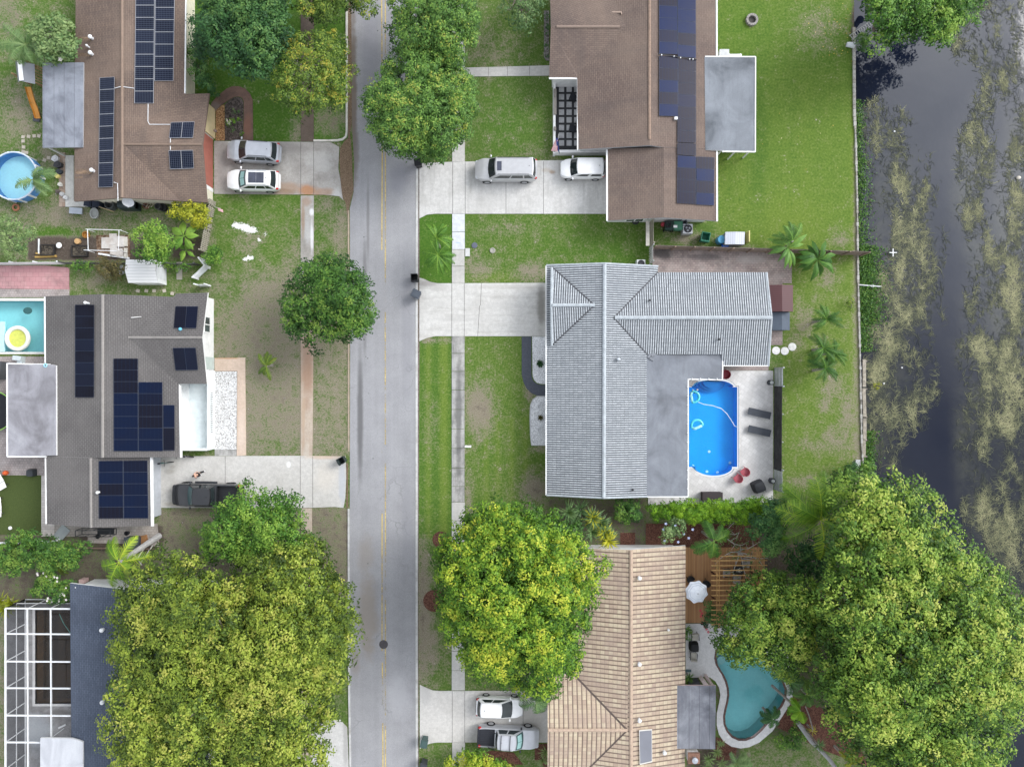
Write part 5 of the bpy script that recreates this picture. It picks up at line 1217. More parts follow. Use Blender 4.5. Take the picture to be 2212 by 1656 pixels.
def vehicle(name, label, cat, plan, head, L, Wd, roofh, belt, hood, xs, bodym, group, kind='suv', glass=None, ws_shade=False, trim=None, wheel_r=.35, roofm=None, sunroof=None, rails=True, bed=None, lightm=None, zc=.9, wheels_x=None, roof_w=.74):
 """xs = (windshield base, windshield top, roof end, rear glass foot) along the car, front positive"""
 t = thing(name, label, cat, W(plan[0], plan[1], zc) * 1.0, group, head, True)
 t.location.z = .05
 g_ = glass or cglass; trim = trim or dark; w2 = Wd / 2
 st = [-L / 2, -L / 2 + .06, -L / 2 + .22, -L / 2 + .55, -L / 2 + 1.1, -L * .15, 0, L * .12, xs[0], xs[0] + .3, L / 2 - .75, L / 2 - .38, L / 2 - .14, L / 2 - .03, L / 2]
 def halfw(x):
  f = L / 2 - x; r = x + L / 2
  k = 1.0
  nose = .42 if kind != 'pickup' else .30
  if f < .9: k = min(k, 1 - nose * .9 * (1 - f / .9) ** 2.6)
  if r < .7: k = min(k, 1 - (.24 if kind != 'pickup' else .10) * (1 - r / .7) ** 2.2)
  return w2 * k
 def top(x):
  if x >= xs[0]:
   u = (x - xs[0]) / (L / 2 - xs[0]); return hood - (hood - hood * .80) * u ** 2.2
  return belt if x < xs[1] else belt + (hood - belt) * (x - xs[1]) / (xs[0] - xs[1])
 mb = MB(); rows = []
 bx0, bx1 = bed if bed else (9, 9)
 for x in sorted(set(st + ([bx0, bx0 + .02, bx1 - .02, bx1] if bed else []))):
  hw = halfw(x); tp = top(x); e = min(1, (L / 2 - abs(x)) / .12 + .55); zb = .26 + (1 - e) * .18
  inb = bed and bx0 < x < bx1
  half = [(hw * .80, zb), (hw * .96, zb + .06), (hw, zb + .28), (hw * .995, tp - .24), (hw * .955, tp - .05), (hw * .90, tp), (hw * (.86), tp + .005)]
  if inb: half += [(hw * .845, .72), (hw * .4, .70), (0, .70)]
  else: half += [(hw * .70, tp + .025), (hw * .4, tp + .05), (0, tp + .058)]
  rows.append([(x, y, z) for y, z in half] + [(x, -y, z) for y, z in half[-2::-1]])
 n = len(rows[0]); vs = [p for r in rows for p in r]
 fs = [(i * n + k, (i + 1) * n + k, (i + 1) * n + k + 1, i * n + k + 1) for i in range(len(rows) - 1) for k in range(n - 1)]
 fs += [(i * n + n - 1, (i + 1) * n + n - 1, (i + 1) * n, i * n) for i in range(len(rows) - 1)]
 fs += [list(range(n))[::-1], [(len(rows) - 1) * n + k for k in range(n)]]
 mb.add(vs, fs)
 # cabin
 bw, rw = w2 * .90, w2 * roof_w
 def cab(x, y, s): return y
 bl = belt - .02
 def ring(xf, xr, hw, z, bow):
  return [(xf + bow * (1 - (u) ** 2) - bow, hw * u, z) for u in (-1, -.5, 0, .5, 1)] + [(xf + (xr - xf) * .35, hw * 1.0, z), (xf + (xr - xf) * .7, hw * 1.0, z)] + [(xr - .08 * (1 - u * u), hw * u * .98, z) for u in (1, .5, 0, -.5, -1)] + [(xf + (xr - xf) * .7, -hw, z), (xf + (xr - xf) * .35, -hw, z)]
 lo = ring(xs[0], xs[3], bw, bl, .16); hi = ring(xs[1], xs[2], rw, roofh - .05, .10); m_ = len(lo)
 hi2 = [(p[0] * .0 + (p[0] - (xs[1] + xs[2]) / 2) * .96 + (xs[1] + xs[2]) / 2, p[1] * .93, roofh) for p in hi]
 mb.add(lo + hi + hi2, [(i, (i + 1) % m_, m_ + (i + 1) % m_, m_ + i) for i in range(m_)] + [(m_ + i, m_ + (i + 1) % m_, 2 * m_ + (i + 1) % m_, 2 * m_ + i) for i in range(m_)])
 cx_ = sum(p[0] for p in hi2) / m_
 mb.add(hi2 + [(cx_, 0, roofh + .035)], [(i, (i + 1) % m_, m_) for i in range(m_)], 0)
 b = mb.build('body', bodym, t, smooth=True)
 md = b.modifiers.new('edge', 'EDGE_SPLIT'); md.split_angle = R(32)
 def patch(name, pts, mat, off=.012):
  p = [Vector(q) for q in pts]; nn = (p[1] - p[0]).cross(p[2] - p[1]).normalized(); c_ = sum(p, Vector()) / len(p)
  if nn.dot(c_ - Vector((c_.x * .6, 0, .8))) < 0: nn = -nn
  mm = MB(); k = len(p)
  mm.add([q + nn * off for q in p] + [q - nn * .01 for q in p], [list(range(k)), list(range(k, 2 * k))[::-1]] + [(i, k + i, k + (i + 1) % k, (i + 1) % k) for i in range(k)])
  return mm.build(name, mat, t)
 L_ = lambda a, b, u: Vector(a).lerp(Vector(b), u)
 # front and rear glass follow the bowed edges
 lof, hif = lo[:5], hi[:5]
 def glassband(name, A, B, u0, u1, mat, e0=.07, off=.014):
  A = [Vector(p) for p in A]; B = [Vector(p) for p in B]
  a = [A[0].lerp(A[1], e0 * 2)] + A[1:-1] + [A[-1].lerp(A[-2], e0 * 2)]; c = [B[0].lerp(B[1], e0 * 2)] + B[1:-1] + [B[-1].lerp(B[-2], e0 * 2)]
  nn = (a[-1] - a[0]).cross(c[0] - a[0]).normalized()
  if nn.z < 0: nn = -nn
  mm = MB(); k = len(a); mm.add([p.lerp(q, u0) + nn * off for p, q in zip(a, c)] + [p.lerp(q, u1) + nn * off for p, q in zip(a, c)], [(i, i + 1, k + i + 1, k + i) for i in range(k - 1)])
  if mm.v and (Vector(mm.v[1]) - Vector(mm.v[0])).cross(Vector(mm.v[k]) - Vector(mm.v[0])).dot(nn) < 0: mm.f = [f[::-1] for f in mm.f]
  return mm.build(name, mat, t)
 ws = glassband('windshield', lof, hif, .04, .96, g_)
 if ws_shade: 
  BASE[ws.name] = Vector((0, 0, 0))
  A = [Vector(p) for p in lof]; B = [Vector(p) for p in hif]
  for y0, y1 in ((.10, .49), (.51, .90)):
   q = []
   for v_, u_ in ((.28, y0), (.28, y1), (.82, y1), (.82, y0)):
    def at(C, s_): 
     s_ *= 4; i = min(3, int(s_)); return C[i].lerp(C[i + 1], s_ - i)
    q.append(at(A, u_).lerp(at(B, u_), v_) + Vector((.02, 0, .035)))
   mm = MB(); mm.poly(q); mm.build('sun_shade', shade_m, ws)
 if kind != 'pickup': glassband('rear_window', lo[7:12], hi[7:12], .16, .92, cglass)
 else: glassband('rear_window', lo[7:12], hi[7:12], .2, .9, cglass)
 for s in (1, -1):
  F0, F1, R1, R0 = Vector((xs[0], s * bw, bl)), Vector((xs[1], s * rw, roofh - .05)), Vector((xs[2], s * rw, roofh - .05)), Vector((xs[3], s * bw, bl))
  def q(u, v):
   return F0.lerp(R0, u).lerp(F1.lerp(R1, u), v)
  cuts = {'suv': ((.10, .44, .06), (.47, .74, 0), (.77, .95, -.05)), 'pickup': ((.12, .52, .08), (.57, .93, 0)), 'hatch': ((.12, .52, .10), (.55, .90, -.08)), 'box': ((.16, .50, .06), (.60, .92, 0))}[kind]
  for a0, a1, sl in cuts:
   patch('side_window', [q(a0, .14), q(a1, .14), q(a1 + (sl if sl < 0 else 0), .86), q(a0 + (sl if sl > 0 else 0), .86)], cglass)
 for fx in (wheels_x or (L / 2 - L * .19, -L / 2 + L * .20)):
  for s in (1, -1):
   mm = MB(); c = (fx, s * (w2 - .09), wheel_r)
   mm.lathe(c, [(wheel_r * .62, -.11), (wheel_r * .96, -.11), (wheel_r, -.06), (wheel_r, .06), (wheel_r * .96, .12), (wheel_r * .62, .12)], 22, M=RX, cap=False)
   wo = mm.build('wheel', tyre, t, smooth=False); BASE[wo.name] = Vector((0, 0, 0))
   mm = MB(); d = s * .05
   mm.lathe((fx, s * (w2 - .07), wheel_r), [(wheel_r * .63, -.09), (wheel_r * .60, .07 * s if s > 0 else .05), (.03, .03)], 14, M=RX); mm.build('rim', rimm, wo)
   a = MB(); pr_ = [(fx + (wheel_r + .06) * math.cos(k), (wheel_r + .06) * math.sin(k) + wheel_r - .02) for k in np.linspace(0.05, math.pi - .05, 10)]
   a.add([(x, s * (w2 + .004), z) for x, z in pr_] + [(x, s * (w2 - .25), z) for x, z in pr_], [(i, i + 1, 11 + i, 10 + i) for i in range(9)]); a.build('wheel_arch', trim, t)
 for s in (1, -1):
  mm = MB(); mm.ball((xs[0] - .18 * 1.6, s * (w2 + .09), belt + .07), (.09, .14, .09), 10, 6); mm.build('mirror', trim if kind == 'pickup' else bodym, t, smooth=True)
  hx, hy = L / 2 - .20, halfw(L / 2 - .20) - .16; zz = top(L / 2 - .2) - .12
  mm = MB(); mm.ball((hx + .02, s * hy, zz), (.20, .18, .08), 10, 6); mm.build('headlight', lightm or clearl, t, smooth=True)
  tx = -L / 2 + .07; ty = halfw(-L / 2 + .1) - .05
  mm = MB(); mm.ball((tx + .07, s * ty, belt - .14), (.17, .13, .15), 10, 6); mm.build('taillight', redl, t, smooth=True)
 mm = MB(); hw = halfw(L / 2 - .02)
 mm.add([(L / 2 - .30 * (u * u) + .025, hw * u * 1.12, z) for z in (.34, .54) for u in (-1, -.6, 0, .6, 1)], [(i, i + 1, 6 + i, 5 + i) for i in range(4)]); mm.build('grille', trim, t)
 mm = MB(); mm.box((-L / 2 - .01, 0, .50), (.10, halfw(-L / 2 + .05) * 1.7, .20)); mm.build('rear_bumper', trim if kind != 'suv' else bodym, t)
 if rails:
  for s in (1, -1):
   mm = MB(); mm.tube([(xs[1] - .25, s * rw * .93, roofh + .02), (xs[1] - .35, s * rw * .93, roofh + .075), (xs[2] + .45, s * rw * .93, roofh + .075), (xs[2] + .3, s * rw * .93, roofh + .02)], .022, 6); mm.build('roof_rail', rimm if not roofm else trim, t)
 if sunroof:
  mm = MB(); a0, a1, hw = sunroof
  for k in range(2 if a0 - a1 > 1 else 1):
   kk = 2 if a0 - a1 > 1 else 1; x0 = a0 + (a1 - a0) * k / kk - .01; x1 = a0 + (a1 - a0) * (k + 1) / kk + .01
   mm.box(((x0 + x1) / 2, 0, roofh + .034), (abs(x0 - x1), hw * 2, .02))
  mm.build('sunroof', glassy(name + '_sunroof', (.05, .055, .08), .1, .6), t)
 mm = MB(); mm.lathe((xs[2] + .3, 0, roofh + .02), [(.03, 0), (.03, .06), (.012, .09)], 8); mm.build('antenna', dark, t)
 return t, halfw
PI = math.pi
CG = 'vehicles parked on the driveways'
silver = paint('silver_grey', (.46, .48, .52), .30, .35); pearl = paint('pearl_white', (.76, .76, .75)); champ = paint('champagne', (.50, .50, .51), .30, .3)
wht = paint('gloss_white', (.80, .80, .80)); blackp = paint('gloss_black', (.018, .019, .022), .22); silv2 = paint('silver_pale', (.52, .53, .56), .28, .35)
vehicle('parked_car', 'silver grey crossover nearest the planted bed on the stained driveway', 'car', (547, 327), PI - R(3.5), 4.68, 1.90, 1.68, 1.05, 1.02, (1.28, .42, -1.82, -2.16), silver, CG, 'suv', roofm=1)
vehicle('parked_car', 'white crossover with a glass panorama roof on the stained driveway', 'car', (546, 389), PI - R(1), 4.62, 1.86, 1.64, 1.02, .98, (1.26, .38, -1.75, -2.12), pearl, CG, 'suv', cglass2, True, sunroof=(.10, -1.28, .46))
vehicle('parked_car', 'long champagne silver sport utility wagon with roof rails and small sunroof', 'car', (1093, 366), PI, 5.50, 2.0, 1.92, 1.20, 1.15, (1.62, .98, -2.35, -2.62), champ, CG, 'suv', sunroof=(.78, .36, .40), wheel_r=.40, roofm=1, zc=1.0, roof_w=.80)
vehicle('parked_car', 'small boxy white car parked nose out under the brown eave', 'car', (1259, 363), PI, 3.95, 1.74, 1.62, 1.02, 1.0, (1.20, .58, -1.72, -1.90), wht, CG, 'box', rails=False, wheel_r=.32, zc=1.0, roof_w=.84)
pk, hw_ = vehicle('pickup_truck', 'black crew cab pickup with its bed under the bright green tree', 'pickup truck', (447, 1069), PI - R(1), 6.15, 2.04, 1.92, 1.25, 1.22, (1.62, .92, -.62, -.80), blackp, CG, 'pickup', cglass2, wheel_r=.43, rails=False, bed=(-2.98, -.98), zc=1.0, lightm=plain('smoked_lens', (.05, .05, .055), .2), wheels_x=(2.02, -1.92))
def bedliner(t, x0, x1, w_, m, z=.72):
 mm = MB(); mm.box(((x0 + x1) / 2, 0, z), (x1 - x0, w_, .03))
 for k in range(9): mm.box(((x0 + x1) / 2, -w_ / 2 + .1 + k * (w_ - .2) / 8, z + .02), (x1 - x0 - .06, .06, .03))
 mm.build('bed_liner', m, t)
 mm = MB(); mm.box((x0 - .05, 0, .98), (.09, w_ + .05, .56)); mm.build('tailgate', m, t)
bedliner(pk, -2.96, -1.0, 1.66, black)
for s in (1, -1):
 mm = MB(); mm.box((.3, s * 1.08, .46), (2.0, .16, .06)); mm.build('running_board', dark, pk)
p2, hw_ = vehicle('pickup_truck', 'silver crew cab pickup with black roof bars and a black cargo bed', 'pickup truck', (1098, 1592), R(-3), 5.45, 1.86, 1.80, 1.14, 1.12, (1.40, .72, -.92, -1.10), silv2, CG, 'pickup', cglass2, True, wheel_r=.40, rails=True, bed=(-2.66, -1.22), zc=.9, wheels_x=(1.72, -1.62))
bedliner(p2, -2.64, -1.24, 1.52, plain('bed_cover', (.030, .032, .040), .7), .98)
for x in (.15, -.65):
 mm = MB(); mm.box((x, 0, 1.90), (.06, 1.36, .05)); mm.build('roof_bar', dark, p2)
for s in (1, -1):
 mm = MB(); mm.tube([(-1.15, s * .72, 1.70), (-1.75, s * .80, 1.20)], .04, 6); mm.build('bed_brace', dark, p2)
vehicle('parked_car', 'white hatchback with red tail lights parked nose to the house', 'car', (1079, 1527), R(-2), 4.15, 1.78, 1.48, .98, .95, (1.24, .22, -1.62, -1.95), wht, CG, 'hatch', rails=False, wheel_r=.32, zc=.8)

# ------------------------------------------------------------------ person on the left driveway
def person():
 c = W(437, 1022, .05)
 t = thing('person', 'person with bare shoulders and dark trousers walking beside the black pickup', 'person', c, None, 0, True)
 t.location = c; t.rotation_euler = (0, 0, R(200))
 skin = plain('skin', (.50, .30, .22), .6, .3, obj=True); cloth = plain('dark_trousers', (.025, .024, .027), .9, .2, obj=True); shoe = plain('white_shoe', (.75, .75, .76), .6, .3, obj=True); hairm = plain('brown_hair', (.04, .025, .018), .7, .3, obj=True)
 V = [(0, 0, .95, .145, .11), (0, 0, 1.10, .135, .10), (.02, 0, 1.28, .16, .11), (.03, 0, 1.42, .16, .10), (.04, 0, 1.50, .06, .06), (.06, 0, 1.57, .075, .085), (.07, 0, 1.67, .085, .10), (.06, 0, 1.74, .05, .06)]
 E = [(i, i + 1) for i in range(7)]
 def add(p, r, par):
  V.append((*p, r, r)); E.append((par, len(V) - 1)); return len(V) - 1
 for s, sw in ((1, .14), (-1, -.16)):
  a = add((.03, s * .19, 1.40), .058, 3); a = add((.02 + sw * .4, s * .24, 1.14), .043, a); a = add((.08 + sw, s * .24, .92), .030, a); h = add((.10 + sw * 1.1, s * .235, .85), .028, a)
  for k in range(4): f = add((.085 + sw * 1.1 + k * .018, s * .232, .79 - .01 * (k in (1, 2))), .009, h); add((.095 + sw * 1.1 + k * .016, s * .222, .745 - .012 * (k in (1, 2))), .008, f)
  f = add((.135 + sw * 1.1, s * .215, .82), .010, h); add((.15 + sw * 1.1, s * .205, .79), .008, f)
  l = add((.02, s * .10, .86), .085, 0); l = add((.10 * s + .03, s * .11, .50), .058, l); l = add((.22 * s - .04, s * .11, .10), .042, l); add((.22 * s + .08, s * .11, .04), .038, l)
 me = bpy.data.meshes.new('body'); me.from_pydata([v[:3] for v in V], E, []); o = bpy.data.objects.new('body', me); COL.objects.link(o); o.parent = t
 m = o.modifiers.new('skin', 'SKIN'); m.use_smooth_shade = True
 for i, v in enumerate(V): me.skin_vertices[0].data[i].radius = (v[3], v[4]) if i < 8 else (v[3], v[3])
 me.skin_vertices[0].data[0].use_root = True
 sub = o.modifiers.new('sub', 'SUBSURF'); sub.levels = 1; sub.render_levels = 2
 me.materials.append(skin)
 mb = MB(); mb.ball((.045, 0, 1.69), (.105, .098, .095), 14, 8); mb.build('hair', hairm, t, smooth=True)
 mb = MB(); mb.ball((.165, 0, 1.65), (.022, .016, .02), 8, 5); mb.build('nose', skin, t, smooth=True)
 mb = MB(); mb.lathe((0, 0, .78), [(.17, 0), (.18, .12), (.165, .26)], 14, sy=.95)
 for s in (1, -1): mb.tube([(.01, s * .10, .88), (.10 * s + .03, s * .11, .50), (.22 * s - .04, s * .11, .14)], [.115, .085, .065], 10)
 mb.build('trousers', cloth, t, smooth=True)
 for s in (1, -1):
  mb = MB(); mb.ball((.22 * s + .02, s * .11, .05), (.15, .06, .06), 12, 6); mb.build('shoe', shoe, t, smooth=True)
person()

# ------------------------------------------------------------------ bicycles
def bicycle(label, x, y, rz, col):
 t = thing('bicycle', label, 'bicycle', W(x, y, .06), 'bicycles by the grey garage', rz, True); t.location = W(x, y, .06)
 for wx in (-.52, .52):
  mb = MB(); mb.torus((wx, 0, .34), .32, .028, 24, 6, M=RX)
  for k in range(6): a = k * math.pi / 6; mb.bar((wx - .31 * math.cos(a), 0, .34 - .31 * math.sin(a)), (wx + .31 * math.cos(a), 0, .34 + .31 * math.sin(a)), .008)
  mb.build('wheel', tyre, t)
 mb = MB(); bb, sx, hd = (-.05, 0, .30), (-.20, 0, .78), (.36, 0, .80)
 for a, b in ((bb, sx), (bb, hd), (sx, hd), (bb, (-.52, 0, .34)), (sx, (-.52, 0, .34)), (hd, (.52, 0, .34))): mb.tube([a, b], .026, 6)
 mb.build('frame', plain(col[0], col[1], .4, .4, obj=True), t)
 mb = MB(); mb.tube([(.30, .30, .98), (.36, .15, 1.0), (.36, -.15, 1.0), (.30, -.30, .98)], .02, 6); mb.tube([hd, (.36, 0, 1.0)], .022, 6); mb.build('handlebar', dark, t)
 mb = MB(); mb.ball((-.22, 0, .86), (.14, .075, .035), 10, 6); mb.build('saddle', black, t)
bicycle('teal and black bicycle leaning by the grey garage corner', 359, 998, R(5), ('teal_frame', (.03, .16, .15)))
bicycle('grey bicycle standing below the white court wall', 402, 983, R(170), ('grey_frame', (.16, .16, .17)))

# ------------------------------------------------------------------ bins
def bin_(label, x, y, rz, col, lid_open=False, fallen=False, group='wheeled bins along the street', hgt=1.05, wd=.60):
 t = thing('wheeled_bin', label, 'bin', W(x, y, .04), group, rz, True); t.location = W(x, y, .04)
 m = plain('bin_' + col[0], col[1], .55, .3, obj=True)
 mb = MB(); a, b = wd * .40, wd * .5
 lo = [(-a, -a, .06), (a, -a, .06), (a, a, .06), (-a, a, .06)]; hi = [(-b, -b, hgt), (b, -b, hgt), (b, b, hgt), (-b, b, hgt)]
 ii = [(p[0] * .9, p[1] * .9, hgt) for p in hi]; il = [(p[0] * .9, p[1] * .9, .12) for p in lo]
 mb.add(lo + hi + ii + il, [(3, 2, 1, 0)] + [(i, (i + 1) % 4, 4 + (i + 1) % 4, 4 + i) for i in range(4)] + [(4 + i, 4 + (i + 1) % 4, 8 + (i + 1) % 4, 8 + i) for i in range(4)] + [(8 + i, 8 + (i + 1) % 4, 12 + (i + 1) % 4, 12 + i) for i in range(4)] + [(12, 13, 14, 15)])
 mb.build('bin_body', m, t)
 mb = MB()
 if lid_open: mb.box((-b - .05, 0, hgt - .28), (.05, wd * 1.04, .62))
 else:
  mb.box((.0, 0, hgt + .03), (wd * 1.1, wd * 1.08, .05)); mb.box((.02, 0, hgt + .07), (wd * .8, wd * .75, .04))
 mb.build('lid', m, t)
 for s in (1, -1):
  mb = MB(); mb.lathe((-a + .02, s * (a + .03), .12), [(.12, -.03), (.12, .03)], 14, M=RX); mb.build('wheel', tyre, t)
 mb = MB(); mb.tube([(-b - .07, -b * .8, hgt - .05), (-b - .10, 0, hgt - .03), (-b - .07, b * .8, hgt - .05)], .02, 6); mb.build('handle', m, t)
 return t
bin_('black bin at the kerb under the leafy street tree', 906, 358, R(-80), ('black', (.022, .023, .026)), False)
bin_('open black bin on the road below the twin palms', 898, 602, R(92), ('black', (.022, .023, .026)), True)
bin_('blue grey closed bin askew by the empty driveway', 902, 638, R(-25), ('bluegrey', (.075, .088, .108)), False, hgt=1.1, wd=.68)
bin_('open dark bin at the mouth of the pickup driveway', 743, 992, R(30), ('darkgreen', (.030, .042, .042)), True)
bin_('green bin on the edge of the hatchback driveway', 919, 1593, R(80), ('green', (.055, .095, .090)), False)
bin_('dark grey bin on the grass beside the bottom driveway', 917, 1642, R(70), ('slate', (.045, .05, .058)), False)
bin_('black bin beside the grey garage wall', 338, 1101, R(10), ('black', (.022, .023, .026)), False)

# ------------------------------------------------------------------ street bits
mb = MB(); mb.lathe(W(828.5, 1391, .028), [(.40, 0), (.40, .012), (.36, .016), (.02, .016)], 26); solo(mb, 'manhole_cover', concrete('cast_iron', (.075, .07, .075), (.12, .10, .09), .5, scale=4), 'dark round manhole cover on the yellow lines', 'manhole cover')
mb = MB(); mb.box(W(1010, 545, .06), (.42, .72, .08)); solo(mb, 'utility_box', plain('box_pale', (.52, .52, .51)), 'pale rectangular utility lid beside the sidewalk', 'utility lid')
mb = MB(); mb.lathe(W(1025, 530, .03), [(.27, 0), (.25, .03), (.02, .035)], 18); solo(mb, 'utility_box', plain('box_dark', (.11, .12, .16)), 'dark oval meter lid in the grass near the sidewalk', 'utility lid')
mb = MB(); mb.torus(W(1064, 541, .05), .2, .06, 18, 6); mb.disc(W(1064, 541, .05), .18, 16); solo(mb, 'valve_cover', plain('valve_grey', (.34, .33, .29)), 'small grey ring cover in the lawn', 'valve cover')
mb = MB(); mb.torus(W(1080, 1013, .03), .10, .03, 12, 6); solo(mb, 'valve_cover', plain('valve_tan', (.40, .36, .28)), 'tiny tan ring cover in the lawn above the round tree', 'valve cover')
t = thing('mailbox', 'white mailbox on a post beside the mottled sidewalk', 'mailbox', W(1007, 962))
a = W(1007, 962); mb = MB(); mb.box((a.x, a.y, .55), (.10, .10, 1.1)); mb.bar((a.x - .1, a.y, 1.05), (a.x + .5, a.y, 1.05), .09); mb.build('post', white, t)
mb = MB(); mb.box((a.x + .25, a.y + .02, 1.18), (.55, .18, .2)); mb.lathe((a.x + .25, a.y + .02, 1.28), [(.09, -.27), (.09, .27)], 12, M=Matrix.Rotation(R(90), 3, 'Y')); mb.build('box', white, t)
mb = MB(); mb.box((a.x + .46, a.y + .13, 1.3), (.14, .02, .1)); mb.build('flag', plain('mail_flag', (.30, .36, .45)), t)

# ------------------------------------------------------------------ fences and gates
wood_old = plain('old_wood', (.22, .19, .165), .9, .2, var=.35, sc_=5); woodp = plain('pale_wood', (.40, .36, .30), .9, .2, var=.3, sc_=5)
def fence(name, label, a, b, h, m, board=.16, gap=.015, post=2.0, pm=None, rail=True, missing=0.0, side=1, th=.025, lean=0.0):
 A, B = W(*a), W(*b); d = (B - A); L = d.length; d.normalize(); nn = Vector((-d.y, d.x, 0)) * side; rz = math.atan2(d.y, d.x)
 t = thing(name, label, 'fence', A); rnd = random.Random(int(L * 10)); mb = MB(); k = 0
 while k * board < L:
  if rnd.random() >= missing:
   hh = h * rnd.uniform(.97, 1.0); c = A + d * (k + .5) * board; mb.box((c.x, c.y, hh / 2 + .03), (board - gap, th, hh), rz + rnd.uniform(-.03, .03))
  k += 1
 mb.build('boards', m, t)
 n = max(1, int(round(L / post)))
 for i in range(n + 1):
  c = A + d * (L * i / n) + nn * .07; mm = MB(); mm.box((c.x, c.y, h / 2 + .05), (.10, .10, h + .1), rz); mm.build('post', pm or m, t)
 if rail:
  for z in (.35, h * .55, h - .25):
   c0, c1 = A + nn * .035, B + nn * .035; mm = MB(); mm.bar((c0.x, c0.y, z), (c1.x, c1.y, z), .045, .09); mm.build('rail', pm or m, t)
 return t
fence('wood_fence', 'long weathered brown board fence above the old paver yard', (1409, 537.5), (1858, 551), 1.65, wood_old, post=1.75, pm=plain('rail_wood', (.27, .20, .155), .9, .2, var=.3, sc_=4), side=-1)
fence('wood_fence', 'pale boardwalk topped fence running from the brown garage', (1404, 478), (1404, 531), 1.55, woodp, side=1)
mb = MB(); p, q = W(1399, 478, 1.6), W(1399, 531, 1.6); mb.bar((p.x, p.y, 1.62), (q.x, q.y, 1.62), .32, .05); solo(mb, 'fence_cap', plain('fence_cap', (.40, .38, .33), .9, .2, var=.25, sc_=3), 'broad pale plank laid along the short fence top', 'plank')
fence('slat_gate', 'leaning grey slatted gate above the barrel tile roof', (1402, 536), (1402, 570), 1.7, plain('gate_grey', (.42, .42, .41), .8, .2), .22, .10)
wp_ = plain('pvc_white', (.74, .75, .76), .5, .3)
fence('picket_fence', 'white picket fence above the pink patio', (-60, 573), (142, 571), 1.15, wp_, .15, .05, 2.4)
fence('chain_fence', 'dark wire fence behind the white shed', (142, 571), (430, 574), 1.1, plain('wire_dark', (.10, .10, .10), .6), .12, .105, 2.4, rail=True)
fence('bamboo_fence', 'bleached broken bamboo fence by the yellow shrub', (447, 545), (466, 440), 1.35, plain('bamboo', (.36, .33, .27), .8, .2, var=.4, sc_=6), .16, .05, 1.8, missing=.06)
fence('white_gate', 'white panel gate standing open beside the round bush', (452, 579), (428, 602), 1.2, wp_, .16, .012, 1.2)
fence('white_gate', 'short white panel beside the small round bush', (441, 563), (453, 578), 1.2, wp_, .16, .012, 1.0)
fence('white_gate', 'white panel fence at the corner of the grey roof', (433, 619), (455, 619), 1.2, wp_, .16, .012, 1.0)
gm = plain('corrugated_grey', (.33, .35, .37), .5, .4, .3)
fence('metal_fence', 'tall corrugated metal and dark mesh fence along the pool deck', (1672, 795), (1672, 834), 2.0, gm, .09, .02, 1.6, pm=steel)
fence('metal_fence', 'long dark mesh screen fence beside the loungers', (1672, 834), (1671, 1009), 1.85, plain('shade_cloth', (.050, .048, .048), .9, .1, var=.35, sc_=2), .30, 0, 2.4, pm=plain('mesh_post', (.30, .32, .31), .5))
fence('metal_fence', 'corrugated metal fence end above the dark hedge', (1671, 1009), (1671, 1055), 2.0, gm, .09, .02, 1.6, pm=steel)
fence('white_fence', 'broken white fence hidden in the hedge at left', (-60, 1172), (130, 1166), 1.1, wp_, .16, .05, 2.2, missing=.3)
fence('garden_fence', 'low brown edging fence under the leaning palm', (185, 1182), (330, 1184), .4, plain('edging_brown', (.20, .14, .11), .9), .3, .01, 2.0)

# ------------------------------------------------------------------ sheds
def shed(name, label, plan, h0, h1, axis, roofm, wallm, group=None):
 """gabled shed from four plan corners of the roof (nw, ne, se, sw)"""
 c = [W(x, y, h0) for x, y in plan]; t = thing(name, label, 'shed', W(*plan[0]), group)
 if axis == 'x': e0, e1 = (c[0] + c[3]) / 2, (c[1] + c[2]) / 2; F = [[c[0], e0, e1, c[1]], [e0, c[3], c[2], e1]]
 else: e0, e1 = (c[0] + c[1]) / 2, (c[3] + c[2]) / 2; F = [[c[0], c[3], e1, e0], [e0, e1, c[2], c[1]]]
 e0.z = e1.z = h1
 mb = MB()
 for f in F:
  mb.poly(f); mb.poly([p - Vector((0, 0, .07)) for p in f][::-1])
 mb.build('roof', roofm, t)
 cc = sum(c, Vector()) / 4; w_ = [cc + (p - cc) * .95 for p in c]; g0, g1 = cc + (e0 - cc) * .95, cc + (e1 - cc) * .95
 g0.z = h1 - .09; g1.z = h1 - .09
 ring = [w_[0], g0, w_[3], w_[2], g1, w_[1]] if axis == 'x' else [w_[0], w_[3], g1, w_[2], w_[1], g0]
 mb = MB()
 for i in range(6):
  a, b = ring[i - 1], ring[i]; za = a.z - (.09 if a.z == h0 else 0); zb = b.z - (.09 if b.z == h0 else 0)
  mb.poly([(b.x, b.y, 0), (a.x, a.y, 0), (a.x, a.y, za), (b.x, b.y, zb)])
 mb.build('wall', wallm, t)
 return t, w_
def ribbed(name, c, period, ax, var=.85):
 g = G(name, .5, .4); p = g.sep(g.pos); f = g.math('FRACT', g.math('MULTIPLY', p[ax], 1 / period))
 g.col(g.mix(g.ramp(g.noise(.8, 4), [(.35, 0.0), (.7, .2)]), g.ramp(f, [(0, mul(c, .70)), (.12, mul(c, .72)), (.22, c), (1, mul(c, .95))]), mul(c, .7))).bump(f, .25, .03); return g.m
t, w_ = shed('garden_shed', 'white metal garden shed between the two left houses', [(272, 560.5), (338, 561), (341, 611), (277, 611)], 1.7, 2.05, 'x', ribbed('shed_ribs', (.72, .72, .71), .26, 1, .9), plain('shed_white', (.66, .67, .68)))
mb = MB(); a, b = w_[1], w_[2]; mb.box(((a.x + b.x) / 2 + .04, (a.y + b.y) / 2, .9), (.04, 1.1, 1.7)); mb.build('door', plain('shed_door', (.60, .61, .63)), t)
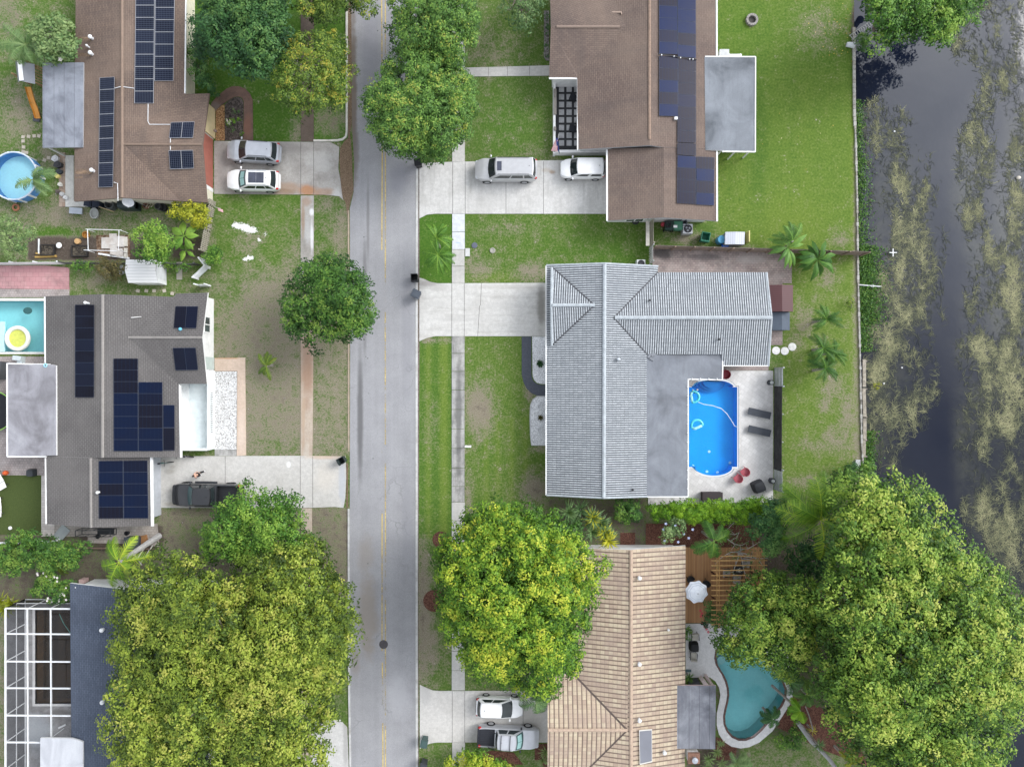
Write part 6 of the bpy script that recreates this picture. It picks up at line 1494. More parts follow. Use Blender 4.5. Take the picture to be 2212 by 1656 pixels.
t, w_ = shed('storage_box', 'ribbed pale grey storage shed on the bright lawn', [(1567, 501), (1609, 501), (1608, 528), (1566, 528)], 1.2, 1.3, 'y', ribbed('box_ribs', (.52, .54, .60), .20, 0), plain('box_wall', (.30, .31, .34)))
mb = MB(); a = W(1611, 515); mb.box((a.x, a.y, .5), (.10, 1.0, .95)); mb.build('door', plain('box_yellow', (.55, .50, .20)), t)
t, w_ = shed('storage_box', 'dark red ribbed storage shed against the pale tile roof', [(1661, 615.5), (1713, 615.5), (1713, 673), (1663, 673)], 1.95, 2.15, 'y', ribbed('red_ribs', (.085, .030, .032), .18, 1, .8), plain('red_wall', (.08, .03, .03)))
t, w_ = shed('storage_box', 'small slate blue storage box below the dark red shed', [(1668, 674), (1706, 674), (1706, 713), (1669, 713)], 1.4, 1.6, 'y', plain('slate_top', (.075, .095, .125)), plain('slate_wall', (.06, .075, .095)))
mb = MB(); mb.box(W(1683, 673.5, 1.5), (.6, .03, .05)); BASE['x'] = Vector()
# play house with slide
t = thing('playhouse', 'wooden playhouse with grey ridged roof and orange slide', 'playhouse', W(55, 160))
c = [W(41, 131, 2.6), W(75, 139, 2.6), W(76, 182, 2.6), W(45, 173, 2.6)]
mb = MB(); e0, e1 = W(39.5, 131, 2.95), W(44.5, 175, 2.95); d0, d1 = W(33, 133, 2.5), W(39, 178, 2.5)
mb.poly([e0, e1, c[2], c[1]]); mb.poly([d0, d1, e1, e0]); mb.build('roof', ribbed('play_roof', (.20, .21, .235), .12, 1, .85), t)
mb = MB(); mb.bar(W(42, 131, 2.93), W(46.5, 174, 2.93), .36, .04); mb.build('ridge_cap', wp_, t)
pw = plain('play_wood', (.33, .22, .12), .8, .2, var=.3, sc_=4)
for x, y in ((46, 140), (73, 143), (73, 176), (48, 172)):
 p = W(x, y, 1.2); mb = MB(); mb.box((p.x, p.y, 1.25), (.1, .1, 2.5)); mb.build('post', pw, t)
mb = MB(); p = W(60, 158, 1.3); mb.box((p.x, p.y, 1.25), (1.1, 1.4, .06)); mb.build('platform', pw, t)
mb = MB()
for k in range(7):
 a = W(76 + k * .4, 142 + k * 6.3, 1.9 - .02 * k); mb.bar((a.x, a.y, 2.0), (a.x + .75, a.y - .12, .9), .09, .05)
mb.build('climbing_wall', pw, t)
om = plain('orange_plastic', (.56, .25, .045), .4, .4, var=.18, sc_=2)
P = [W(62, 188, 1.3), W(66, 203, 1.1), W(72, 222, .7), (W(79, 240, .35)), W(83, 256, .15)]
mb = MB(); hw = .27
for i in range(4):
 a, b = P[i], P[i + 1]; d = (b - a).normalized(); s_ = d.cross(Vector((0, 0, 1))).normalized(); up = Vector((0, 0, .16))
 A_ = [a - s_ * hw + up, a - s_ * hw * .85, a + s_ * hw * .85, a + s_ * hw + up]; B_ = [b - s_ * hw + up, b - s_ * hw * .85, b + s_ * hw * .85, b + s_ * hw + up]
 mb.add(A_ + B_, [(j, j + 1, 5 + j, 4 + j) for j in range(3)]); mb.add([p - Vector((0, 0, .03)) for p in A_ + B_], [(4 + j, 5 + j, j + 1, j) for j in range(3)])
mb.build('slide', om, t)
mb = MB(); p = W(79, 254, .1); mb.box((p.x, p.y, .06), (.62, .72, .08), R(-8)); mb.build('landing_mat', plain('mat_dark', (.07, .072, .08)), t)
# ------------------------------------------------------------------ patio furniture and yard things
def chair(name, label, cat, x, y, rz, m, group=None, z=.05, back=.85, wd=.55, arms=True, shell=False, fm=None):
 t = thing(name, label, cat, W(x, y, z), group, rz, True); t.location = W(x, y, z); h = wd / 2
 mb = MB()
 if shell:
  vs = []; n = 9
  for zz, k in ((.38, .85), (.45, .98), (.78, 1.05)):
   for i in range(n):
    a = R(-115 + 230 * i / (n - 1)); vs.append((-h * k * math.cos(a), h * k * math.sin(a), zz if zz < .7 else .50 + .32 * max(.25, math.cos(a * .75))))
  mb.add(vs, [(r * n + i, r * n + i + 1, (r + 1) * n + i + 1, (r + 1) * n + i) for r in range(2) for i in range(n - 1)])
  o = mb.build('backrest', m, t); o.modifiers.new('t', 'SOLIDIFY').thickness = .03
  mb = MB(); mb.prism([(-h * math.cos(R(a)), h * math.sin(R(a))) for a in range(-100, 101, 25)] + [(h * .75, h * .8), (h * .75, -h * .8)], .34, .40); mb.build('seat', m, t)
 else:
  mb.box((.02, 0, .42), (wd * .92, wd * .92, .08)); mb.build('seat', m, t)
  mb = MB(); mb.box((-h + .02, 0, .42 + (back - .42) / 2 + .04), (.07, wd * .92, back - .42), M=Matrix.Rotation(R(-10), 3, 'Y')); mb.build('backrest', m, t)
  if arms:
   for s in (1, -1): mb = MB(); mb.bar((-h, s * h, .64), (h * .9, s * h, .62), .06, .035); mb.bar((h * .85, s * h, .62), (h * .85, s * h, .42), .04); mb.build('armrest', fm or m, t)
 for sx in (-1, 1):
  for s in (1, -1): mb = MB(); mb.bar((sx * h * .78, s * h * .8, .40), (sx * h * .85, s * h * .86, 0), .04); mb.build('leg', fm or m, t)
 return t
def lounger(label, x, y, rz, m, group, L=2.0):
 t = thing('sun_lounger', label, 'sun lounger', W(x, y, .05), group, rz, True); t.location = W(x, y, .05)
 mb = MB(); mb.box((.35, 0, .33), (L * .66, .64, .05)); mb.build('seat', m, t)
 mb = MB(); mb.box((-L * .33, 0, .40), (L * .36, .64, .05), M=Matrix.Rotation(R(12), 3, 'Y')); mb.build('backrest', m, t)
 for sx in (-.6, .8):
  for s in (1, -1): mb = MB(); mb.box((sx, s * .27, .16), (.05, .05, .32)); mb.build('leg', dark, t)
ch_ = plain('charcoal_mesh', (.062, .068, .080), .8, .2, obj=True)
lounger('charcoal sun lounger on the pool deck nearer the flat roof house', 1637, 892, PI + R(-13), ch_, 'sun loungers on the pale deck'); lounger('charcoal sun lounger on the pool deck nearer the red chairs', 1637, 930, PI + R(-13), ch_, 'sun loungers on the pale deck')
redc = plain('red_plastic', (.36, .085, .105), .5, .3, obj=True)
chair('tub_chair', 'faded red tub chair closer to the lamp corner', 'chair', 1605, 1017, R(130), redc, 'red tub chairs by the pool', shell=True, wd=.72); chair('tub_chair', 'faded red tub chair closer to the pool end', 'chair', 1590, 1031, R(130), redc, 'red tub chairs by the pool', shell=True, wd=.72)
chair('tub_chair', 'dark red chair tucked under the tiled eave', 'chair', 1563, 809, R(180), plain('deep_red', (.24, .03, .045), .5, .3, obj=True), None, shell=True, wd=.75)
def tarp(name, label, cat, x, y, m, r, h, sk=1.0, tail=None, rz=0.0, n=4):
 t = W(x, y, .05); mb = MB(); rows = []
 for zz, k in ((0, 1.0), (h * .6, .95), (h * .95, .82), (h, .3)):
  for a in np.linspace(0, 2 * PI, 17)[:-1]:
   kk = k * (1 - .22 * abs(math.sin(2 * a))); rows.append((t.x + r * kk * math.cos(R(45) + rz + a) * 1.25, t.y + r * kk * sk * math.sin(R(45) + rz + a) * 1.25, .05 + zz))
 mb.add(rows, [(i * 16 + k, i * 16 + (k + 1) % 16, (i + 1) * 16 + (k + 1) % 16, (i + 1) * 16 + k) for i in range(3) for k in range(16)] + [[48 + k for k in range(16)]])
 if tail:
  a = W(*tail, .05); mb.add([(t.x + .1, t.y + .2, h * .9), (t.x + .25, t.y - .2, h * .8), (a.x, a.y, .12)], [(0, 1, 2)])
 return solo(mb, name, m, label, cat)
tarp('covered_grill', 'black covered grill with trailing flap on the pale deck', 'covered grill', 1635, 1049, plain('black_cover', (.028, .030, .035), .6), .55, .95, 1, (1656, 1062), .4)
mb = MB(); p = W(1537, 1071, .4); mb.box((p.x, p.y, .40), (1.75, .72, .62)); mb.box((p.x, p.y, .74), (1.8, .78, .07)); solo(mb, 'deck_box', plain('brown_wicker', (.055, .045, .047), .8), 'dark brown storage chest beside the clipped hedge', 'deck box')
def lamp(label, x, y):
 t = thing('deck_lamp', label, 'lantern', W(x, y, .05), 'lanterns beside the metal fence'); p = W(x, y, .05)
 mb = MB(); mb.prism([(p.x + .26 * math.cos(a), p.y + .26 * math.sin(a)) for a in np.linspace(0, 2 * PI, 7)[:-1]], .05, .6); mb.build('body', plain('lamp_dark', (.05, .055, .065)), t)
 mb = MB(); mb.lathe((p.x, p.y, .6), [(.17, 0), (.15, .1), (.02, .13)], 12); mb.build('cap', plain('lamp_glass', (.42, .44, .42), .2), t)
lamp('dark lantern at the corrugated fence near the tiled eave', 1662, 826); lamp('dark lantern at the corrugated fence near the black grill', 1665, 1037)
# things in the blue pool
aq = plain('aqua_vinyl', (.10, .60, .68), .3, .4, obj=True); aq2 = plain('aqua_pale', (.35, .75, .78), .3, .4, obj=True)
def ufloat(label, x, y, rz):
 t = thing('pool_float', label, 'pool float', W(x, y, -.12), 'aqua floats in the blue pool', rz, True); t.location = W(x, y, -.14)
 mb = MB(); mb.tube([(.5 * math.cos(a) * 1.0, .52 * math.sin(a), .09) for a in np.linspace(R(-15), R(195), 18)], .115, 10); mb.build('backrest', aq, t, smooth=True)
 mb = MB(); mb.tube([(-.45, -.12, .06), (-.2, -.22, .05), (.1, -.16, .05), (.45, -.10, .06)], .13, 10); mb.build('seat', aq2, t, smooth=True)
ufloat('aqua arm chair float in the middle of the blue pool', 1505, 919, R(15)); ufloat('aqua arm chair float beside the pool steps', 1497, 857, R(-90))
mb = MB(); mb.tube([W(1508, 868, -.13), W(1520, 873, -.13), W(1540, 876, -.13), W(1558, 882, -.13), W(1570, 893, -.13), W(1580, 908, -.13), W(1587, 920, -.13), W(1594, 922, .06)], .035, 6); solo(mb, 'pool_hose', plain('hose_white', (.62, .72, .76)), 'pale suction hose curving across the blue pool', 'hose')
mb = MB(); p = W(1499, 844, -.13)
for dx, dy, m_ in ((-.12, .05, 0), (.12, 0, 1), (.30, .1, 0), (.05, -.14, 1)): mb.ball((p.x + dx, p.y + dy, -.08), (.09, .09, .07), 8, 6, m_)
solo(mb, 'pool_float', [white, black], 'small black and white toy float by the pool steps', 'pool toy')
# turquoise pool
t = thing('pool_float', 'round yellow bottomed paddling ring in the turquoise pool', 'pool float', W(41, 731, -.14)); p = W(41, 731, -.14)
mb = MB(); mb.torus((p.x, p.y, .02), .97, .19, 40, 10); mb.build('ring', plain('ring_cream', (.74, .74, .66), .4), t, smooth=True)
mb = MB(); mb.disc((p.x, p.y, -.02), .88, 30); mb.build('floor', plain('ring_yellow', (.55, .58, .12), .4, var=.2, sc_=3), t)
mb = MB(); p = W(-2, 727, -.14); mb.box((p.x, p.y, -.06), (1.15, 2.7, .14)); solo(mb, 'pool_float', plain('mat_aqua', (.45, .70, .75), .5), 'pale aqua foam mat at the edge of the turquoise pool', 'pool mat')
mb = MB(); p = W(60, 671, -.13); mb.ball((p.x, p.y, -.12), (.42, .32, .04), 12, 6); solo(mb, 'leaf_raft', plain('leaf_dark', (.03, .10, .10)), 'dark leaf shaped toy in the turquoise pool', 'pool toy')
mb = MB(); p = W(47, 774); mb.box((p.x, p.y, .35), (.75, .4, .62), R(-8)); mb.box((p.x + .1, p.y - .45, .25), (.45, .5, .45), R(-8)); solo(mb, 'pool_pump', plain('pump_grey', (.50, .55, .56)), 'grey pump unit between the pool and flat roof', 'pump')
mb = MB(); p = W(8, 800); mb.box((p.x, p.y, .5), (.8, 1.6, .9), R(-6)); solo(mb, 'garden_cabinet', plain('cabinet_dark', (.07, .075, .08)), 'dark cabinet at the left edge beside the flat roof', 'cabinet')
t = thing('trampoline', 'black trampoline with lime green rim at the left edge', 'trampoline', W(-14, 888)); p = W(-14, 888, .85)
mb = MB(); mb.disc((p.x, p.y, .85), 1.75, 36); mb.build('mat', plain('tramp_black', (.016, .018, .022), .7), t)
mb = MB(); mb.torus((p.x, p.y, .87), 1.78, .05, 40, 6); mb.build('rim', plain('tramp_green', (.30, .55, .12)), t)
for k in range(6): a = k * PI / 3; mb = MB(); mb.box((p.x + 1.75 * math.cos(a), p.y + 1.75 * math.sin(a), .42), (.06, .06, .84)); mb.build('leg', dark, t)
tarp('pot', 'large dark round pot on the grey pavers', 'pot', 72, 1020, plain('pot_dark', (.035, .04, .045), .4), .36, .55)
mb = MB(); mb.ball(W(12, 1021, .3), (.24, .22, .28), 10, 8); solo(mb, 'bucket', plain('orange_red', (.62, .11, .03)), 'orange bucket between white lounge chairs', 'bucket', smooth=True)
wl = plain('white_cushion', (.76, .75, .74), .8, .2, obj=True)
lounger('white lounger tilted at the upper turf edge', 5, 1036, R(120), wl, 'white loungers on the fake turf', 1.7); lounger('white lounger lying across the lower turf', 1, 1094, R(95), wl, 'white loungers on the fake turf', 1.7)
mb = MB(); mb.ball(W(22, 1140, .14), (.17, .17, .13), 10, 8); solo(mb, 'beach_ball', wl, 'small white ball on the fake turf', 'ball', smooth=True)
# junk behind the grey garage
mb = MB(); p = W(140, 1152, .05)
mb.box((p.x - .3, p.y, .10), (1.5, .9, .06), R(50)); solo(mb, 'sheet_panel', plain('panel_grey', (.33, .36, .36)), 'grey flat panel lying on the cream pavers', 'panel')
t = thing('dog_cage', 'dark open wire cage below the garage roof', 'cage', W(210, 1148)); a, b = W(178, 1140), W(252, 1153)
mb = MB()
for zz in (.05, 1.0):
 for (x0, y0), (x1, y1) in (((a.x, a.y), (b.x, a.y)), ((b.x, a.y), (b.x, b.y)), ((b.x, b.y), (a.x, b.y)), ((a.x, b.y), (a.x, a.y))): mb.bar((x0, y0, zz), (x1, y1, zz), .05)
for x in np.linspace(a.x, b.x, 5):
 for y in (a.y, b.y): mb.bar((x, y, 0), (x, y, 1), .04)
mb.build('frame', dark, t)
mb = MB(); mb.box(((a.x + b.x) / 2 + .6, (a.y + b.y) / 2, .06), (1.5, .5, .05)); mb.build('tray', black, t)
mb = MB(); p = W(296, 1168); mb.box((p.x, p.y, .45), (1.25, 1.0, .8)); mb.box((p.x, p.y, .88), (1.35, 1.1, .06)); solo(mb, 'storage_bench', plain('navy_cover', (.045, .052, .065)), 'dark slate box cover beside the fallen palm', 'storage box')
mb = MB(); p = W(314, 1164); mb.box((p.x, p.y, .25), (.5, .8, .45), R(12)); solo(mb, 'crate', plain('rust_wood', (.28, .14, .06)), 'rust brown crate beside the dark box cover', 'crate')
mb = MB(); mb.ball(W(283, 1179, .2), (.16, .16, .2), 10, 8); solo(mb, 'bucket', plain('blue_white', (.5, .58, .72)), 'small blue and white bucket near the palm trunk', 'bucket')
for x, y, r_, lb in ((277, 1150, .22, 'black pot beside the dark box cover'), (215, 1157, .2, 'black bowl under the wire cage')):
 mb = MB(); mb.lathe(W(x, y, .05), [(r_ * .7, 0), (r_, .3), (r_ * .85, .3), (r_ * .6, .05)], 14); solo(mb, 'pot', black, lb, 'pot')
# south side of the brown house: satellite dish and clutter
t = thing('satellite_dish', 'grey oval satellite dish under the brown eave', 'satellite dish', W(277, 436, 0)); p = W(277, 435, 3.0)
Mx = Matrix.Rotation(R(48), 3, 'X') @ Matrix.Rotation(R(15), 3, 'Y')
mb = MB(); mb.lathe(p, [(.46, .14), (.36, .06), (.2, .015), (.01, 0)], 22, M=Mx, cap=False); o = mb.build('dish', plain('dish_grey', (.55, .56, .58), .4), t); o.modifiers.new('t', 'SOLIDIFY').thickness = .02
mb = MB(); mb.tube([p, p + Vector((.1, .25, -.3)), (p.x + .1, p.y + .3, 0)], .03, 6); mb.build('mast', steel, t)
mb = MB(); mb.tube([p + Mx @ Vector((0, -.4, .1)), p + Mx @ Vector((0, -.2, .55))], .018, 6); mb.box(p + Mx @ Vector((0, -.2, .58)), (.08, .08, .12)); mb.build('feed_arm', steel, t)
def drum(name, label, cat, x, y, r_, h, m, lid=None, group=None):
 t = W(x, y, .02); mb = MB(); mb.lathe(t, [(r_ * .9, 0), (r_, h * .1), (r_, h * .95), (r_ * .92, h)] + ([] if lid else [(r_ * .8, h), (r_ * .75, h * .3)]), 20)
 return solo(mb, name, m, label, cat, group)
dkg = plain('dark_grey_plastic', (.075, .08, .082), .6)
bin_('dark blue black bin nearest the white slab by the brown house', 205, 444, R(85), ('navy', (.018, .024, .045)), False, group='bins under the brown eave'); bin_('navy bin beside the leaning pole under the brown eave', 222, 444, R(95), ('navy', (.018, .024, .045)), False, group='bins under the brown eave')
drum('barrel', 'grey open barrel under the satellite dish', 'barrel', 246, 446, .42, .8, dkg); drum('barrel', 'small grey bucket right of the yellow shrub clutter', 'barrel', 345, 448, .28, .45, dkg)
drum('barrel', 'black round tub tucked at the clutter end', 'barrel', 355, 450, .34, .4, black)
mb = MB(); p = W(288, 448); mb.box((p.x, p.y, .5), (1.5, .75, .9)); mb.lathe((p.x, p.y, .95), [(.375, -.75), (.375, .75)], 16, M=Matrix.Rotation(R(90), 3, 'Y')); solo(mb, 'covered_grill', plain('grill_teal', (.022, .035, .038), .4), 'long dark grill under the brown eave', 'grill')
drum('pot', 'brown clay pot among the eave clutter', 'pot', 318, 446, .26, .35, plain('clay', (.22, .12, .08)))
mb = MB(); p, q = W(192, 440, .5), W(240, 455, .9); mb.bar((p.x, p.y, .9), (q.x, q.y, .5), .06); solo(mb, 'wood_pole', plain('pole_wood', (.48, .36, .20)), 'pale pole leaning over the navy bins', 'pole')
for i, (x, y, a) in enumerate(((325, 436, .7), (331, 437, .9), (338, 436, 1.2))):
 p = W(x, y); mb = MB(); mb.bar((p.x, p.y, .1), (p.x + .25 * math.cos(a), p.y - .75, 1.1), .06); solo(mb, 'spare_rail', woodp, ('thin pale rail leaning nearest the clay pot', 'middle pale rail leaning by the eave wall', 'pale rail leaning nearest the yellow shrub')[i], 'rail')
mb = MB(); p = W(168, 457); mb.box((p.x, p.y, .30), (1.15, .55, .06), R(-4))
for sx in (-.45, .45): mb.box((p.x + sx, p.y, .14), (.06, .45, .28))
solo(mb, 'garden_bench', plain('bench_blue', (.42, .46, .52)), 'small pale blue bench on the worn grass', 'bench')
mb = MB(); p = W(207, 462); mb.lathe((p.x, p.y, .03), [(.45, .02), (.5, .25), (.42, .25), (.35, .06)], 16, sx=.8); solo(mb, 'tub', plain('tub_grey', (.38, .39, .37)), 'grey oval tub on the grass below the bins', 'tub')
mb = MB(); mb.prism([W(142, 336), W(160, 336), W(160, 432), W(200, 438), (W(200, 447)), W(142, 447)], 0, .06); struct(mb, 'patio', concrete('slab_white', (.62, .61, .58), (.36, .34, .30), .5))
mb = MB(); mb.prism([W(128, 330), W(141.5, 330), W(141.5, 447), W(128, 447)], 0, .05); struct(mb, 'patio', pavers('pavers_tan', ((.36, .26, .20), (.42, .34, .28), (.24, .19, .15)), (.15, .12, .1), .5, .4, .4))
rnd = random.Random(9)
for i, (x, y, cc, s_, lb) in enumerate(((124, 345, (.60, .60, .62), .45, 'folded white chair beside the paver strip'), (130, 358, (.05, .05, .055), .5, 'black cooler on the paver strip'), (131, 372, (.05, .06, .07), .38, 'dark box nearest the round pool'), (127, 382, (.62, .55, .20), .34, 'yellow and white tub by the paver strip'), (133, 400, (.62, .60, .55), .3, 'cream block on the paver strip'), (128, 415, (.12, .10, .09), .3, 'brown pot at the strip end'), (137, 420, (.5, .5, .5), .3, 'grey stone beside the white slab'), (145, 428, (.6, .6, .6), .32, 'white tray on the slab corner'))):
 p = W(x, y); mb = MB(); mb.prism([(p.x + s_ * .8 * math.cos(a) * rnd.uniform(.8, 1.1), p.y + s_ * .7 * math.sin(a) * rnd.uniform(.8, 1.1)) for a in np.linspace(0.4, 2 * PI + .4, 7)[:-1]], .03, .05 + s_ * .7); mb.box((p.x, p.y, .08 + s_ * .7), (s_ * .7, s_ * .5, .06), rnd.uniform(0, 1)); solo(mb, ('folded_chair', 'cooler', 'box', 'tub', 'block', 'pot', 'stone', 'tray')[i], plain('clutter_%d' % i, cc), lb, ('chair', 'cooler', 'box', 'tub', 'block', 'pot', 'stone', 'tray')[i])
mb = MB(); mb.torus(W(34, 448, .12), .26, .09, 18, 8); solo(mb, 'tyre_planter', plain('clay_ring', (.30, .13, .07)), 'terracotta ring on the grass below the round pool', 'planter')
# vegetable beds
def bed(label, x, y, w_, h_):
 t = thing('raised_bed', label, 'garden bed', W(x, y), 'dark raised garden beds'); p = W(x, y)
 mb = MB(); ww, hh = w_ * S, h_ * S
 for sx in (-1, 1): mb.box((p.x + sx * ww / 2, p.y, .14), (.08, hh + .08, .28)); mb.box((p.x, p.y + sx * hh / 2, .14), (ww - .08, .08, .276))
 mb.build('frame', plain('bed_black', (.030, .027, .026)), t)
 mb = MB(); mb.box((p.x, p.y, .11), (ww - .1, hh - .1, .2)); mb.build('soil', gravel('bed_soil', ((.02, .017, .014), (.05, .042, .034), (.12, .10, .075)), 10), t)
bed('dark raised bed beside the white bowl', 106, 541, 28, 22); bed('dark raised bed at the white pipe frame', 175, 543, 32, 22)
mb = MB(); mb.lathe(W(128, 530, .3), [(.04, -.3), (.24, .0), (.26, .06), (.1, .1)], 18); solo(mb, 'bird_bath', white, 'round white bowl on a stand by the garden bed', 'bird bath')
mb = MB(); mb.lathe(W(170, 522, .05), [(.24, 0), (.25, .25), (.03, .27)], 18); solo(mb, 'pot', plain('peach_pot', (.55, .34, .16)), 'peach coloured round lid beside the garden bed', 'pot lid')
drum('pot', 'rusty orange pot at the pipe frame corner', 'pot', 188, 508, .3, .3, plain('rust_pot', (.35, .17, .04)))
mb = MB(); p, q = W(78, 547, .12), W(122, 553, .12); mb.bar((p.x, p.y, .15), (q.x, q.y, .15), .16, .09); p, q = W(75, 555, .1), W(122, 553.5, .1); mb.bar((p.x, p.y, .06), (q.x, q.y, .06), .16, .09); solo(mb, 'timber', plain('yellow_timber', (.40, .26, .08)), 'two yellow timbers crossed beside the fence', 'timber')
mb = MB(); p, q = W(84, 516, .2), W(84, 548, .2); mb.bar((p.x, p.y, .2), (q.x, q.y, .2), .1, .1); solo(mb, 'pvc_post', wp_, 'white post lying upright beside the garden bed', 'post')
t = thing('pipe_frame', 'white pipe frame standing over the garden plot', 'pipe frame', W(224, 520)); z_ = 1.2
mb = MB(); A = [W(188, 495, z_), W(260, 497, z_), W(258, 540, z_), W(186, 540, z_)]
mb.tube([W(185, 495, z_), W(262, 497, z_)], .035, 6); mb.tube([W(181, 540, z_), W(252, 542, z_)], .035, 6); mb.tube([W(189, 495, z_), W(190.5, 540, z_)], .035, 6); mb.tube([W(257, 497, z_), W(256, 541, z_)], .03, 6)
mb.build('top_rail', wp_, t)
for p in A: mb = MB(); mb.tube([(p.x, p.y, 0), (p.x, p.y, z_)], .03, 6); mb.build('leg', wp_, t)
for i, (x, y, w_, h_, a) in enumerate(((229, 525, 18, 24, 0), (245, 517, 15, 24, .02), (261, 522, 16, 23, .0), (246, 541, 15, 24, 0), (259, 546, 14, 18, .1))):
 mb = MB(); p = W(x, y, .1); zz = .10 + .03 * (i % 3); mb.box((p.x, p.y, zz), (w_ * S, h_ * S, .12), a); solo(mb, 'stone_slab', concrete('slab_%d' % i, (.60, .57, .54), (.42, .30, .22), .45, scale=1.2), ('pale slab with a grey centre nearest the frame', 'rust stained pale slab at the top of the pile', 'pale slab at the right of the pile', 'clean white slab at the bottom of the pile', 'small white slab nearest the plank')[i], 'slab', 'loose slabs in the garden plot')
for i, y in enumerate((517, 527, 541, 552)):
 mb = MB(); p = W(272, y, .1); mb.box((p.x, p.y, .1), (.30, .42, .2)); solo(mb, 'concrete_block', plain('block_pale', (.55, .52, .46)), ('pale block at the top of the short row', 'second pale block down the short row', 'third pale block down the short row', 'pale block at the bottom of the short row')[i], 'block', 'pale blocks beside the round tree')
mb = MB(); p, q = W(213, 548, .1), W(280, 558, .1); mb.bar((p.x, p.y, .12), (q.x, q.y, .12), .16, .08); solo(mb, 'plank', wp_, 'long white plank lying along the fence', 'plank')
mb = MB(); mb.prism([W(208, 508), W(280, 508), W(282, 556), W(210, 556)], 0, .035); struct(mb, 'garden_plot', gravel('plot_soil', ((.07, .04, .025), (.15, .09, .055), (.24, .18, .13)), 8))
mb = MB(); p = W(388, 585); mb.box((p.x, p.y, .03), (.5, 1.6, .06)); solo(mb, 'paving_stone', plain('paver_grey', (.33, .31, .27)), 'narrow grey paving strip beside the white gate', 'paving strip')
mb = MB(); p = W(266, 590); mb.ball((p.x, p.y, .3), (.25, .25, .3), 10, 8); mb.ball((p.x + .05, p.y + .5, .25), (.2, .2, .25), 10, 8); solo(mb, 'gas_bottles', plain('bottle_grey', (.42, .44, .45)), 'two grey bottles against the white shed', 'gas bottles', smooth=True)
# plants, pots by the grey tile house
def potted(label, x, y, r_, pm, crown=None):
 t = thing('planter', label, 'planter', W(x, y, .04), 'pots on the white gravel'); p = W(x, y, .04)
 mb = MB(); mb.lathe(p, [(r_ * .6, 0), (r_, .45), (r_ * .85, .45), (r_ * .8, .3)], 18); mb.build('pot', pm, t)
 if crown: mb = MB(); mb.ball((p.x, p.y, .45), (r_ * .6, r_ * .6, .2), 12, 6); mb.build('plant', crown, t)
 return t
urn = plain('urn_white', (.62, .63, .64))
potted('white urn on the gravel above the round brown planter', 1166, 878, .22, urn); potted('white urn on the gravel below the round brown planter', 1166, 928, .22, urn)
# fire pit
mb = MB(); p = W(1623, 45)
for k in range(14):
 a = k * 2 * PI / 14; mb.box((p.x + .44 * math.cos(a), p.y + .44 * math.sin(a), .14), (.2, .19, .26), a)
t = thing('fire_pit', 'round stone fire pit on the green lawn', 'fire pit', p); mb.build('stone_ring', concrete('pit_stone', (.33, .31, .29), (.12, .1, .09), .6, scale=3), t)
mb = MB(); mb.disc((p.x, p.y, .06), .38, 20); mb.build('ash', plain('ash', (.05, .045, .04)), t)
mb = MB(); 
for x, y in ((1676, 757), (1695, 758), (1711, 749)):
 mb = MB(); mb.lathe(W(x, y, 0), [(.36, 0), (.36, .06), (.02, .07)], 22); solo(mb, 'round_paver', plain('paver_white', (.66, .65, .63), var=.2, sc_=5), {1676: 'round white paver nearest the tile roof', 1695: 'middle one of the three round white pavers', 1711: 'round white paver farthest out on the lawn'}[x], 'paver', 'round white pavers')
# service corner below the brown garage
t = thing('air_conditioner', 'grey air conditioner with round fan below the brown garage', 'air conditioner', W(1486, 494)); p = W(1486, 494, .9)
mb = MB(); mb.box((p.x, p.y, .45), (.85, .85, .88)); mb.build('case', plain('ac_grey', (.44, .45, .47), .5, .4), t)
mb = MB(); mb.torus((p.x, p.y, .90), .34, .03, 24, 6); mb.disc((p.x, p.y, .895), .33, 24); mb.build('fan_guard', plain('ac_dark', (.03, .03, .035)), t)
for k in range(3): mb = MB(); a = k * 2.09 + .4; mb.ball((p.x + .16 * math.cos(a), p.y + .16 * math.sin(a), .91), (.10, .10, .012), 10, 6); mb.build('fan_blade', plain('ac_blade', (.22, .23, .25)), t)
t = thing('air_conditioner', 'white air conditioner behind the pale tile ridge', 'air conditioner', W(1385, 570)); p = W(1385, 569, .8)
mb = MB(); mb.box((p.x, p.y, .4), (.75, .7, .8)); mb.build('case', plain('ac_white', (.58, .6, .6)), t)
mb = MB(); mb.torus((p.x, p.y, .82), .28, .03, 22, 6); mb.disc((p.x, p.y, .812), .27, 22); mb.build('fan_guard', plain('ac_dark2', (.04, .04, .045)), t)
bin_('dark green bin with a tyre on its lid below the brown garage', 1440, 493, R(90), ('forest', (.018, .040, .032)), False, group='bins below the brown garage', wd=.7); bin_('mid green recycling bin with a white label', 1459, 493, R(90), ('mint', (.05, .16, .10)), False, group='bins below the brown garage', wd=.7)
mb = MB(); mb.torus(W(1443, 485, 1.25), .22, .08, 20, 8); solo(mb, 'old_tyre', tyre, 'black tyre lying on the dark green bin', 'tyre')
mb = MB(); mb.box(W(1459, 489, 1.2), (.34, .22, .02)); solo(mb, 'paper_label', white, 'white sheet on the green recycling bin', 'sheet')
drum('barrel', 'slate grey round tub beside the air conditioner', 'barrel', 1472, 485, .34, .9, plain('tub_slate', (.12, .13, .15)))
mb = MB(); mb.ball(W(1432, 485, .2), (.22, .22, .22), 12, 8); solo(mb, 'ball', plain('ball_red', (.50, .07, .10)), 'red ball beside the dark green bin', 'ball', smooth=True)
t = bin_('empty green bin lying open by the board fence', 1519, 515, R(80), ('emerald', (.03, .17, .11)), True, group='bins below the brown garage', wd=.75, hgt=.9)
drum('barrel', 'round blue drum beside the storage shed', 'barrel', 1553, 521, .36, .85, plain('drum_blue', (.09, .30, .48)), 1)
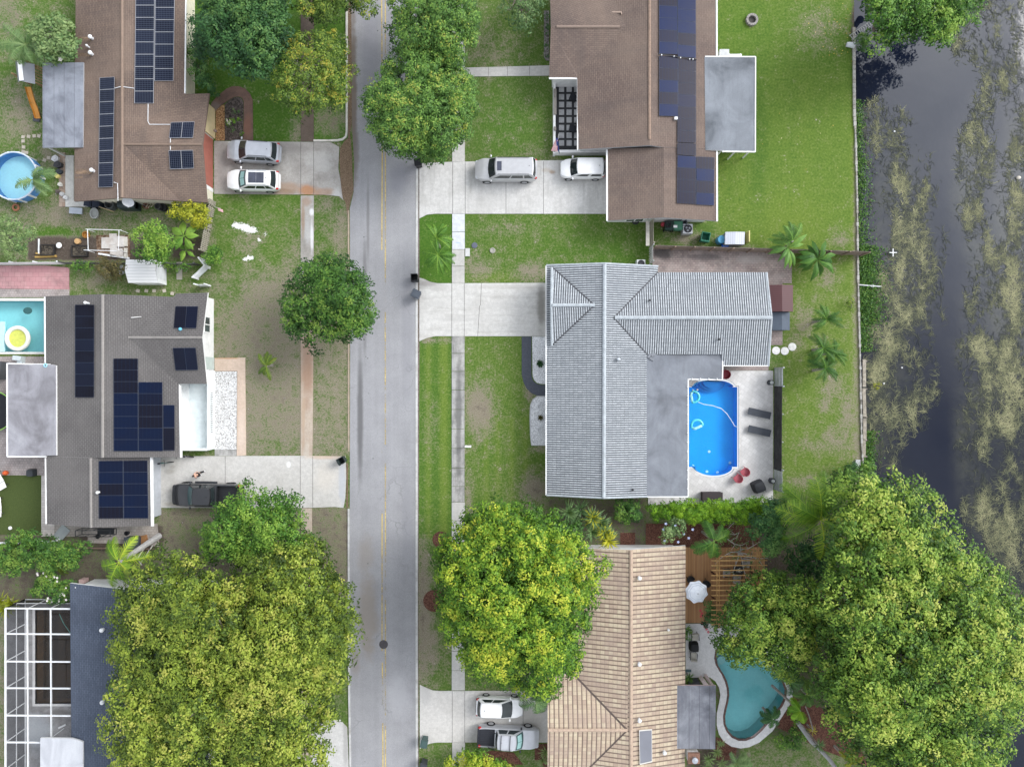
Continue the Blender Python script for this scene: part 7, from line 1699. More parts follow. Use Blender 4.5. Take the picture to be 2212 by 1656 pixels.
mb = MB(); p = W(1566, 531, .4); mb.lathe((p.x, p.y, .4), [(.17, -.3), (.19, 0), (.17, .3), (.05, .36)], 14, M=Matrix.Rotation(R(80), 3, 'Y')); solo(mb, 'water_bottle', plain('bottle_blue', (.02, .12, .55), .3), 'bright blue water bottle on the fence line', 'bottle')
mb = MB(); mb.lathe(W(1372, 478, .02), [(.3, 0), (.36, .2), (.2, .22)], 12, cap=False); solo(mb, 'hose_reel', black, 'coiled black hose at the white wall', 'hose')
mb = MB(); mb.box(W(1562, 119, .4), (.85, .65, .8)); mb.box(W(1562, 119, .85), (.7, .5, .08)); solo(mb, 'pool_heater', plain('heater_white', (.56, .57, .58)), 'white heater unit behind the grey patio roof', 'heater'); mb = MB(); mb.box(W(1586, 121, .5), (1.35, .3, .1)); mb.box(W(1574, 121, .25), (.1, .2, .45)); mb.box(W(1598, 121, .25), (.1, .2, .45)); solo(mb, 'bench', white, 'narrow white bench behind the grey patio roof', 'bench')
mb = MB(); mb.prism([W(1175, 24), W(1186, 24), W(1186, 132), W(1179, 131), W(1175, 124)], 0, .06); struct(mb, 'planting_bed', gravel('bed_grey', ((.08, .07, .065), (.17, .155, .145), (.30, .28, .27)), 12))
# porch chairs and flag
pcm = plain('porch_black', (.018, .021, .028), .6, .3, obj=True)
chair('porch_chair', 'black porch chair nearer the inner porch corner', 'chair', 1237, 214, R(160), pcm, 'black porch chairs', .12, wd=.62); chair('porch_chair', 'black porch chair nearer the flag', 'chair', 1236, 281, R(170), pcm, 'black porch chairs', .12, wd=.62)
t = thing('flag', 'striped red and white flag with blue corner on the porch wall', 'flag', W(1200, 305)); 
mb = MB(); a, b = W(1207, 290, 1.6), W(1196, 328, 1.0); mb.tube([(a.x, a.y, 1.7), (W(1203, 322, 1.0).x, W(1203, 322, 1.0).y, .9)], .02, 6); mb.build('pole', white, t)
g = G('flag_stripes', .8, .1); p_ = g.sep(g.uv); g.col(g.mix(g.ramp(g.math('FRACT', g.math('MULTIPLY', p_[0], 6.5)), [(.49, 0.0), (.51, 1.0)]), (.55, .10, .12), (.75, .72, .72)))
fl = MB(); P = []
for i in range(7):
 v = i / 6; l_ = W(1201 - 11 * v, 300 + 26 * v, 1.5 - .6 * v); r_ = W(1205 - 1 * v, 298 + 30 * v, 1.6 - .5 * v + .06 * math.sin(i * 1.7))
 P.append((l_, r_))
for i in range(6): fl.poly([P[i][0], P[i][1], P[i + 1][1], P[i + 1][0]][::-1], 0, [(0, i / 6), (1, i / 6), (1, (i + 1) / 6), (0, (i + 1) / 6)][::-1])
fl.build('cloth', g.m, t)
mb = MB(); mb.poly([W(1201, 299, 1.62), W(1205.5, 298, 1.66), W(1209, 333, 1.12), W(1203, 322, 1.12)][::-1]); mb.build('canton', plain('flag_blue', (.035, .06, .20)), t)
mb = MB(); a = W(470, 573 - 110, 1.2)
t = thing('flag', 'small striped flag at the bamboo fence', 'flag', W(461, 447)); p = W(461, 446, 1.2)
mb = MB(); mb.tube([(p.x, p.y, 1.0), W(476, 450, 1.7)], .02, 6); mb.build('pole', white, t)
mb = MB(); a, b = W(470, 449, 1.6), W(482, 453, 1.4); mb.poly([(a.x, a.y, 1.6), (b.x, b.y, 1.45), (b.x, b.y - .25, 1.35), (a.x, a.y - .22, 1.45)], 0, [(0, 0), (0, 1), (1, 1), (1, 0)]); mb.build('cloth', g.m, t)
# tan house terrace
deck = thing('timber_deck', 'orange brown timber deck beside the tan tile house', 'deck', W(1560, 1262)); g_ = MB(); a, b = W(1476, 1181), W(1650, 1343); g_.prism([(a.x, a.y), (b.x, a.y), (b.x, b.y), (a.x, b.y)], 0, .22)
g_.build('boards', planks('deck_planks', (.36, .19, .085), (.46, .26, .125), (.10, .055, .03), .145, 0), deck)
pg = thing('pergola', 'open yellow brown timber pergola over the deck seats', 'pergola', W(1596, 1275)); pwm = plain('pergola_wood', (.46, .28, .11), .7, .3, var=.2, sc_=3)
for i, y in enumerate((1200.6, 1210.2, 1220.8, 1231.2, 1242.2, 1252.9, 1264, 1274.2, 1285.4, 1295.6, 1306.3, 1316.9, 1327.2, 1337.5, 1348.2)):
 mb = MB(); a, b = W(1536.5 if i else 1556, y, 2.5), W(1657, y - .6, 2.5); mb.bar(a, b, .055, .16); mb.build('rafter', pwm, pg)
for x in (1548.6, 1553.6, 1635.5, 1640.8): mb = MB(); mb.bar(W(x, 1190, 2.34), W(x, 1356, 2.34), .05, .155); mb.build('beam', pwm, pg)
pd_ = plain('post_dark', (.085, .035, .022), .7)
for x, y in ((1551, 1247.5), (1551, 1301), (1638, 1247.5), (1638, 1301), (1551, 1354), (1638, 1354)):
 p = W(x, y, 2.25); mb = MB(); mb.box((p.x, p.y, 1.13), (.12, .12, 2.26)); mb.build('post', pd_, pg)
t = thing('parasol', 'white parasol with pale grey bands on the timber deck', 'parasol', W(1505.5, 1279, .22)); p = W(1505.5, 1279, 2.4)
mb = MB(); n_ = 64; rings = []
for f, z in ((.02, .42), (.26, .34), (.27, .33), (.62, .17), (.66, .15), (.80, .08), (.84, .06), (1.0, -.04)):
 rings.append([(p.x + f * 1.04 * (1 - .13 * abs(math.sin(4 * (a - .55)))**1.0 * f) * math.cos(a), p.y + f * 1.04 * (1 - .13 * abs(math.sin(4 * (a - .55))) * f) * math.sin(a), 2.3 + z - .03 * abs(math.sin(4 * (a - .55))) * f) for a in np.linspace(0, 2 * PI, n_ + 1)[:-1]])
for r_ in range(7):
 o_ = mb.add(rings[r_] + rings[r_ + 1], [(k, (k + 1) % n_, n_ + (k + 1) % n_, n_ + k) for k in range(n_)], 1 if r_ in (1, 3, 5) else 0); 
mb.f = [f[::-1] for f in mb.f]
mb.build('canopy', [plain('parasol_white', (.72, .75, .80), .8, .2, var=.05), plain('parasol_band', (.46, .52, .60), .8, .2)], t)
mb = MB(); mb.tube([(p.x, p.y, .2), (p.x, p.y, 2.75)], .03, 8); mb.ball((p.x, p.y, 2.76), .045, 8, 6); mb.build('pole', dark, t)
bl = plain('chair_black', (.03, .03, .033), .6, obj=True); gb = plain('cushion_grey', (.36, .34, .32), .9, .1, obj=True)
chair('deck_chair', 'dark curved chair beside the parasol near the eave', 'chair', 1489, 1248, R(-70), bl, 'dark chairs round the parasol', .22, shell=True, wd=.62); chair('deck_chair', 'dark curved chair beside the parasol near the pergola', 'chair', 1522, 1257, R(-140), bl, 'dark chairs round the parasol', .22, shell=True, wd=.62)
GP = 'grey cushioned chairs under the pergola'
chair('cushioned_chair', 'grey cushioned chair on the eave side of the flower table', 'chair', 1566, 1233, R(0), gb, GP, .22, wd=.7, fm=bl); chair('cushioned_chair', 'grey cushioned chair below the flower table', 'chair', 1588, 1244, R(80), gb, GP, .22, wd=.8, fm=bl); chair('cushioned_chair', 'grey cushioned chair above the flower table', 'chair', 1607, 1212, R(-100), gb, GP, .22, wd=.85, fm=bl); chair('cushioned_chair', 'grey cushioned lounge seat by the tree edge', 'chair', 1580, 1294, R(-30), gb, GP, .22, wd=.95, fm=bl); chair('cushioned_chair', 'wide grey cushioned seat at the pool end of the deck', 'chair', 1580, 1325, R(90), gb, GP, .22, wd=1.1, fm=bl)
t = thing('round_table', 'dark round table with white flowers under the pergola', 'table', W(1590, 1226, .22)); p = W(1590, 1226, .22)
mb = MB(); mb.lathe(p, [(.48, .68), (.5, .72), (.02, .725)], 24); mb.build('tabletop', plain('table_dark', (.05, .05, .055), .3), t)
mb = MB(); mb.lathe(p, [(.25, 0), (.05, .06), (.05, .68)], 12); mb.build('leg', dark, t)
mb = MB(); 
for k in range(14): a = k * 2.4; mb.ball((p.x + .018 * k * math.cos(a), p.y + .018 * k * math.sin(a), 1.02 + .02 * (k % 3)), .045, 6, 4)
solo(mb, 'flower_vase', plain('flower_white', (.66, .68, .58)), 'white flowers on the dark pergola table', 'flowers')
tarp('covered_table', 'black covered square table on the white pool terrace', 'table', 1497, 1393, plain('cover_black2', (.014, .015, .017), .7), .42, .75)
ch3 = plain('sling_beige', (.42, .40, .35), .9, .1, obj=True)
chair('sling_chair', 'beige sling chair above the black covered table', 'chair', 1498, 1371, R(-85), ch3, 'beige sling chairs on the pool terrace', wd=.68, fm=dark); chair('sling_chair', 'beige sling chair below the black covered table', 'chair', 1495, 1412, R(85), ch3, 'beige sling chairs on the pool terrace', wd=.6, fm=dark)
mb = MB(); mb.box(W(1487, 1448, .1), (.5, .22, .1)); solo(mb, 'door_mat', plain('mat_teal', (.09, .15, .16)), 'small teal box at the tan eave', 'box')
mb = MB(); mb.lathe(W(1573, 1591, .05), [(.12, 0), (.12, .03), (.02, .04)], 12); solo(mb, 'skimmer_lid', white, 'round white skimmer lid on the kidney pool deck', 'lid')
mb = MB(); p = W(1497, 1471); mb.box((p.x, p.y, .45), (.9, .5, .85), R(20)); solo(mb, 'pool_filter', plain('filter_dark', (.05, .052, .06)), 'dark filter unit between the tan house and pink wall', 'filter')
# pool brush inside the cage
mb = MB(); mb.tube([W(128, 1325, .06), W(137, 1345, .06), W(153, 1368, .06)], .03, 6); solo(mb, 'pool_hose', plain('hose_green', (.12, .30, .24)), 'green hose lying in the murky pool', 'hose')
mb = MB(); mb.tube([W(113, 1591, .1), W(138, 1572, .35)], .03, 6); mb.box(W(134, 1568, .2), (.7, .14, .08), R(25)); solo(mb, 'pool_skimmer', wp_, 'white pool skimmer pole on the cage floor', 'pool pole')
mb = MB(); mb.box(W(181, 1253, .4), (.45, .35, .7)); solo(mb, 'meter_box', plain('pink_box', (.48, .34, .32)), 'small pink box behind the slate roof', 'box')
# canal edge
t = thing('ladder', 'aluminium ladder leaning from the lawn to the tree', 'ladder', W(1836, 80)); a0, b0 = W(1837, 82, .12), W(1882, 50, .9)
d = (b0 - a0).normalized(); s_ = Vector((-d.y, d.x, 0)).normalized() * .2
for s in (1, -1): mb = MB(); mb.bar(a0 + s_ * s, b0 + s_ * s, .05, .08); mb.build('rail', plain('ladder_metal', (.40, .40, .38), .5, .4), t)
for k in range(10): mb = MB(); c = a0.lerp(b0, (k + .5) / 10); mb.bar(c - s_ * .93, c + s_ * .93, .04); mb.build('rung', plain('ladder_metal', (.4, .4, .38)), t)
mb = MB(); p = W(1838, 97, .3); Mx = Matrix.Rotation(R(82), 3, 'Y') @ Matrix.Rotation(R(10), 3, 'X'); mb.lathe((p.x, p.y, .28), [(.20, -.36), (.27, .34), (.23, .34), (.18, -.3)], 20, M=Mx, cap=False); solo(mb, 'bucket', plain('bucket_white', (.60, .62, .64)), 'white bucket tipped over at the canal wall', 'bucket')
mb = MB(); mb.bar(W(1861, 97, .1), W(1897, 72, .5), .16, .12); solo(mb, 'dock_beam', plain('beam_grey', (.28, .25, .21)), 'grey beam reaching over the water under the tree', 'beam')
mb = MB(); a, b = W(1854.5, 615, -.35), W(1903, 619, -.5); mb.tube([a, b], .06, 8); mb.torus(a.lerp(b, .62), .12, .03, 12, 6); solo(mb, 'mooring_pole', plain('pole_pale', (.52, .53, .53), .5), 'pale pole reaching level over the canal weed', 'pole')
t = thing('water_marker', 'white cross shaped marker standing in the weed', 'marker', W(1928, 546, -.95)); p = W(1928, 546, -.7)
mb = MB(); mb.box((p.x, p.y, -.62), (.70, .075, .06)); mb.build('arm', white, t); mb = MB(); mb.box((p.x, p.y, -.625), (.075, .72, .055)); mb.build('arm', white, t); mb = MB(); mb.box((p.x, p.y, -.8), (.06, .06, .34)); mb.build('stake', steel, t)
t = thing('old_dock', 'narrow weathered plank dock along the lower canal bank', 'dock', W(1868, 850)); wd_ = plain('dock_wood', (.30, .27, .22), .9, .2, var=.45, sc_=5)
for (x0, y0, x1, y1) in ((1867, 776, 1867, 835), (1866, 838, 1868, 900), (1868, 903, 1868, 950), (1866.5, 951, 1866, 987)):
 mb = MB(); mb.bar(W(x0, y0, -.15), W(x1, y1, -.15), .30, .07); mb.build('plank', wd_, t)
for y in (780, 840, 900, 950, 985): mb = MB(); p = W(1870, y, -.3); mb.box((p.x, p.y, -.6), (.12, .12, .95)); mb.build('post', wood_old, t)
mb = MB(); mb.box(W(1853, 1002, .08), (.4, .8, .12)); solo(mb, 'step_stone', plain('step_pale', (.45, .46, .47)), 'pale step block at the lower canal bank', 'block')
for i, (x, y, cc, lb) in enumerate(((1948, 794, (.6, .6, .6), 'tiny white float in the weed below the cross marker'), (1909, 828, (.62, .62, .62), 'white float beside the yellow water plant'), (1932, 284, (.65, .66, .68), 'white float near the upper weed bed'), (2200, 384, (.58, .53, .45), 'cream block floating near the right edge'))):
 mb = MB(); r_ = .10 if i < 3 else .22; mb.ball(W(x, y, -.9), (r_, r_ * .8, r_ * .7), 8, 6); solo(mb, 'float', plain('float_%d' % i, cc), lb, 'float', smooth=True)
# ------------------------------------------------------------------ trees and plants
PAL = {
 'olive': [(.0, (.030, .058, .008)), (.3, (.090, .148, .018)), (.55, (.200, .272, .032)), (.8, (.325, .395, .052)), (1, (.41, .42, .085))],
 'lime': [(.0, (.022, .066, .008)), (.3, (.065, .165, .014)), (.55, (.150, .285, .022)), (.8, (.315, .43, .034)), (1, (.48, .51, .05))],
 'mid': [(.0, (.014, .050, .010)), (.4, (.045, .125, .020)), (.7, (.095, .210, .030)), (1, (.20, .30, .05))],
 'deep': [(.0, (.012, .045, .015)), (.45, (.034, .105, .030)), (.75, (.070, .170, .045)), (1, (.13, .24, .06))],
 'bright': [(.0, (.020, .062, .010)), (.35, (.065, .175, .022)), (.65, (.150, .290, .038)), (1, (.27, .40, .06))],
 'airy': [(.0, (.024, .066, .014)), (.35, (.072, .165, .032)), (.65, (.135, .265, .050)), (.9, (.22, .36, .06)), (1, (.34, .38, .07))],
 'amber': [(.0, (.028, .055, .010)), (.35, (.078, .142, .022)), (.65, (.155, .240, .034)), (.9, (.26, .33, .045)), (1, (.38, .34, .05))],
 'sage': [(.0, (.035, .080, .030)), (.5, (.115, .205, .070)), (1, (.25, .34, .13))],
 'yellow': [(.0, (.10, .14, .012)), (.45, (.26, .30, .022)), (1, (.52, .50, .04))],
 'hedge': [(.0, (.034, .105, .006)), (.45, (.115, .265, .012)), (1, (.28, .46, .025))],
 'brown': [(.0, (.040, .038, .014)), (.5, (.095, .085, .030)), (1, (.18, .15, .055))],
 'big': [(.0, (.022, .060, .008)), (.3, (.068, .155, .018)), (.55, (.160, .275, .034)), (.8, (.310, .420, .060)), (1, (.42, .47, .095))],
}
LM = {}
def leaves(pal):
 if pal not in LM: LM[pal] = leafmat('leaf_' + pal, PAL[pal])
 return LM[pal]
bark = plain('bark', (.16, .135, .115), .95, .1, var=.35, sc_=4); bark_pale = plain('bark_pale', (.34, .31, .28), .95, .1, var=.3, sc_=4)
def ell(x, y, rx, ry, wob=.12, n=26, seed=0):
 rr = random.Random(seed + int(x * 7 + y)); ph = [rr.uniform(0, 6.28) for _ in range(4)]
 return [(x + rx * (1 + wob * math.sin(3 * a + ph[0]) * .6 + wob * math.sin(5 * a + ph[1]) * .5) * math.cos(a), y + ry * (1 + wob * math.sin(2 * a + ph[2]) * .5 + wob * math.sin(4 * a + ph[3]) * .6) * math.sin(a)) for a in np.linspace(0, 2 * PI, n + 1)[:-1]]
def crown_arrays(rng, poly, zlo, zhi, lobe, cl, nleaf, leaf, drop, flat, warp=1.0, tone=(.5, .16, .12, .10)):
 P = np.array(poly, float); x0, y0 = P.min(0); x1, y1 = P.max(0); sp = lobe * 1.12 / S
 gx, gy = np.meshgrid(np.arange(x0, x1 + sp, sp), np.arange(y0, y1 + sp, sp * .87)); gx[1::2] += sp / 2
 gx = (gx + rng.uniform(-.38, .38, gx.shape) * sp).ravel(); gy = (gy + rng.uniform(-.38, .38, gy.shape) * sp).ravel()
 d = segdist(gx, gy, poly) * S; ins = inpoly(gx, gy, poly) & (d > lobe * .35) & (rng.uniform(0, 1, gx.shape) > drop)
 gx, gy, d = gx[ins], gy[ins], d[ins]
 if len(gx) == 0: gx = np.array([P[:, 0].mean()]); gy = np.array([P[:, 1].mean()]); d = np.array([lobe])
 D = max(d.max(), .01); u = np.clip(d / (D * flat), 0, 1)
 z = zlo + (zhi - zlo) * np.sqrt(1 - (1 - u) ** 2) + rng.normal(0, .42, len(d)) * lobe * warp
 r = np.minimum(lobe * rng.uniform(.65, 1.2, len(d)), d + .25)
 C = np.stack([(gx - CX) * S * (1 - z / H), (CY - gy) * S * (1 - z / H), z - r * .5], -1)
 lt = rng.normal(0, tone[1], len(d))
 k = np.maximum(3, (cl * (r / lobe) ** 2).astype(int)); I = np.repeat(np.arange(len(d)), k); n = len(I)
 ang = rng.uniform(0, 2 * PI, n); zz = rng.uniform(-.35, 1, n); h = np.sqrt(1 - zz ** 2)
 dr = np.stack([h * np.cos(ang), h * np.sin(ang), zz], -1); rad = r[I] * rng.uniform(.62, 1.02, n)
 K = C[I] + dr * rad[:, None] * np.array([1, 1, 1.0]); kt = lt[I] + rng.normal(0, tone[2], n) + .30 * (zz - .35)  # low clumps of a lobe tinted darker, high ones lighter: shading put into colour
 J = np.repeat(np.arange(n), nleaf); m = len(J); rk = (.36 * lobe ** .6 * (leaf / .2) ** .4) * rng.uniform(.7, 1.35, n); rc_ = rk[J][:, None]
 oz = rng.uniform(-.25, 1, m); oh = np.sqrt(1 - oz ** 2); oa = rng.uniform(0, 2 * PI, m)
 od = np.stack([oh * np.cos(oa), oh * np.sin(oa), oz], -1); off = od * rc_ * (rng.uniform(.25, 1, m) ** .5)[:, None] * np.array([1, 1, .8]); pos = K[J] + off
 nr = dr[J] * .3 + od * .55 + np.array([0, 0, .62]) + rng.normal(0, .24, (m, 3)); nr /= np.linalg.norm(nr, axis=1)[:, None]
 t = np.cross(nr, rng.normal(0, 1, (m, 3))); t /= np.linalg.norm(t, axis=1)[:, None]; b = np.cross(nr, t)
 L = leaf * rng.uniform(.6, 1.35, m)[:, None]; Wd = L * rng.uniform(.42, .62, m)[:, None]
 V = np.stack([pos - t * L / 2, pos - b * Wd / 2 + t * L * .05, pos + t * L / 2, pos + b * Wd / 2 + t * L * .05], 1).reshape(-1, 3)
 tint = np.clip(tone[0] + kt[J] + rng.normal(0, tone[3] * .7, m) + .32 * (oz - .45), 0, 1)  # upper leaves of each clump tinted lighter as painted tip highlights
 return V, np.repeat(tint, 4), C
def leafmesh(name, V, tint, m, parent):
 b = np.array(BASE[parent.name]); me = bpy.data.meshes.new(name); rawmesh(me, V - b, np.arange(len(V)).reshape(-1, 4))
 a = me.attributes.new('tint', 'FLOAT', 'POINT'); a.data.foreach_set('value', tint.astype(np.float32)); me.materials.append(m)
 o = bpy.data.objects.new(name, me); COL.objects.link(o); o.parent = parent; BASE[o.name] = Vector(b); return o
SEED = [100]
def tree(name, label, cat, poly, pal, zlo, zhi, lobe=1.15, cl=26, nleaf=16, leaf=.20, drop=0.0, flat=.9, trunk=None, tr=.22, group=None, tone=(.5, .16, .12, .10), bk=None, limbs=9):
 SEED[0] += 1; rng = np.random.default_rng(SEED[0])
 cx, cy = trunk or (np.mean([p[0] for p in poly]), np.mean([p[1] for p in poly])); base = W(cx, cy, 0)
 t = thing(name, label, cat, base, group)
 V, tint, C = crown_arrays(rng, poly, zlo, zhi, lobe, cl, nleaf, leaf, drop, flat, tone=tone)
 if zhi > 5.5 and drop < .09:      # inner foliage below the outer clumps, tinted darker to imitate shaded depth
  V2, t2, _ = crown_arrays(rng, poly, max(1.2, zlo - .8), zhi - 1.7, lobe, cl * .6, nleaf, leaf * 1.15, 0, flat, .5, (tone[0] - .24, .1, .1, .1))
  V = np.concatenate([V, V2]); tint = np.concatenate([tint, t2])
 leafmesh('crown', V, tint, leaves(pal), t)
 mb = MB(); zf = zlo * .75; top = Vector((base.x * (1 - zf / H) , base.y * (1 - zf / H), zf)) if 0 else Vector((base.x, base.y, zf))
 if zhi > 1.8:
  mb.tube([base - Vector((0, 0, .1)), base + Vector((.05, .03, zf * .5)), top], [tr * 1.25, tr, tr * .85], 10)
  idx = rng.permutation(len(C))[:limbs]
  for i in idx:
   c = Vector(C[i]); mid = top.lerp(c, .55) + Vector((0, 0, -.25 * (c.z - top.z)))
   mb.tube([top, mid, c], [tr * .6, tr * .35, tr * .10], 6)
   for j in rng.permutation(len(C))[:2]:
    q = Vector(C[j])
    if (q - c).length < lobe * 3.2: mb.tube([mid, q], [tr * .25, tr * .07], 5)
 else:
  for k in range(5):
   c = Vector(C[rng.integers(len(C))]); mb.tube([base, c], [.04, .015], 5)
 mb.build('trunk' if zhi > 1.8 else 'stems', bk or bark, t)
 return t
def flowers(parent, pts, m, r=.07, name='blossom'):
 for p in pts:
  mb = MB(); c = Vector(p)
  for k in range(5): a = k * 1.257; mb.add([c, c + Vector((r * math.cos(a - .5), r * math.sin(a - .5), .02)), c + Vector((r * 1.5 * math.cos(a), r * 1.5 * math.sin(a), .03)), c + Vector((r * math.cos(a + .5), r * math.sin(a + .5), .02))], [(0, 1, 2, 3)])
  mb.build(name, m, parent)
def palm(label, x, y, z, n, L, pal, base=None, droop=.9, el=(5, 65), wd=.13, seed=1, name='palm_tree', group=None, tr=.10, nl=30, a0=None, spread=360, cat='palm tree', tone=.5, bk=None, leafw=.06, curve=None, lift=0):
 """feather palm: curved ribs carrying paired leaflets; the crown sits at height z"""
 rr = random.Random(seed); c = W(x, y, z); b = W(*(base or (x + (CX - x) * z * .004, y + (CY - y) * z * .004)), 0) if base else Vector((c.x + rr.uniform(-.2, .2), c.y + rr.uniform(-.2, .2), 0))
 t = thing(name, label, cat, b, group)
 mb = MB(); mid = b.lerp(c, .5) + (Vector(curve) if curve else Vector((0, 0, 0)))
 P = [b.lerp(mid, i / 4) for i in range(4)] + [mid.lerp(c, i / 4) for i in range(5)]
 if z > .6: mb.tube([p for p in P], [tr * (1.3 - .4 * i / 8) for i in range(9)], 8); mb.build('trunk', bk or bark_pale, t)
 for k in range(n):
  az = R(a0 if a0 is not None else rr.uniform(0, 360)) + R(spread) * k / n + rr.uniform(-.16, .16); e = R(rr.uniform(*el)); ll = L * rr.uniform(.82, 1.1)
  d = Vector((math.cos(az) * math.cos(e), math.sin(az) * math.cos(e), math.sin(e))); side = Vector((-math.sin(az), math.cos(az), 0)); p = c.copy(); pts = [p.copy()]; sway = rr.uniform(-.25, .25)
  for i in range(10):
   p = p + d * ll / 10; pts.append(p.copy()); d = (d + Vector((0, 0, -droop * .17)) + side * sway * .06).normalized()
  V = []; T = []; tone_ = min(1, max(0, tone + rr.uniform(-.2, .2)))
  for i in range(nl):
   u = .10 + .90 * i / (nl - 1); f = u * 10; j = min(9, int(f)); q = pts[j].lerp(pts[j + 1], f - j); dd = (pts[j + 1] - pts[j]).normalized(); sd_ = dd.cross(Vector((0, 0, 1))); sd_ = sd_.normalized() if sd_.length > .05 else side
   lw = ll * wd * (math.sin(math.pi * min(.97, u * .86 + .12)) ** .7)
   for s in (1, -1):
    g_ = (sd_ * s + dd * rr.uniform(.35, .7) + Vector((0, 0, -.25 + lift + rr.uniform(-.15, .12)))).normalized(); e_ = q + g_ * lw * rr.uniform(.85, 1.12) * 1.5; w_ = dd * leafw
    V += [q - w_ * .5, q + w_ * .5, e_ + w_ * .18 + Vector((0, 0, -.05)), e_ - w_ * .18 + Vector((0, 0, -.05))]; T += [min(1, max(0, tone_ + rr.uniform(-.15, .15)))] * 4
  for i in range(10):
   sd_ = side * .035 * (1 - i / 12); V += [pts[i] - sd_, pts[i] + sd_, pts[i + 1] + sd_ * .8, pts[i + 1] - sd_ * .8]; T += [min(1, tone_ + .3)] * 4
  leafmesh('frond', np.array([tuple(v) for v in V]), np.array(T), leaves(pal), t)
 return t
def rosette(label, x, y, z, n, L, pal, seed=1, name='spiky_plant', w_=.07, el=(0, 80), base=None, group=None, heads=((0, 0),), tone=.5, cat='plant', bend=.2):
 """sword leaved heads: long stiff leaves bursting from each head"""
 rr = random.Random(seed); c0 = W(x, y, z); b = Vector((c0.x, c0.y, 0)); t = thing(name, label, cat, b, group); V = []; T = []
 for hx, hy in heads:
  c = W(x + hx, y + hy, z + rr.uniform(-.25, .25)); th = tone + rr.uniform(-.15, .15)
  for k in range(n):
   az = rr.uniform(0, 2 * PI); e = R(rr.uniform(*el)); l_ = L * rr.uniform(.7, 1.1); d = Vector((math.cos(az) * math.cos(e), math.sin(az) * math.cos(e), math.sin(e))); s_ = Vector((-math.sin(az), math.cos(az), 0)) * w_ / 2
   m_ = c + d * l_ * .55; e_ = c + d * l_ + Vector((0, 0, -bend * l_)); tt = min(1, max(0, th + rr.uniform(-.25, .25)))
   V += [c - s_ * .7, c + s_ * .7, m_ + s_, m_ - s_, m_ - s_, m_ + s_, e_ + s_ * .1, e_ - s_ * .1]; T += [tt] * 8
 leafmesh('leaves', np.array([tuple(v) for v in V]), np.array(T), leaves(pal), t)
 if z > .7:
  mb = MB()
  for hx, hy in heads[:6]: mb.tube([b, W(x + hx, y + hy, z)], [.09, .05], 6)
  mb.build('stems', bark_pale, t)
 return t
def broad(label, x, y, z, n, L, pal, seed=1, name='banana_plant', a0=0, spread=360, wf=.26, el=(15, 50), droop=1.0, tone=.5, wav=.0, group=None):
 """big paddle leaves folded along the rib"""
 rr = random.Random(seed); c = W(x, y, z); b = Vector((c.x, c.y, 0)); t = thing(name, label, 'plant', b, group)
 if z > .4: mb = MB(); mb.tube([b, c], [.14, .08], 8); mb.build('stem', plain('green_stem', (.13, .16, .06)), t)
 for k in range(n):
  az = R(a0) + R(spread) * k / n + rr.uniform(-.2, .2); e = R(rr.uniform(*el)); ll = L * rr.uniform(.8, 1.1); d = Vector((math.cos(az) * math.cos(e), math.sin(az) * math.cos(e), math.sin(e))); p = c.copy(); s_ = Vector((-math.sin(az), math.cos(az), 0)); V = []; T = []; tt = tone + rr.uniform(-.2, .2); prev = None
  for i in range(11):
   u = i / 10; hw = ll * wf * math.sin(math.pi * max(0, (u - .16) / .84) ** .75) if u > .16 else .02; hw = max(.015, hw); row = (p - s_ * hw + Vector((0, 0, -.25 * hw)), p.copy(), p + s_ * hw + Vector((0, 0, -.25 * hw)))
   if prev:
    V += [prev[0], prev[1], row[1], row[0], prev[1], prev[2], row[2], row[1]]; T += [min(1, max(0, tt + rr.uniform(-.08, .08)))] * 4 + [min(1, max(0, tt + .12 + rr.uniform(-.08, .08)))] * 4
   prev = row; p = p + d * ll / 10; d = (d + Vector((0, 0, -droop * .16)) + s_ * wav * math.sin(i)).normalized()
  leafmesh('leaf', np.array([tuple(v) for v in V]), np.array(T), leaves(pal), t)
 return t

T8 = [(300, 1215), (345, 1185), (390, 1200), (430, 1215), (480, 1235), (520, 1228), (570, 1195), (620, 1165), (665, 1160), (700, 1175), (725, 1220), (735, 1260), (755, 1280), (765, 1330), (768, 1390), (755, 1450), (735, 1490), (720, 1540), (712, 1580), (695, 1640), (690, 1740), (600, 1760), (400, 1760), (240, 1740), (230, 1640), (215, 1590), (225, 1520), (245, 1470), (235, 1420), (242, 1380), (230, 1330), (242, 1290), (262, 1255)]
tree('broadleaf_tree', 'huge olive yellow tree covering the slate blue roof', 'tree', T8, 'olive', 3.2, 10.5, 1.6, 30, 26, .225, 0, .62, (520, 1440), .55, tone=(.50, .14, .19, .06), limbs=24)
T7 = [(430, 1170), (445, 1130), (470, 1095), (500, 1075), (530, 1045), (560, 1037), (590, 1055), (640, 1075), (668, 1095), (650, 1130), (680, 1165), (690, 1190), (650, 1215), (600, 1225), (540, 1240), (480, 1240), (440, 1205)]
tree('broadleaf_tree', 'bright green tree overhanging the black pickup', 'tree', T7, 'bright', 2.2, 6.5, 1.15, 30, 17, .20, .04, .8, (575, 1130), .25, tone=(.48, .16, .12, .10))
T9 = [(945, 1170), (975, 1130), (1010, 1095), (1060, 1085), (1110, 1095), (1160, 1095), (1210, 1105), (1235, 1130), (1270, 1160), (1300, 1190), (1312, 1220), (1305, 1270), (1285, 1300), (1275, 1340), (1265, 1390), (1255, 1430), (1240, 1470), (1235, 1500), (1180, 1510), (1120, 1500), (1060, 1480), (1010, 1465), (1000, 1420), (970, 1390), (955, 1350), (945, 1320), (950, 1290), (945, 1250), (942, 1210)]
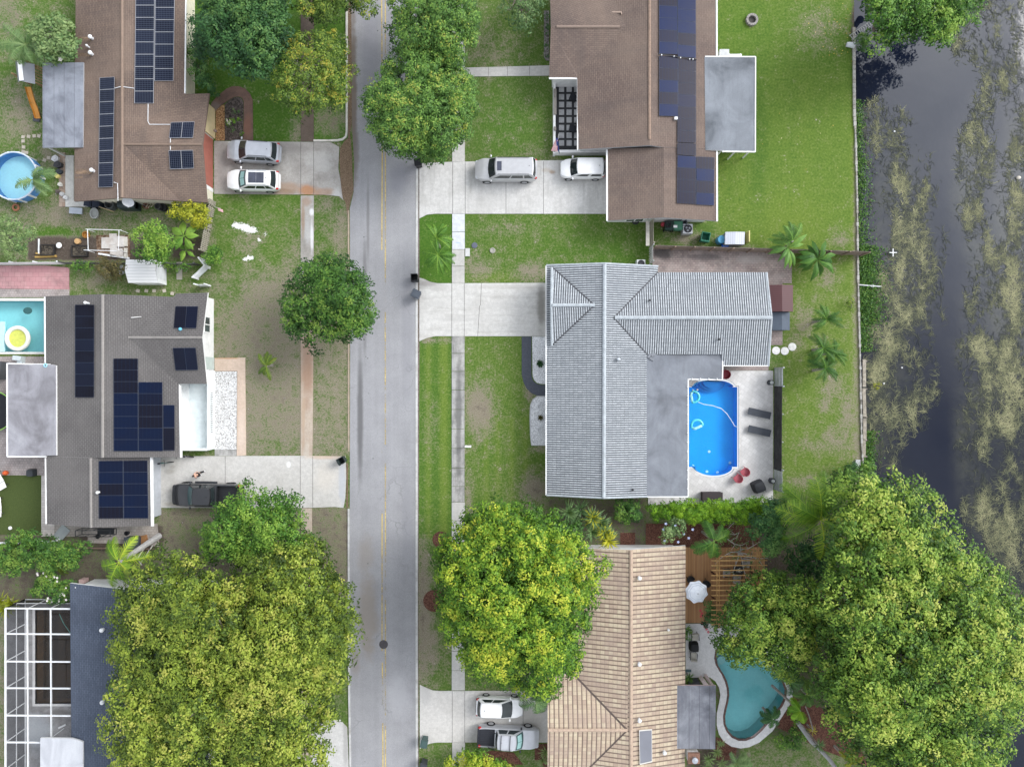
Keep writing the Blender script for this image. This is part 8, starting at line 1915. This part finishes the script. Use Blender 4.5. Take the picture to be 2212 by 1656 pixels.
tree('broadleaf_tree', 'big rounded yellow green tree between the sidewalk and tan roof', 'tree', T9, 'lime', 2.8, 10.0, 1.4, 30, 25, .21, 0, .75, (1090, 1240), .42, tone=(.46, .12, .18, .07), limbs=16)
T10 = [(1800, 1230), (1790, 1180), (1800, 1120), (1805, 1070), (1819, 1035), (1849, 1020), (1909, 1023), (1936, 1030), (1971, 1040), (2004, 1043), (2026, 1068), (2034, 1098), (2054, 1123), (2084, 1143), (2106, 1173), (2141, 1198), (2164, 1238), (2196, 1262), (2240, 1320), (2260, 1400), (2250, 1500), (2201, 1575), (2184, 1617), (2174, 1740), (1900, 1740), (1870, 1660), (1819, 1612), (1785, 1542), (1769, 1492), (1770, 1440), (1790, 1400), (1770, 1340), (1760, 1290), (1780, 1250)]
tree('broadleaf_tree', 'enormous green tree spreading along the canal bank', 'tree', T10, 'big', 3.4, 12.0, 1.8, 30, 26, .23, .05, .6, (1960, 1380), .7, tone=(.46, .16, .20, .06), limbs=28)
T10b = [(1541, 1367), (1560, 1330), (1580, 1290), (1600, 1262), (1640, 1240), (1680, 1235), (1720, 1245), (1775, 1250), (1795, 1310), (1780, 1380), (1760, 1430), (1720, 1467), (1690, 1470), (1660, 1440), (1620, 1440), (1585, 1445), (1565, 1420)]
tree('broadleaf_tree', 'green tree overhanging the pergola and kidney pool', 'tree', T10b, 'big', 2.8, 8.0, 1.0, 24, 17, .20, .08, .8, (1715, 1360), .25, tone=(.36, .17, .14, .12))
tree('broadleaf_tree', 'dark glossy round tree beside the coconut palm', 'tree', [(1620, 1150), (1625, 1110), (1650, 1085), (1690, 1075), (1712, 1110), (1708, 1160), (1690, 1197), (1650, 1202)], 'deep', 1.6, 4.5, .8, 30, 16, .19, 0, .8, None, .15)
T6 = [(610, 700), (605, 660), (620, 610), (650, 570), (690, 550), (740, 552), (755, 570), (780, 580), (785, 600), (808, 615), (800, 640), (808, 690), (800, 715), (775, 735), (740, 730), (700, 745), (690, 762), (660, 755), (655, 740), (615, 745)]
tree('broadleaf_tree', 'round mid green street tree over the rusty sidewalk', 'tree', T6, 'mid', 2.2, 7.2, 1.15, 32, 17, .20, 0, .8, (690, 665), .25, tone=(.45, .14, .12, .10))
T4 = [(780, 225), (790, 190), (815, 165), (830, 140), (850, 110), (880, 90), (930, 85), (970, 110), (1000, 150), (1030, 185), (1030, 220), (1015, 260), (1010, 290), (985, 320), (960, 350), (920, 350), (890, 335), (855, 345), (845, 325), (815, 310), (800, 290), (790, 260)]
ST = 'street trees beside the top of the road'
tree('street_tree', 'airy bright street tree hanging over the road above the driveway', 'tree', T4, 'airy', 3.0, 7.5, .85, 26, 14, .17, .03, .8, (938, 235), .22, ST, tone=(.50, .13, .14, .14), limbs=26)
tree('street_tree', 'airy street tree cut by the top edge beside the road', 'tree', [(825, 80), (840, 40), (850, -50), (1000, -50), (1030, 20), (1030, 70), (1010, 120), (990, 150), (900, 130), (850, 110)], 'airy', 3.0, 7.5, .85, 25, 14, .17, .04, .8, (938, 40), .2, ST, tone=(.46, .14, .14, .16), limbs=22)
tree('street_tree', 'yellowing thin street tree over the brown sidewalk', 'tree', [(578, 180), (590, 140), (600, 90), (640, 65), (700, 55), (740, 80), (755, 120), (775, 160), (775, 180), (755, 200), (740, 235), (700, 245), (650, 250), (610, 235), (590, 215)], 'amber', 2.8, 6.2, .8, 21, 13, .17, .10, .8, (668, 160), .18, ST, tone=(.52, .15, .14, .15), limbs=24, bk=bark_pale)
tree('street_tree', 'amber tinged street tree at the top left road edge', 'tree', [(625, 20), (640, -60), (815, -60), (812, 12), (790, 34), (755, 18), (740, 28), (700, 44), (650, 40)], 'amber', 2.8, 6.0, .8, 22, 13, .17, .08, .8, (690, -20), .18, ST, tone=(.45, .15, .14, .15), limbs=14)
tree('broadleaf_tree', 'dense dark green tree at the top left lawn', 'tree', [(410, 100), (412, 40), (440, -60), (610, -60), (625, 40), (620, 100), (600, 130), (580, 150), (590, 165), (555, 178), (520, 165), (490, 150), (460, 130), (420, 110)], 'deep', 2.8, 7.5, 1.15, 32, 17, .21, .02, .75, (515, 60), .3, tone=(.48, .15, .13, .11))
tree('shrub', 'dark leafy hedge shrub along the brown house wall', 'shrub', [(402, 60), (430, 108), (452, 158), (468, 198), (450, 210), (430, 185), (408, 152), (402, 112)], 'deep', .8, 2.2, .65, 26, 14, .16, .05, .9, None, .07)
T11 = [(1880, 104), (1886, 62), (1870, 20), (1880, -60), (2150, -60), (2128, 10), (2110, 48), (2080, 74), (2050, 94), (2010, 94), (1960, 80), (1930, 96), (1900, 112)]
tree('broadleaf_tree', 'green tree leaning over the canal at the top edge', 'tree', T11, 'bright', 2.4, 7.5, 1.1, 28, 16, .20, .05, .8, (1880, 20), .3, tone=(.42, .17, .14, .12))
tree('shrub', 'small green shrub at the foot of the ladder', 'shrub', ell(1866, 88, 14, 22), 'mid', -.1, 1.2, .5, 20, 12, .13, .05)
tree('small_tree', 'grey green small tree at the top of the olive lawn', 'tree', [(1065, -40), (1180, -40), (1175, 20), (1150, 58), (1120, 75), (1100, 50), (1075, 30)], 'sage', 2.0, 5.2, .8, 17, 11, .18, .25, .8, (1120, 5), .14, tone=(.42, .14, .13, .12), limbs=12)
tf = tree('frangipani', 'pale green frangipani with a few white flowers', 'tree', ell(112, 82, 52, 56, .1), 'sage', 1.8, 4.2, .65, 15, 9, .26, .06, .85, None, .12, tone=(.58, .12, .12, .12), bk=bark_pale)
wf = plain('petal_white', (.80, .74, .70), .7)
flowers(tf, [W(122, 102, 4.3), W(149, 94, 4.0), W(131, 128, 3.9)], wf, .16)
tree('small_tree', 'pale olive bushy tree at the left edge', 'tree', ell(24, 513, 44, 46, .1), 'sage', 1.6, 4.4, .75, 24, 14, .15, .03, .85, None, .12, tone=(.62, .15, .12, .12))
tree('small_tree', 'dense round green tree beside the garden slabs', 'tree', ell(327, 522, 51, 42, .08), 'bright', 1.6, 4.6, .8, 34, 16, .16, 0, .85, None, .14, tone=(.55, .16, .12, .11))
tree('shrub', 'yellow croton shrub at the brown house corner', 'shrub', ell(398, 450, 34, 22, .15), 'yellow', .9, 2.6, .6, 24, 13, .17, .05, .9, None, .08)
tree('shrub', 'yellow lime shrub hanging over the bamboo fence', 'shrub', ell(432, 472, 20, 30, .12), 'yellow', .9, 2.4, .55, 24, 13, .18, .04, .9, None, .07, tone=(.42, .1, .1, .1))
tree('shrub', 'small round green bush at the white gate corner', 'shrub', ell(457, 551, 23, 22, .06), 'bright', .5, 1.9, .5, 28, 13, .13, 0)
tree('shrub', 'brown tinged bush beside the white shed', 'shrub', ell(238, 578, 33, 25, .12), 'brown', .6, 1.9, .55, 22, 13, .13, .06)
tree('vine', 'green vine climbing the dark wire fence', 'vine', [(140, 566), (200, 562), (205, 578), (170, 586), (145, 580)], 'mid', .5, 1.3, .45, 16, 11, .13, .1)
tree('vine', 'green vine at the right of the wire fence', 'vine', [(345, 565), (420, 566), (424, 580), (380, 584), (350, 578)], 'bright', .3, 1.0, .4, 12, 10, .13, .25)
tree('hedge', 'long clipped bright green hedge below the pool deck', 'hedge', [(1396, 1100), (1410, 1092), (1470, 1082), (1560, 1078), (1645, 1077), (1668, 1082), (1664, 1110), (1640, 1134), (1580, 1128), (1500, 1128), (1440, 1118), (1408, 1126), (1396, 1118)], 'hedge', 1.0, 2.1, .6, 34, 15, .14, 0, .6, None, .07, tone=(.52, .14, .12, .10))
tree('shrub', 'square dark green shrub below the tile roof edge', 'shrub', [(1327, 1082), (1380, 1080), (1381, 1118), (1360, 1132), (1335, 1122)], 'mid', .8, 2.2, .6, 30, 14, .16, 0)
ts = tree('shrub', 'loose shrub with pale blue flowers beside the tan roof', 'shrub', [(1425, 1160), (1440, 1130), (1465, 1118), (1490, 1130), (1505, 1155), (1495, 1175), (1460, 1178), (1430, 1172)], 'sage', 1.0, 3.0, .6, 16, 11, .19, .2, .9, None, .07, bk=bark_pale)
flowers(ts, [W(1465 + 32 * math.sin(k * 5.3), 1150 + 20 * math.cos(k * 2.9), 2.75) for k in range(9)], plain('petal_blue', (.45, .50, .70)), .09)
tree('shrub', 'thin dark shrub between the mulch and hedge', 'shrub', ell(1572, 1140, 34, 12, .2), 'mid', .5, 1.6, .5, 12, 10, .16, .3)
def bare(label, x, y, n, L, seed):
 rr = random.Random(seed); b = W(x, y, 0); t = thing('bare_tree', label, 'tree', b); mb = MB(); tips = []
 for k in range(n):
  az = rr.uniform(0, 6.28); p = b + Vector((0, 0, .4)); d = Vector((math.cos(az) * .7, math.sin(az) * .7, .8)); pts = [p]
  for i in range(4): p = p + d * L / 4; pts.append(p); d = (d + Vector((rr.uniform(-.5, .5), rr.uniform(-.5, .5), -.18))).normalized()
  mb.tube(pts, [.07, .055, .04, .03, .02], 6); tips.append(p)
  for q in pts[2:]: e = q + Vector((rr.uniform(-.6, .6), rr.uniform(-.6, .6), rr.uniform(0, .4))); mb.tube([q, e], [.028, .012], 5); tips.append(e)
 mb.tube([b, b + Vector((0, 0, .5))], .1, 8); mb.build('trunk', plain('bark_silver', (.42, .40, .37), .9, .2, var=.2, sc_=5), t)
 rng = np.random.default_rng(seed); V = []
 for q in tips:
  for k in range(14):
   o = Vector(rng.normal(0, .22, 3)); a = Vector(rng.normal(0, 1, 3)).normalized() * .11; c = Vector(rng.normal(0, 1, 3)).normalized() * .05; V += [q + o - a, q + o - c, q + o + a, q + o + c]
 leafmesh('leaves', np.array([tuple(v) for v in V]), np.clip(rng.normal(.6, .2, len(V) // 4), 0, 1).repeat(4), leaves('sage'), t)
tree('shrub', 'dark shrubs filling the shade under the coconut palm', 'shrub', [(1700, 1215), (1712, 1175), (1740, 1160), (1790, 1150), (1815, 1180), (1815, 1240), (1760, 1262), (1715, 1250)], 'deep', 1.2, 3.6, .8, 24, 14, .2, .06, .8, None, .08, tone=(.36, .14, .12, .1))
bare('pale bare branched shrub at the top of the pergola', 1592, 1190, 7, 2.6, 4); bare('twisted grey branches above the red mulch', 1560, 1158, 4, 1.8, 8)
# left edge jungle
tree('shrub', 'tangled dark shrubs along the left fence', 'shrub', [(-40, 1200), (30, 1155), (45, 1142), (70, 1145), (110, 1165), (150, 1165), (185, 1170), (195, 1195), (160, 1225), (110, 1240), (60, 1235), (0, 1245), (-40, 1240)], 'mid', .8, 2.8, .65, 20, 12, .18, .08, .8, None, .08, tone=(.52, .18, .14, .12))
tw = tree('shrub', 'leafy shrub scattered with white flowers by the slate roof', 'shrub', ell(112, 1272, 42, 36, .12), 'mid', .7, 2.4, .6, 20, 12, .18, .08, .9, None, .07, tone=(.55, .15, .12, .12))
rr = random.Random(2); flowers(tw, [W(112 + rr.uniform(-34, 34), 1268 + rr.uniform(-32, 30), 2.35) for k in range(22)], wf, .08)
rosette('pale yellow striped spiky plant at the left edge', 12, 1300, .8, 60, 1.0, 'yellow', 3, w_=.09, heads=((-8, -4), (14, 2), (2, 14)), tone=.55)
palm('small dark fan of fronds in the left shrubs', 20, 1200, 1.8, 11, 2.0, 'amber', seed=5, name='palm_shrub', cat='palm', droop=1.1, el=(0, 50)); palm('yellow green palm shrub drooping in the left shrubs', 130, 1210, 1.6, 9, 1.9, 'olive', seed=6, name='palm_shrub', cat='palm', droop=1.2, el=(5, 45), a0=180, spread=260)
palm('leaning yellow green palm with a fallen trunk beside the slate roof', 258, 1213, 4.0, 9, 2.8, 'lime', base=(345, 1156), seed=21, droop=1.0, el=(0, 40), tr=.22, wd=.15, nl=40, tone=.62, leafw=.07, bk=plain('bark_grey', (.36, .35, .34), .9, .1, var=.2, sc_=5))
for i, (a, b) in enumerate((((316, 1178), (296, 1206)), ((330, 1177), (302, 1218)), ((284, 1188), (306, 1220)))): mb = MB(); mb.tube([W(*a, .3), W(*b, 1.1)], .05, 6); solo(mb, 'support_pole', plain('pole_silver', (.48, .46, .43)), ('pale prop nearest the dark box cover', 'pale prop along the leaning palm trunk', 'short pale prop crossing the leaning trunk')[i], 'prop', 'props holding the leaning palm')
# palms
palm('bushy palm with long drooping fronds beside the playhouse', 58, 98, 3.0, 15, 2.6, 'sage', seed=31, droop=1.0, el=(10, 60), wd=.15)
palm('palm leaning over the round blue pool', 72, 388, 3.0, 11, 2.0, 'sage', seed=33, droop=1.1, wd=.17, base=(86, 410))
palm('young palm with yellowing fronds on the dry front lawn', 576, 790, 1.3, 8, 1.4, 'amber', seed=35, droop=1.0, wd=.15, el=(5, 50), tone=.5)
TP = 'twin palms on the verge'
palm('upper of the twin palms on the green verge', 943, 514, 3.6, 14, 1.65, 'bright', seed=41, group=TP, droop=1.1, wd=.12, nl=34, el=(-5, 55), tone=.40, tr=.07, leafw=.045); palm('lower of the twin palms on the green verge', 946, 551, 3.4, 16, 1.8, 'bright', seed=43, group=TP, droop=1.1, wd=.12, nl=34, el=(-5, 55), tone=.40, tr=.07, leafw=.045)
LP = 'small palms on the canal lawn'
palm('small palm on the pale lawn nearest the slate blue box', 1785, 690, 2.4, 16, 1.6, 'mid', seed=45, group=LP, droop=1.0, wd=.12, nl=30, el=(-5, 60), leafw=.042, tone=.36); palm('small palm on the pale lawn in the middle of the row', 1778, 752, 2.4, 16, 1.7, 'mid', seed=46, group=LP, droop=1.0, wd=.12, nl=30, el=(-5, 60), leafw=.042, tone=.36); palm('small palm on the pale lawn beside its crowded neighbour', 1802, 762, 2.2, 15, 1.5, 'mid', seed=47, group=LP, droop=1.0, wd=.12, nl=30, el=(-5, 60), leafw=.042, tone=.36); palm('small palm on the pale lawn nearest the pool fence', 1782, 795, 2.4, 16, 1.7, 'mid', seed=48, group=LP, droop=1.0, wd=.12, nl=30, el=(-5, 60), leafw=.042, tone=.36)
tree('shrub', 'small scraggly shrub at the canal edge of the pale lawn', 'shrub', ell(1840, 663, 6, 20, .2), 'amber', .2, .8, .35, 12, 9, .12, .1)
broad('orange tipped traveller palm over the board fence', 1702, 535, 2.2, 16, 2.0, 'airy', 51, 'travellers_palm', 20, 300, .10, (5, 55), 1.0, .5)
palm('pale green palm fronds over the end of the board fence', 1712, 520, 2.6, 7, 1.8, 'airy', seed=52, name='palm_shrub', cat='palm', droop=.9, wd=.14, a0=60, spread=140, tone=.35)
broad('twisted deep green banana clump at the board fence end', 1765, 560, 2.0, 18, 2.2, 'mid', 53, 'banana_plant', 0, 360, .11, (0, 50), 1.25, .45, .22)
broad('broad leaved banana beside the round green tree', 398, 510, 1.9, 7, 1.7, 'bright', 55, 'banana_plant', 10, 330, .20, (5, 40), .9, .62); broad('smaller banana plant by the dark soil patch', 402, 541, 1.1, 6, 1.1, 'bright', 56, 'banana_plant', 30, 340, .18, (5, 40), .9, .55)
palm('dark green feathery palm over the timber deck', 1542, 1168, 3.6, 9, 2.1, 'mid', seed=61, droop=1.0, wd=.17, nl=30, el=(0, 40), tone=.5, leafw=.08)
palm('large coconut palm with long yellow ribbed fronds', 1772, 1122, 5.5, 17, 4.1, 'lime', base=(1752, 1108), seed=63, droop=.9, wd=.17, nl=46, el=(5, 55), tone=.46, tr=.16, leafw=.06)
palm('dark drooping palm over the white hatchback', 1158, 1515, 3.6, 12, 1.8, 'sage', seed=65, droop=1.2, wd=.2, nl=30, el=(0, 40), tone=.3)
palm('dark palm dipping over the kidney pool edge', 1705, 1470, 3.6, 11, 1.7, 'deep', seed=67, droop=1.1, wd=.2, nl=28, el=(0, 40), tone=.5); palm('light green palm beside the kidney pool corner', 1742, 1500, 3.4, 9, 1.5, 'airy', seed=68, droop=1.1, wd=.2, el=(0, 40), tone=.55); palm('dark spiky palm on the pool corner deck', 1668, 1552, 2.4, 12, 1.1, 'deep', seed=69, droop=.9, wd=.2, nl=24, el=(0, 45), tone=.45)
palm('tall thin palm with a long pale leaning trunk', 1728, 1535, 5.0, 6, 1.1, 'hedge', base=(1693, 1520) if False else (1668, 1480), seed=71, droop=1.0, wd=.22, el=(0, 50), tr=.10)
mb = MB(); mb.tube([W(1714, 1546, .8), W(1732, 1572, 1.7), W(1752, 1600, 2.6), W(1775, 1622, 3.4), W(1792, 1640, 4.0), W(1808, 1662, 4.6)], [.19, .18, .18, .17, .17, .17], 10); solo(mb, 'leaning_trunk', plain('palm_grey', (.37, .36, .36), .9, .1, var=.18, sc_=5), 'long grey leaning palm trunk at the bottom edge', 'palm trunk')
mb = MB(); mb.tube([W(1740, 1525, 1.2), W(1748, 1545, 1.8), W(1756, 1575, 2.6)], .055, 7); solo(mb, 'thin_trunk', bark_pale, 'thin bent stem beside the leaning palm trunk', 'stem')
rosette('pale green fan plant growing on the leaning trunk', 1768, 1608, 3.4, 44, .8, 'sage', 7, 'fan_palm', .06, (-10, 50), tone=.7); rosette('rust orange fern by the thin stem', 1755, 1578, 1.2, 30, .6, 'amber', 8, 'fern', .06, (-10, 50), tone=1.0)
palm('yellow and green fronds at the bottom edge under the huge tree', 1840, 1650, 3.0, 6, 1.3, 'yellow', seed=73, name='palm_shrub', cat='palm', droop=.8, wd=.16, a0=30, spread=150, tone=.3)
tree('shrub', 'bright green shrub between the pool and leaning trunk', 'shrub', ell(1712, 1598, 36, 22, .2), 'bright', .3, 1.4, .5, 16, 12, .16, .12, tone=(.38, .15, .13, .1)); tree('shrub', 'lime shrub at the foot of the leaning trunk', 'shrub', ell(1715, 1550, 16, 22, .2), 'hedge', .4, 1.5, .45, 14, 11, .16, .1)
rosette('pale striped spiky plants beside the white chimney', 1530, 1638, .6, 40, .8, 'sage', 9, 'spiky_plant', .06, (10, 70), heads=((0, 0), (18, -16), (-4, 16), (28, 8)), tone=.9); palm('grey green palm at the bottom edge beside the chimney', 1590, 1648, 1.6, 10, 1.5, 'sage', seed=75, name='palm_shrub', cat='palm', droop=1.0, wd=.18, tone=.62); rosette('pale spiky plant on the red mulch by the pool curve', 1557, 1603, .35, 30, .55, 'sage', 10, 'spiky_plant', .05, (5, 60), tone=.9)
rosette('screw pine with blue green and straw yellow swords', 1268, 1128, 2.6, 60, 1.25, 'sage', 11, 'screw_pine', .085, (-5, 75), heads=((-40, -22), (-14, -28), (12, -12), (30, 2), (-20, 4), (40, 26), (10, 20)), tone=.45, bend=.3)
rosette('straw yellow screw pine head over the tan roof corner', 1306, 1150, 2.8, 60, 1.1, 'yellow', 12, 'screw_pine', .08, (-5, 70), heads=((-26, -30), (0, 0), (8, 18)), tone=.75, bend=.3)
tree('bush', 'bright lime bush at the bottom edge beside the silver pickup', 'bush', [(962, 1700), (968, 1640), (985, 1625), (1030, 1620), (1060, 1628), (1085, 1648), (1100, 1660), (1100, 1700)], 'lime', .8, 2.6, .65, 32, 15, .16, 0, .8, None, .08, tone=(.58, .16, .12, .1))
rosette('dry tan grass clump below the silver pickup', 1092, 1642, .3, 50, .6, 'brown', 13, 'grass_clump', .03, (10, 80), heads=((0, 0), (14, 8), (-8, 10)), tone=.95); rosette('grey tan grass clump beside the tan tile roof', 1172, 1640, .5, 60, .8, 'sage', 14, 'grass_clump', .04, (10, 75), heads=((0, 0), (6, -18)), tone=1.0)
tb = tree('shrub', 'dark shrub with red flowers at the deck corner', 'shrub', ell(1530, 1328, 20, 24, .15), 'deep', .6, 1.7, .5, 22, 12, .15, .04)
flowers(tb, [W(1516 + dx, 1322 + dy, 1.0) for dx, dy in ((-3, -4), (0, 2), (-2, 8), (2, 24), (6, 30), (10, 36), (14, 42))], plain('petal_red', (.55, .05, .09)), .10)
tree('shrub', 'narrow green shrub at the tan eave above the terrace', 'shrub', ell(1486, 1362, 7, 20, .15), 'mid', .4, 1.3, .4, 16, 11, .13, .05)
rosette('grey green spiky plant at the pink column', 1489, 1462, .9, 40, .6, 'airy', 15, 'spiky_plant', .05, (0, 70), tone=.6)
tree('shrub', 'dark shrub at the canal corner of the pale lawn', 'shrub', ell(1838, 1014, 20, 16, .15), 'deep', .3, 1.4, .5, 18, 12, .15, .05); tree('shrub', 'bright shrub beside the step block at the canal', 'shrub', ell(1872, 1010, 20, 17, .15), 'bright', .0, 1.3, .5, 18, 12, .16, .05)
tree('water_plant', 'small yellow water plant by the white float', 'plant', ell(1897, 834, 10, 6, .2), 'yellow', -.9, -.5, .3, 9, 8, .12, .1)
# small plants on the white gravel and in the brown house bed
rosette('round brown spiky plant between two white urns', 1167, 902, .25, 90, .36, 'brown', 16, 'spiky_plant', .05, (5, 80), tone=.5)
rosette('dark agave with a pale heart on the white gravel', 1166, 785, .2, 60, .44, 'deep', 17, 'agave', .09, (0, 60), tone=.15, bend=.1); rosette('pale heart of the agave on the white gravel', 1167, 785, .3, 24, .2, 'yellow', 18, 'agave', .09, (20, 80), tone=.3, bend=0)
tf2 = tree('flowering_plant', 'white flowering plant in the dark planted bed', 'plant', ell(495, 263, 9, 9, .2), 'hedge', .1, .5, .3, 10, 9, .11, .1); flowers(tf2, [W(490 + (k * 5) % 9, 258 + (k * 7) % 11, .52) for k in range(8)], wf, .06)
for x, y, rx, ry, lb in ((508, 240, 9, 7, 'pale leafy plant near the curve of the brown path'), (500, 281, 8, 6, 'low green plant above the silver crossover'), (515, 258, 7, 7, 'yellow green plant in the middle of the dark bed'), (520, 290, 6, 10, 'grassy plant along the brown path edge')): tree('bedding_plant', lb, 'plant', ell(x, y, rx, ry, .2), 'sage' if x < 512 else 'hedge', .05, .45, .28, 9, 8, .12, .1)
for k in range(5): tree('bedding_plant', ('low plant at the top of the grey bed', 'second plant down the grey bed', 'middle plant of the grey bed', 'fourth plant down the grey bed', 'plant at the bottom of the grey bed')[k], 'plant', ell(1183, 34 + k * 21, 4, 8, .2), 'deep', .1, .6, .26, 9, 9, .11, .05, group='plants in the narrow grey bed')

def scatter_leaves(name, label, mat, pts, size, zf, seed, cat, up=.9):
 rng = np.random.default_rng(seed); P = np.array(pts); n = len(P); nr = np.array([0, 0, up]) + rng.normal(0, .35, (n, 3)); nr /= np.linalg.norm(nr, axis=1)[:, None]
 t = np.cross(nr, rng.normal(0, 1, (n, 3))); t /= np.linalg.norm(t, axis=1)[:, None]; b = np.cross(nr, t); L = size * rng.uniform(.6, 1.4, n)[:, None]
 V = np.stack([P - t * L / 2, P - b * L * .28, P + t * L / 2, P + b * L * .28], 1).reshape(-1, 3)
 me = bpy.data.meshes.new(name); rawmesh(me, V, np.arange(len(V)).reshape(-1, 4)); me.materials.append(mat)
 a = me.attributes.new('tint', 'FLOAT', 'POINT'); a.data.foreach_set('value', np.repeat(np.clip(rng.normal(.5, .2, n), 0, 1), 4).astype(np.float32))
 o = bpy.data.objects.new(name, me); COL.objects.link(o); tag(o, label, cat, kind='stuff')
rng = np.random.default_rng(77)
fx = np.concatenate([rng.normal(1805, 36, 80), rng.uniform(1620, 1845, 14)]); fy = np.concatenate([rng.normal(60, 45, 80), rng.uniform(-20, 400, 14)])
g = G('fallen_leaf', .7, .2); g.col(g.ramp(g.island, [(0, (.36, .22, .06)), (.5, (.60, .44, .10)), (1, (.62, .52, .36))]))
scatter_leaves('fallen_leaves', 'scattered yellow fallen leaves on the lawn near the ladder', g.m, [tuple(W(x, y, .03)) for x, y in zip(fx, fy) if x < 1842], .12, 0, 5, 'fallen leaves')
bx, by, bz = [], [], []
for (y0, y1, wd_, k) in ((215, 330, 16, 700), (330, 430, 22, 800), (430, 530, 24, 700), (530, 640, 42, 3600), (640, 700, 42, 1800), (700, 760, 26, 700), (930, 1000, 26, 1200)):
 yy = rng.uniform(y0, y1, k); e = np.interp(yy, [q[0] for q in EDGE], [q[1] for q in EDGE]); xx = e + 2 + np.abs(rng.normal(0, wd_ * .55, k)); bx += list(xx); by += list(yy); bz += list(rng.uniform(-.95, -.35, k))
scatter_leaves('bank_weeds', 'low green weeds growing at the canal edge', leaves('mid'), [tuple(W(x, y, z)) for x, y, z in zip(bx, by, bz)], .17, 0, 6, 'weeds', .6)
sc.cycles.max_bounces = 8; sc.cycles.transparent_max_bounces = 12; sc.cycles.use_denoising = True
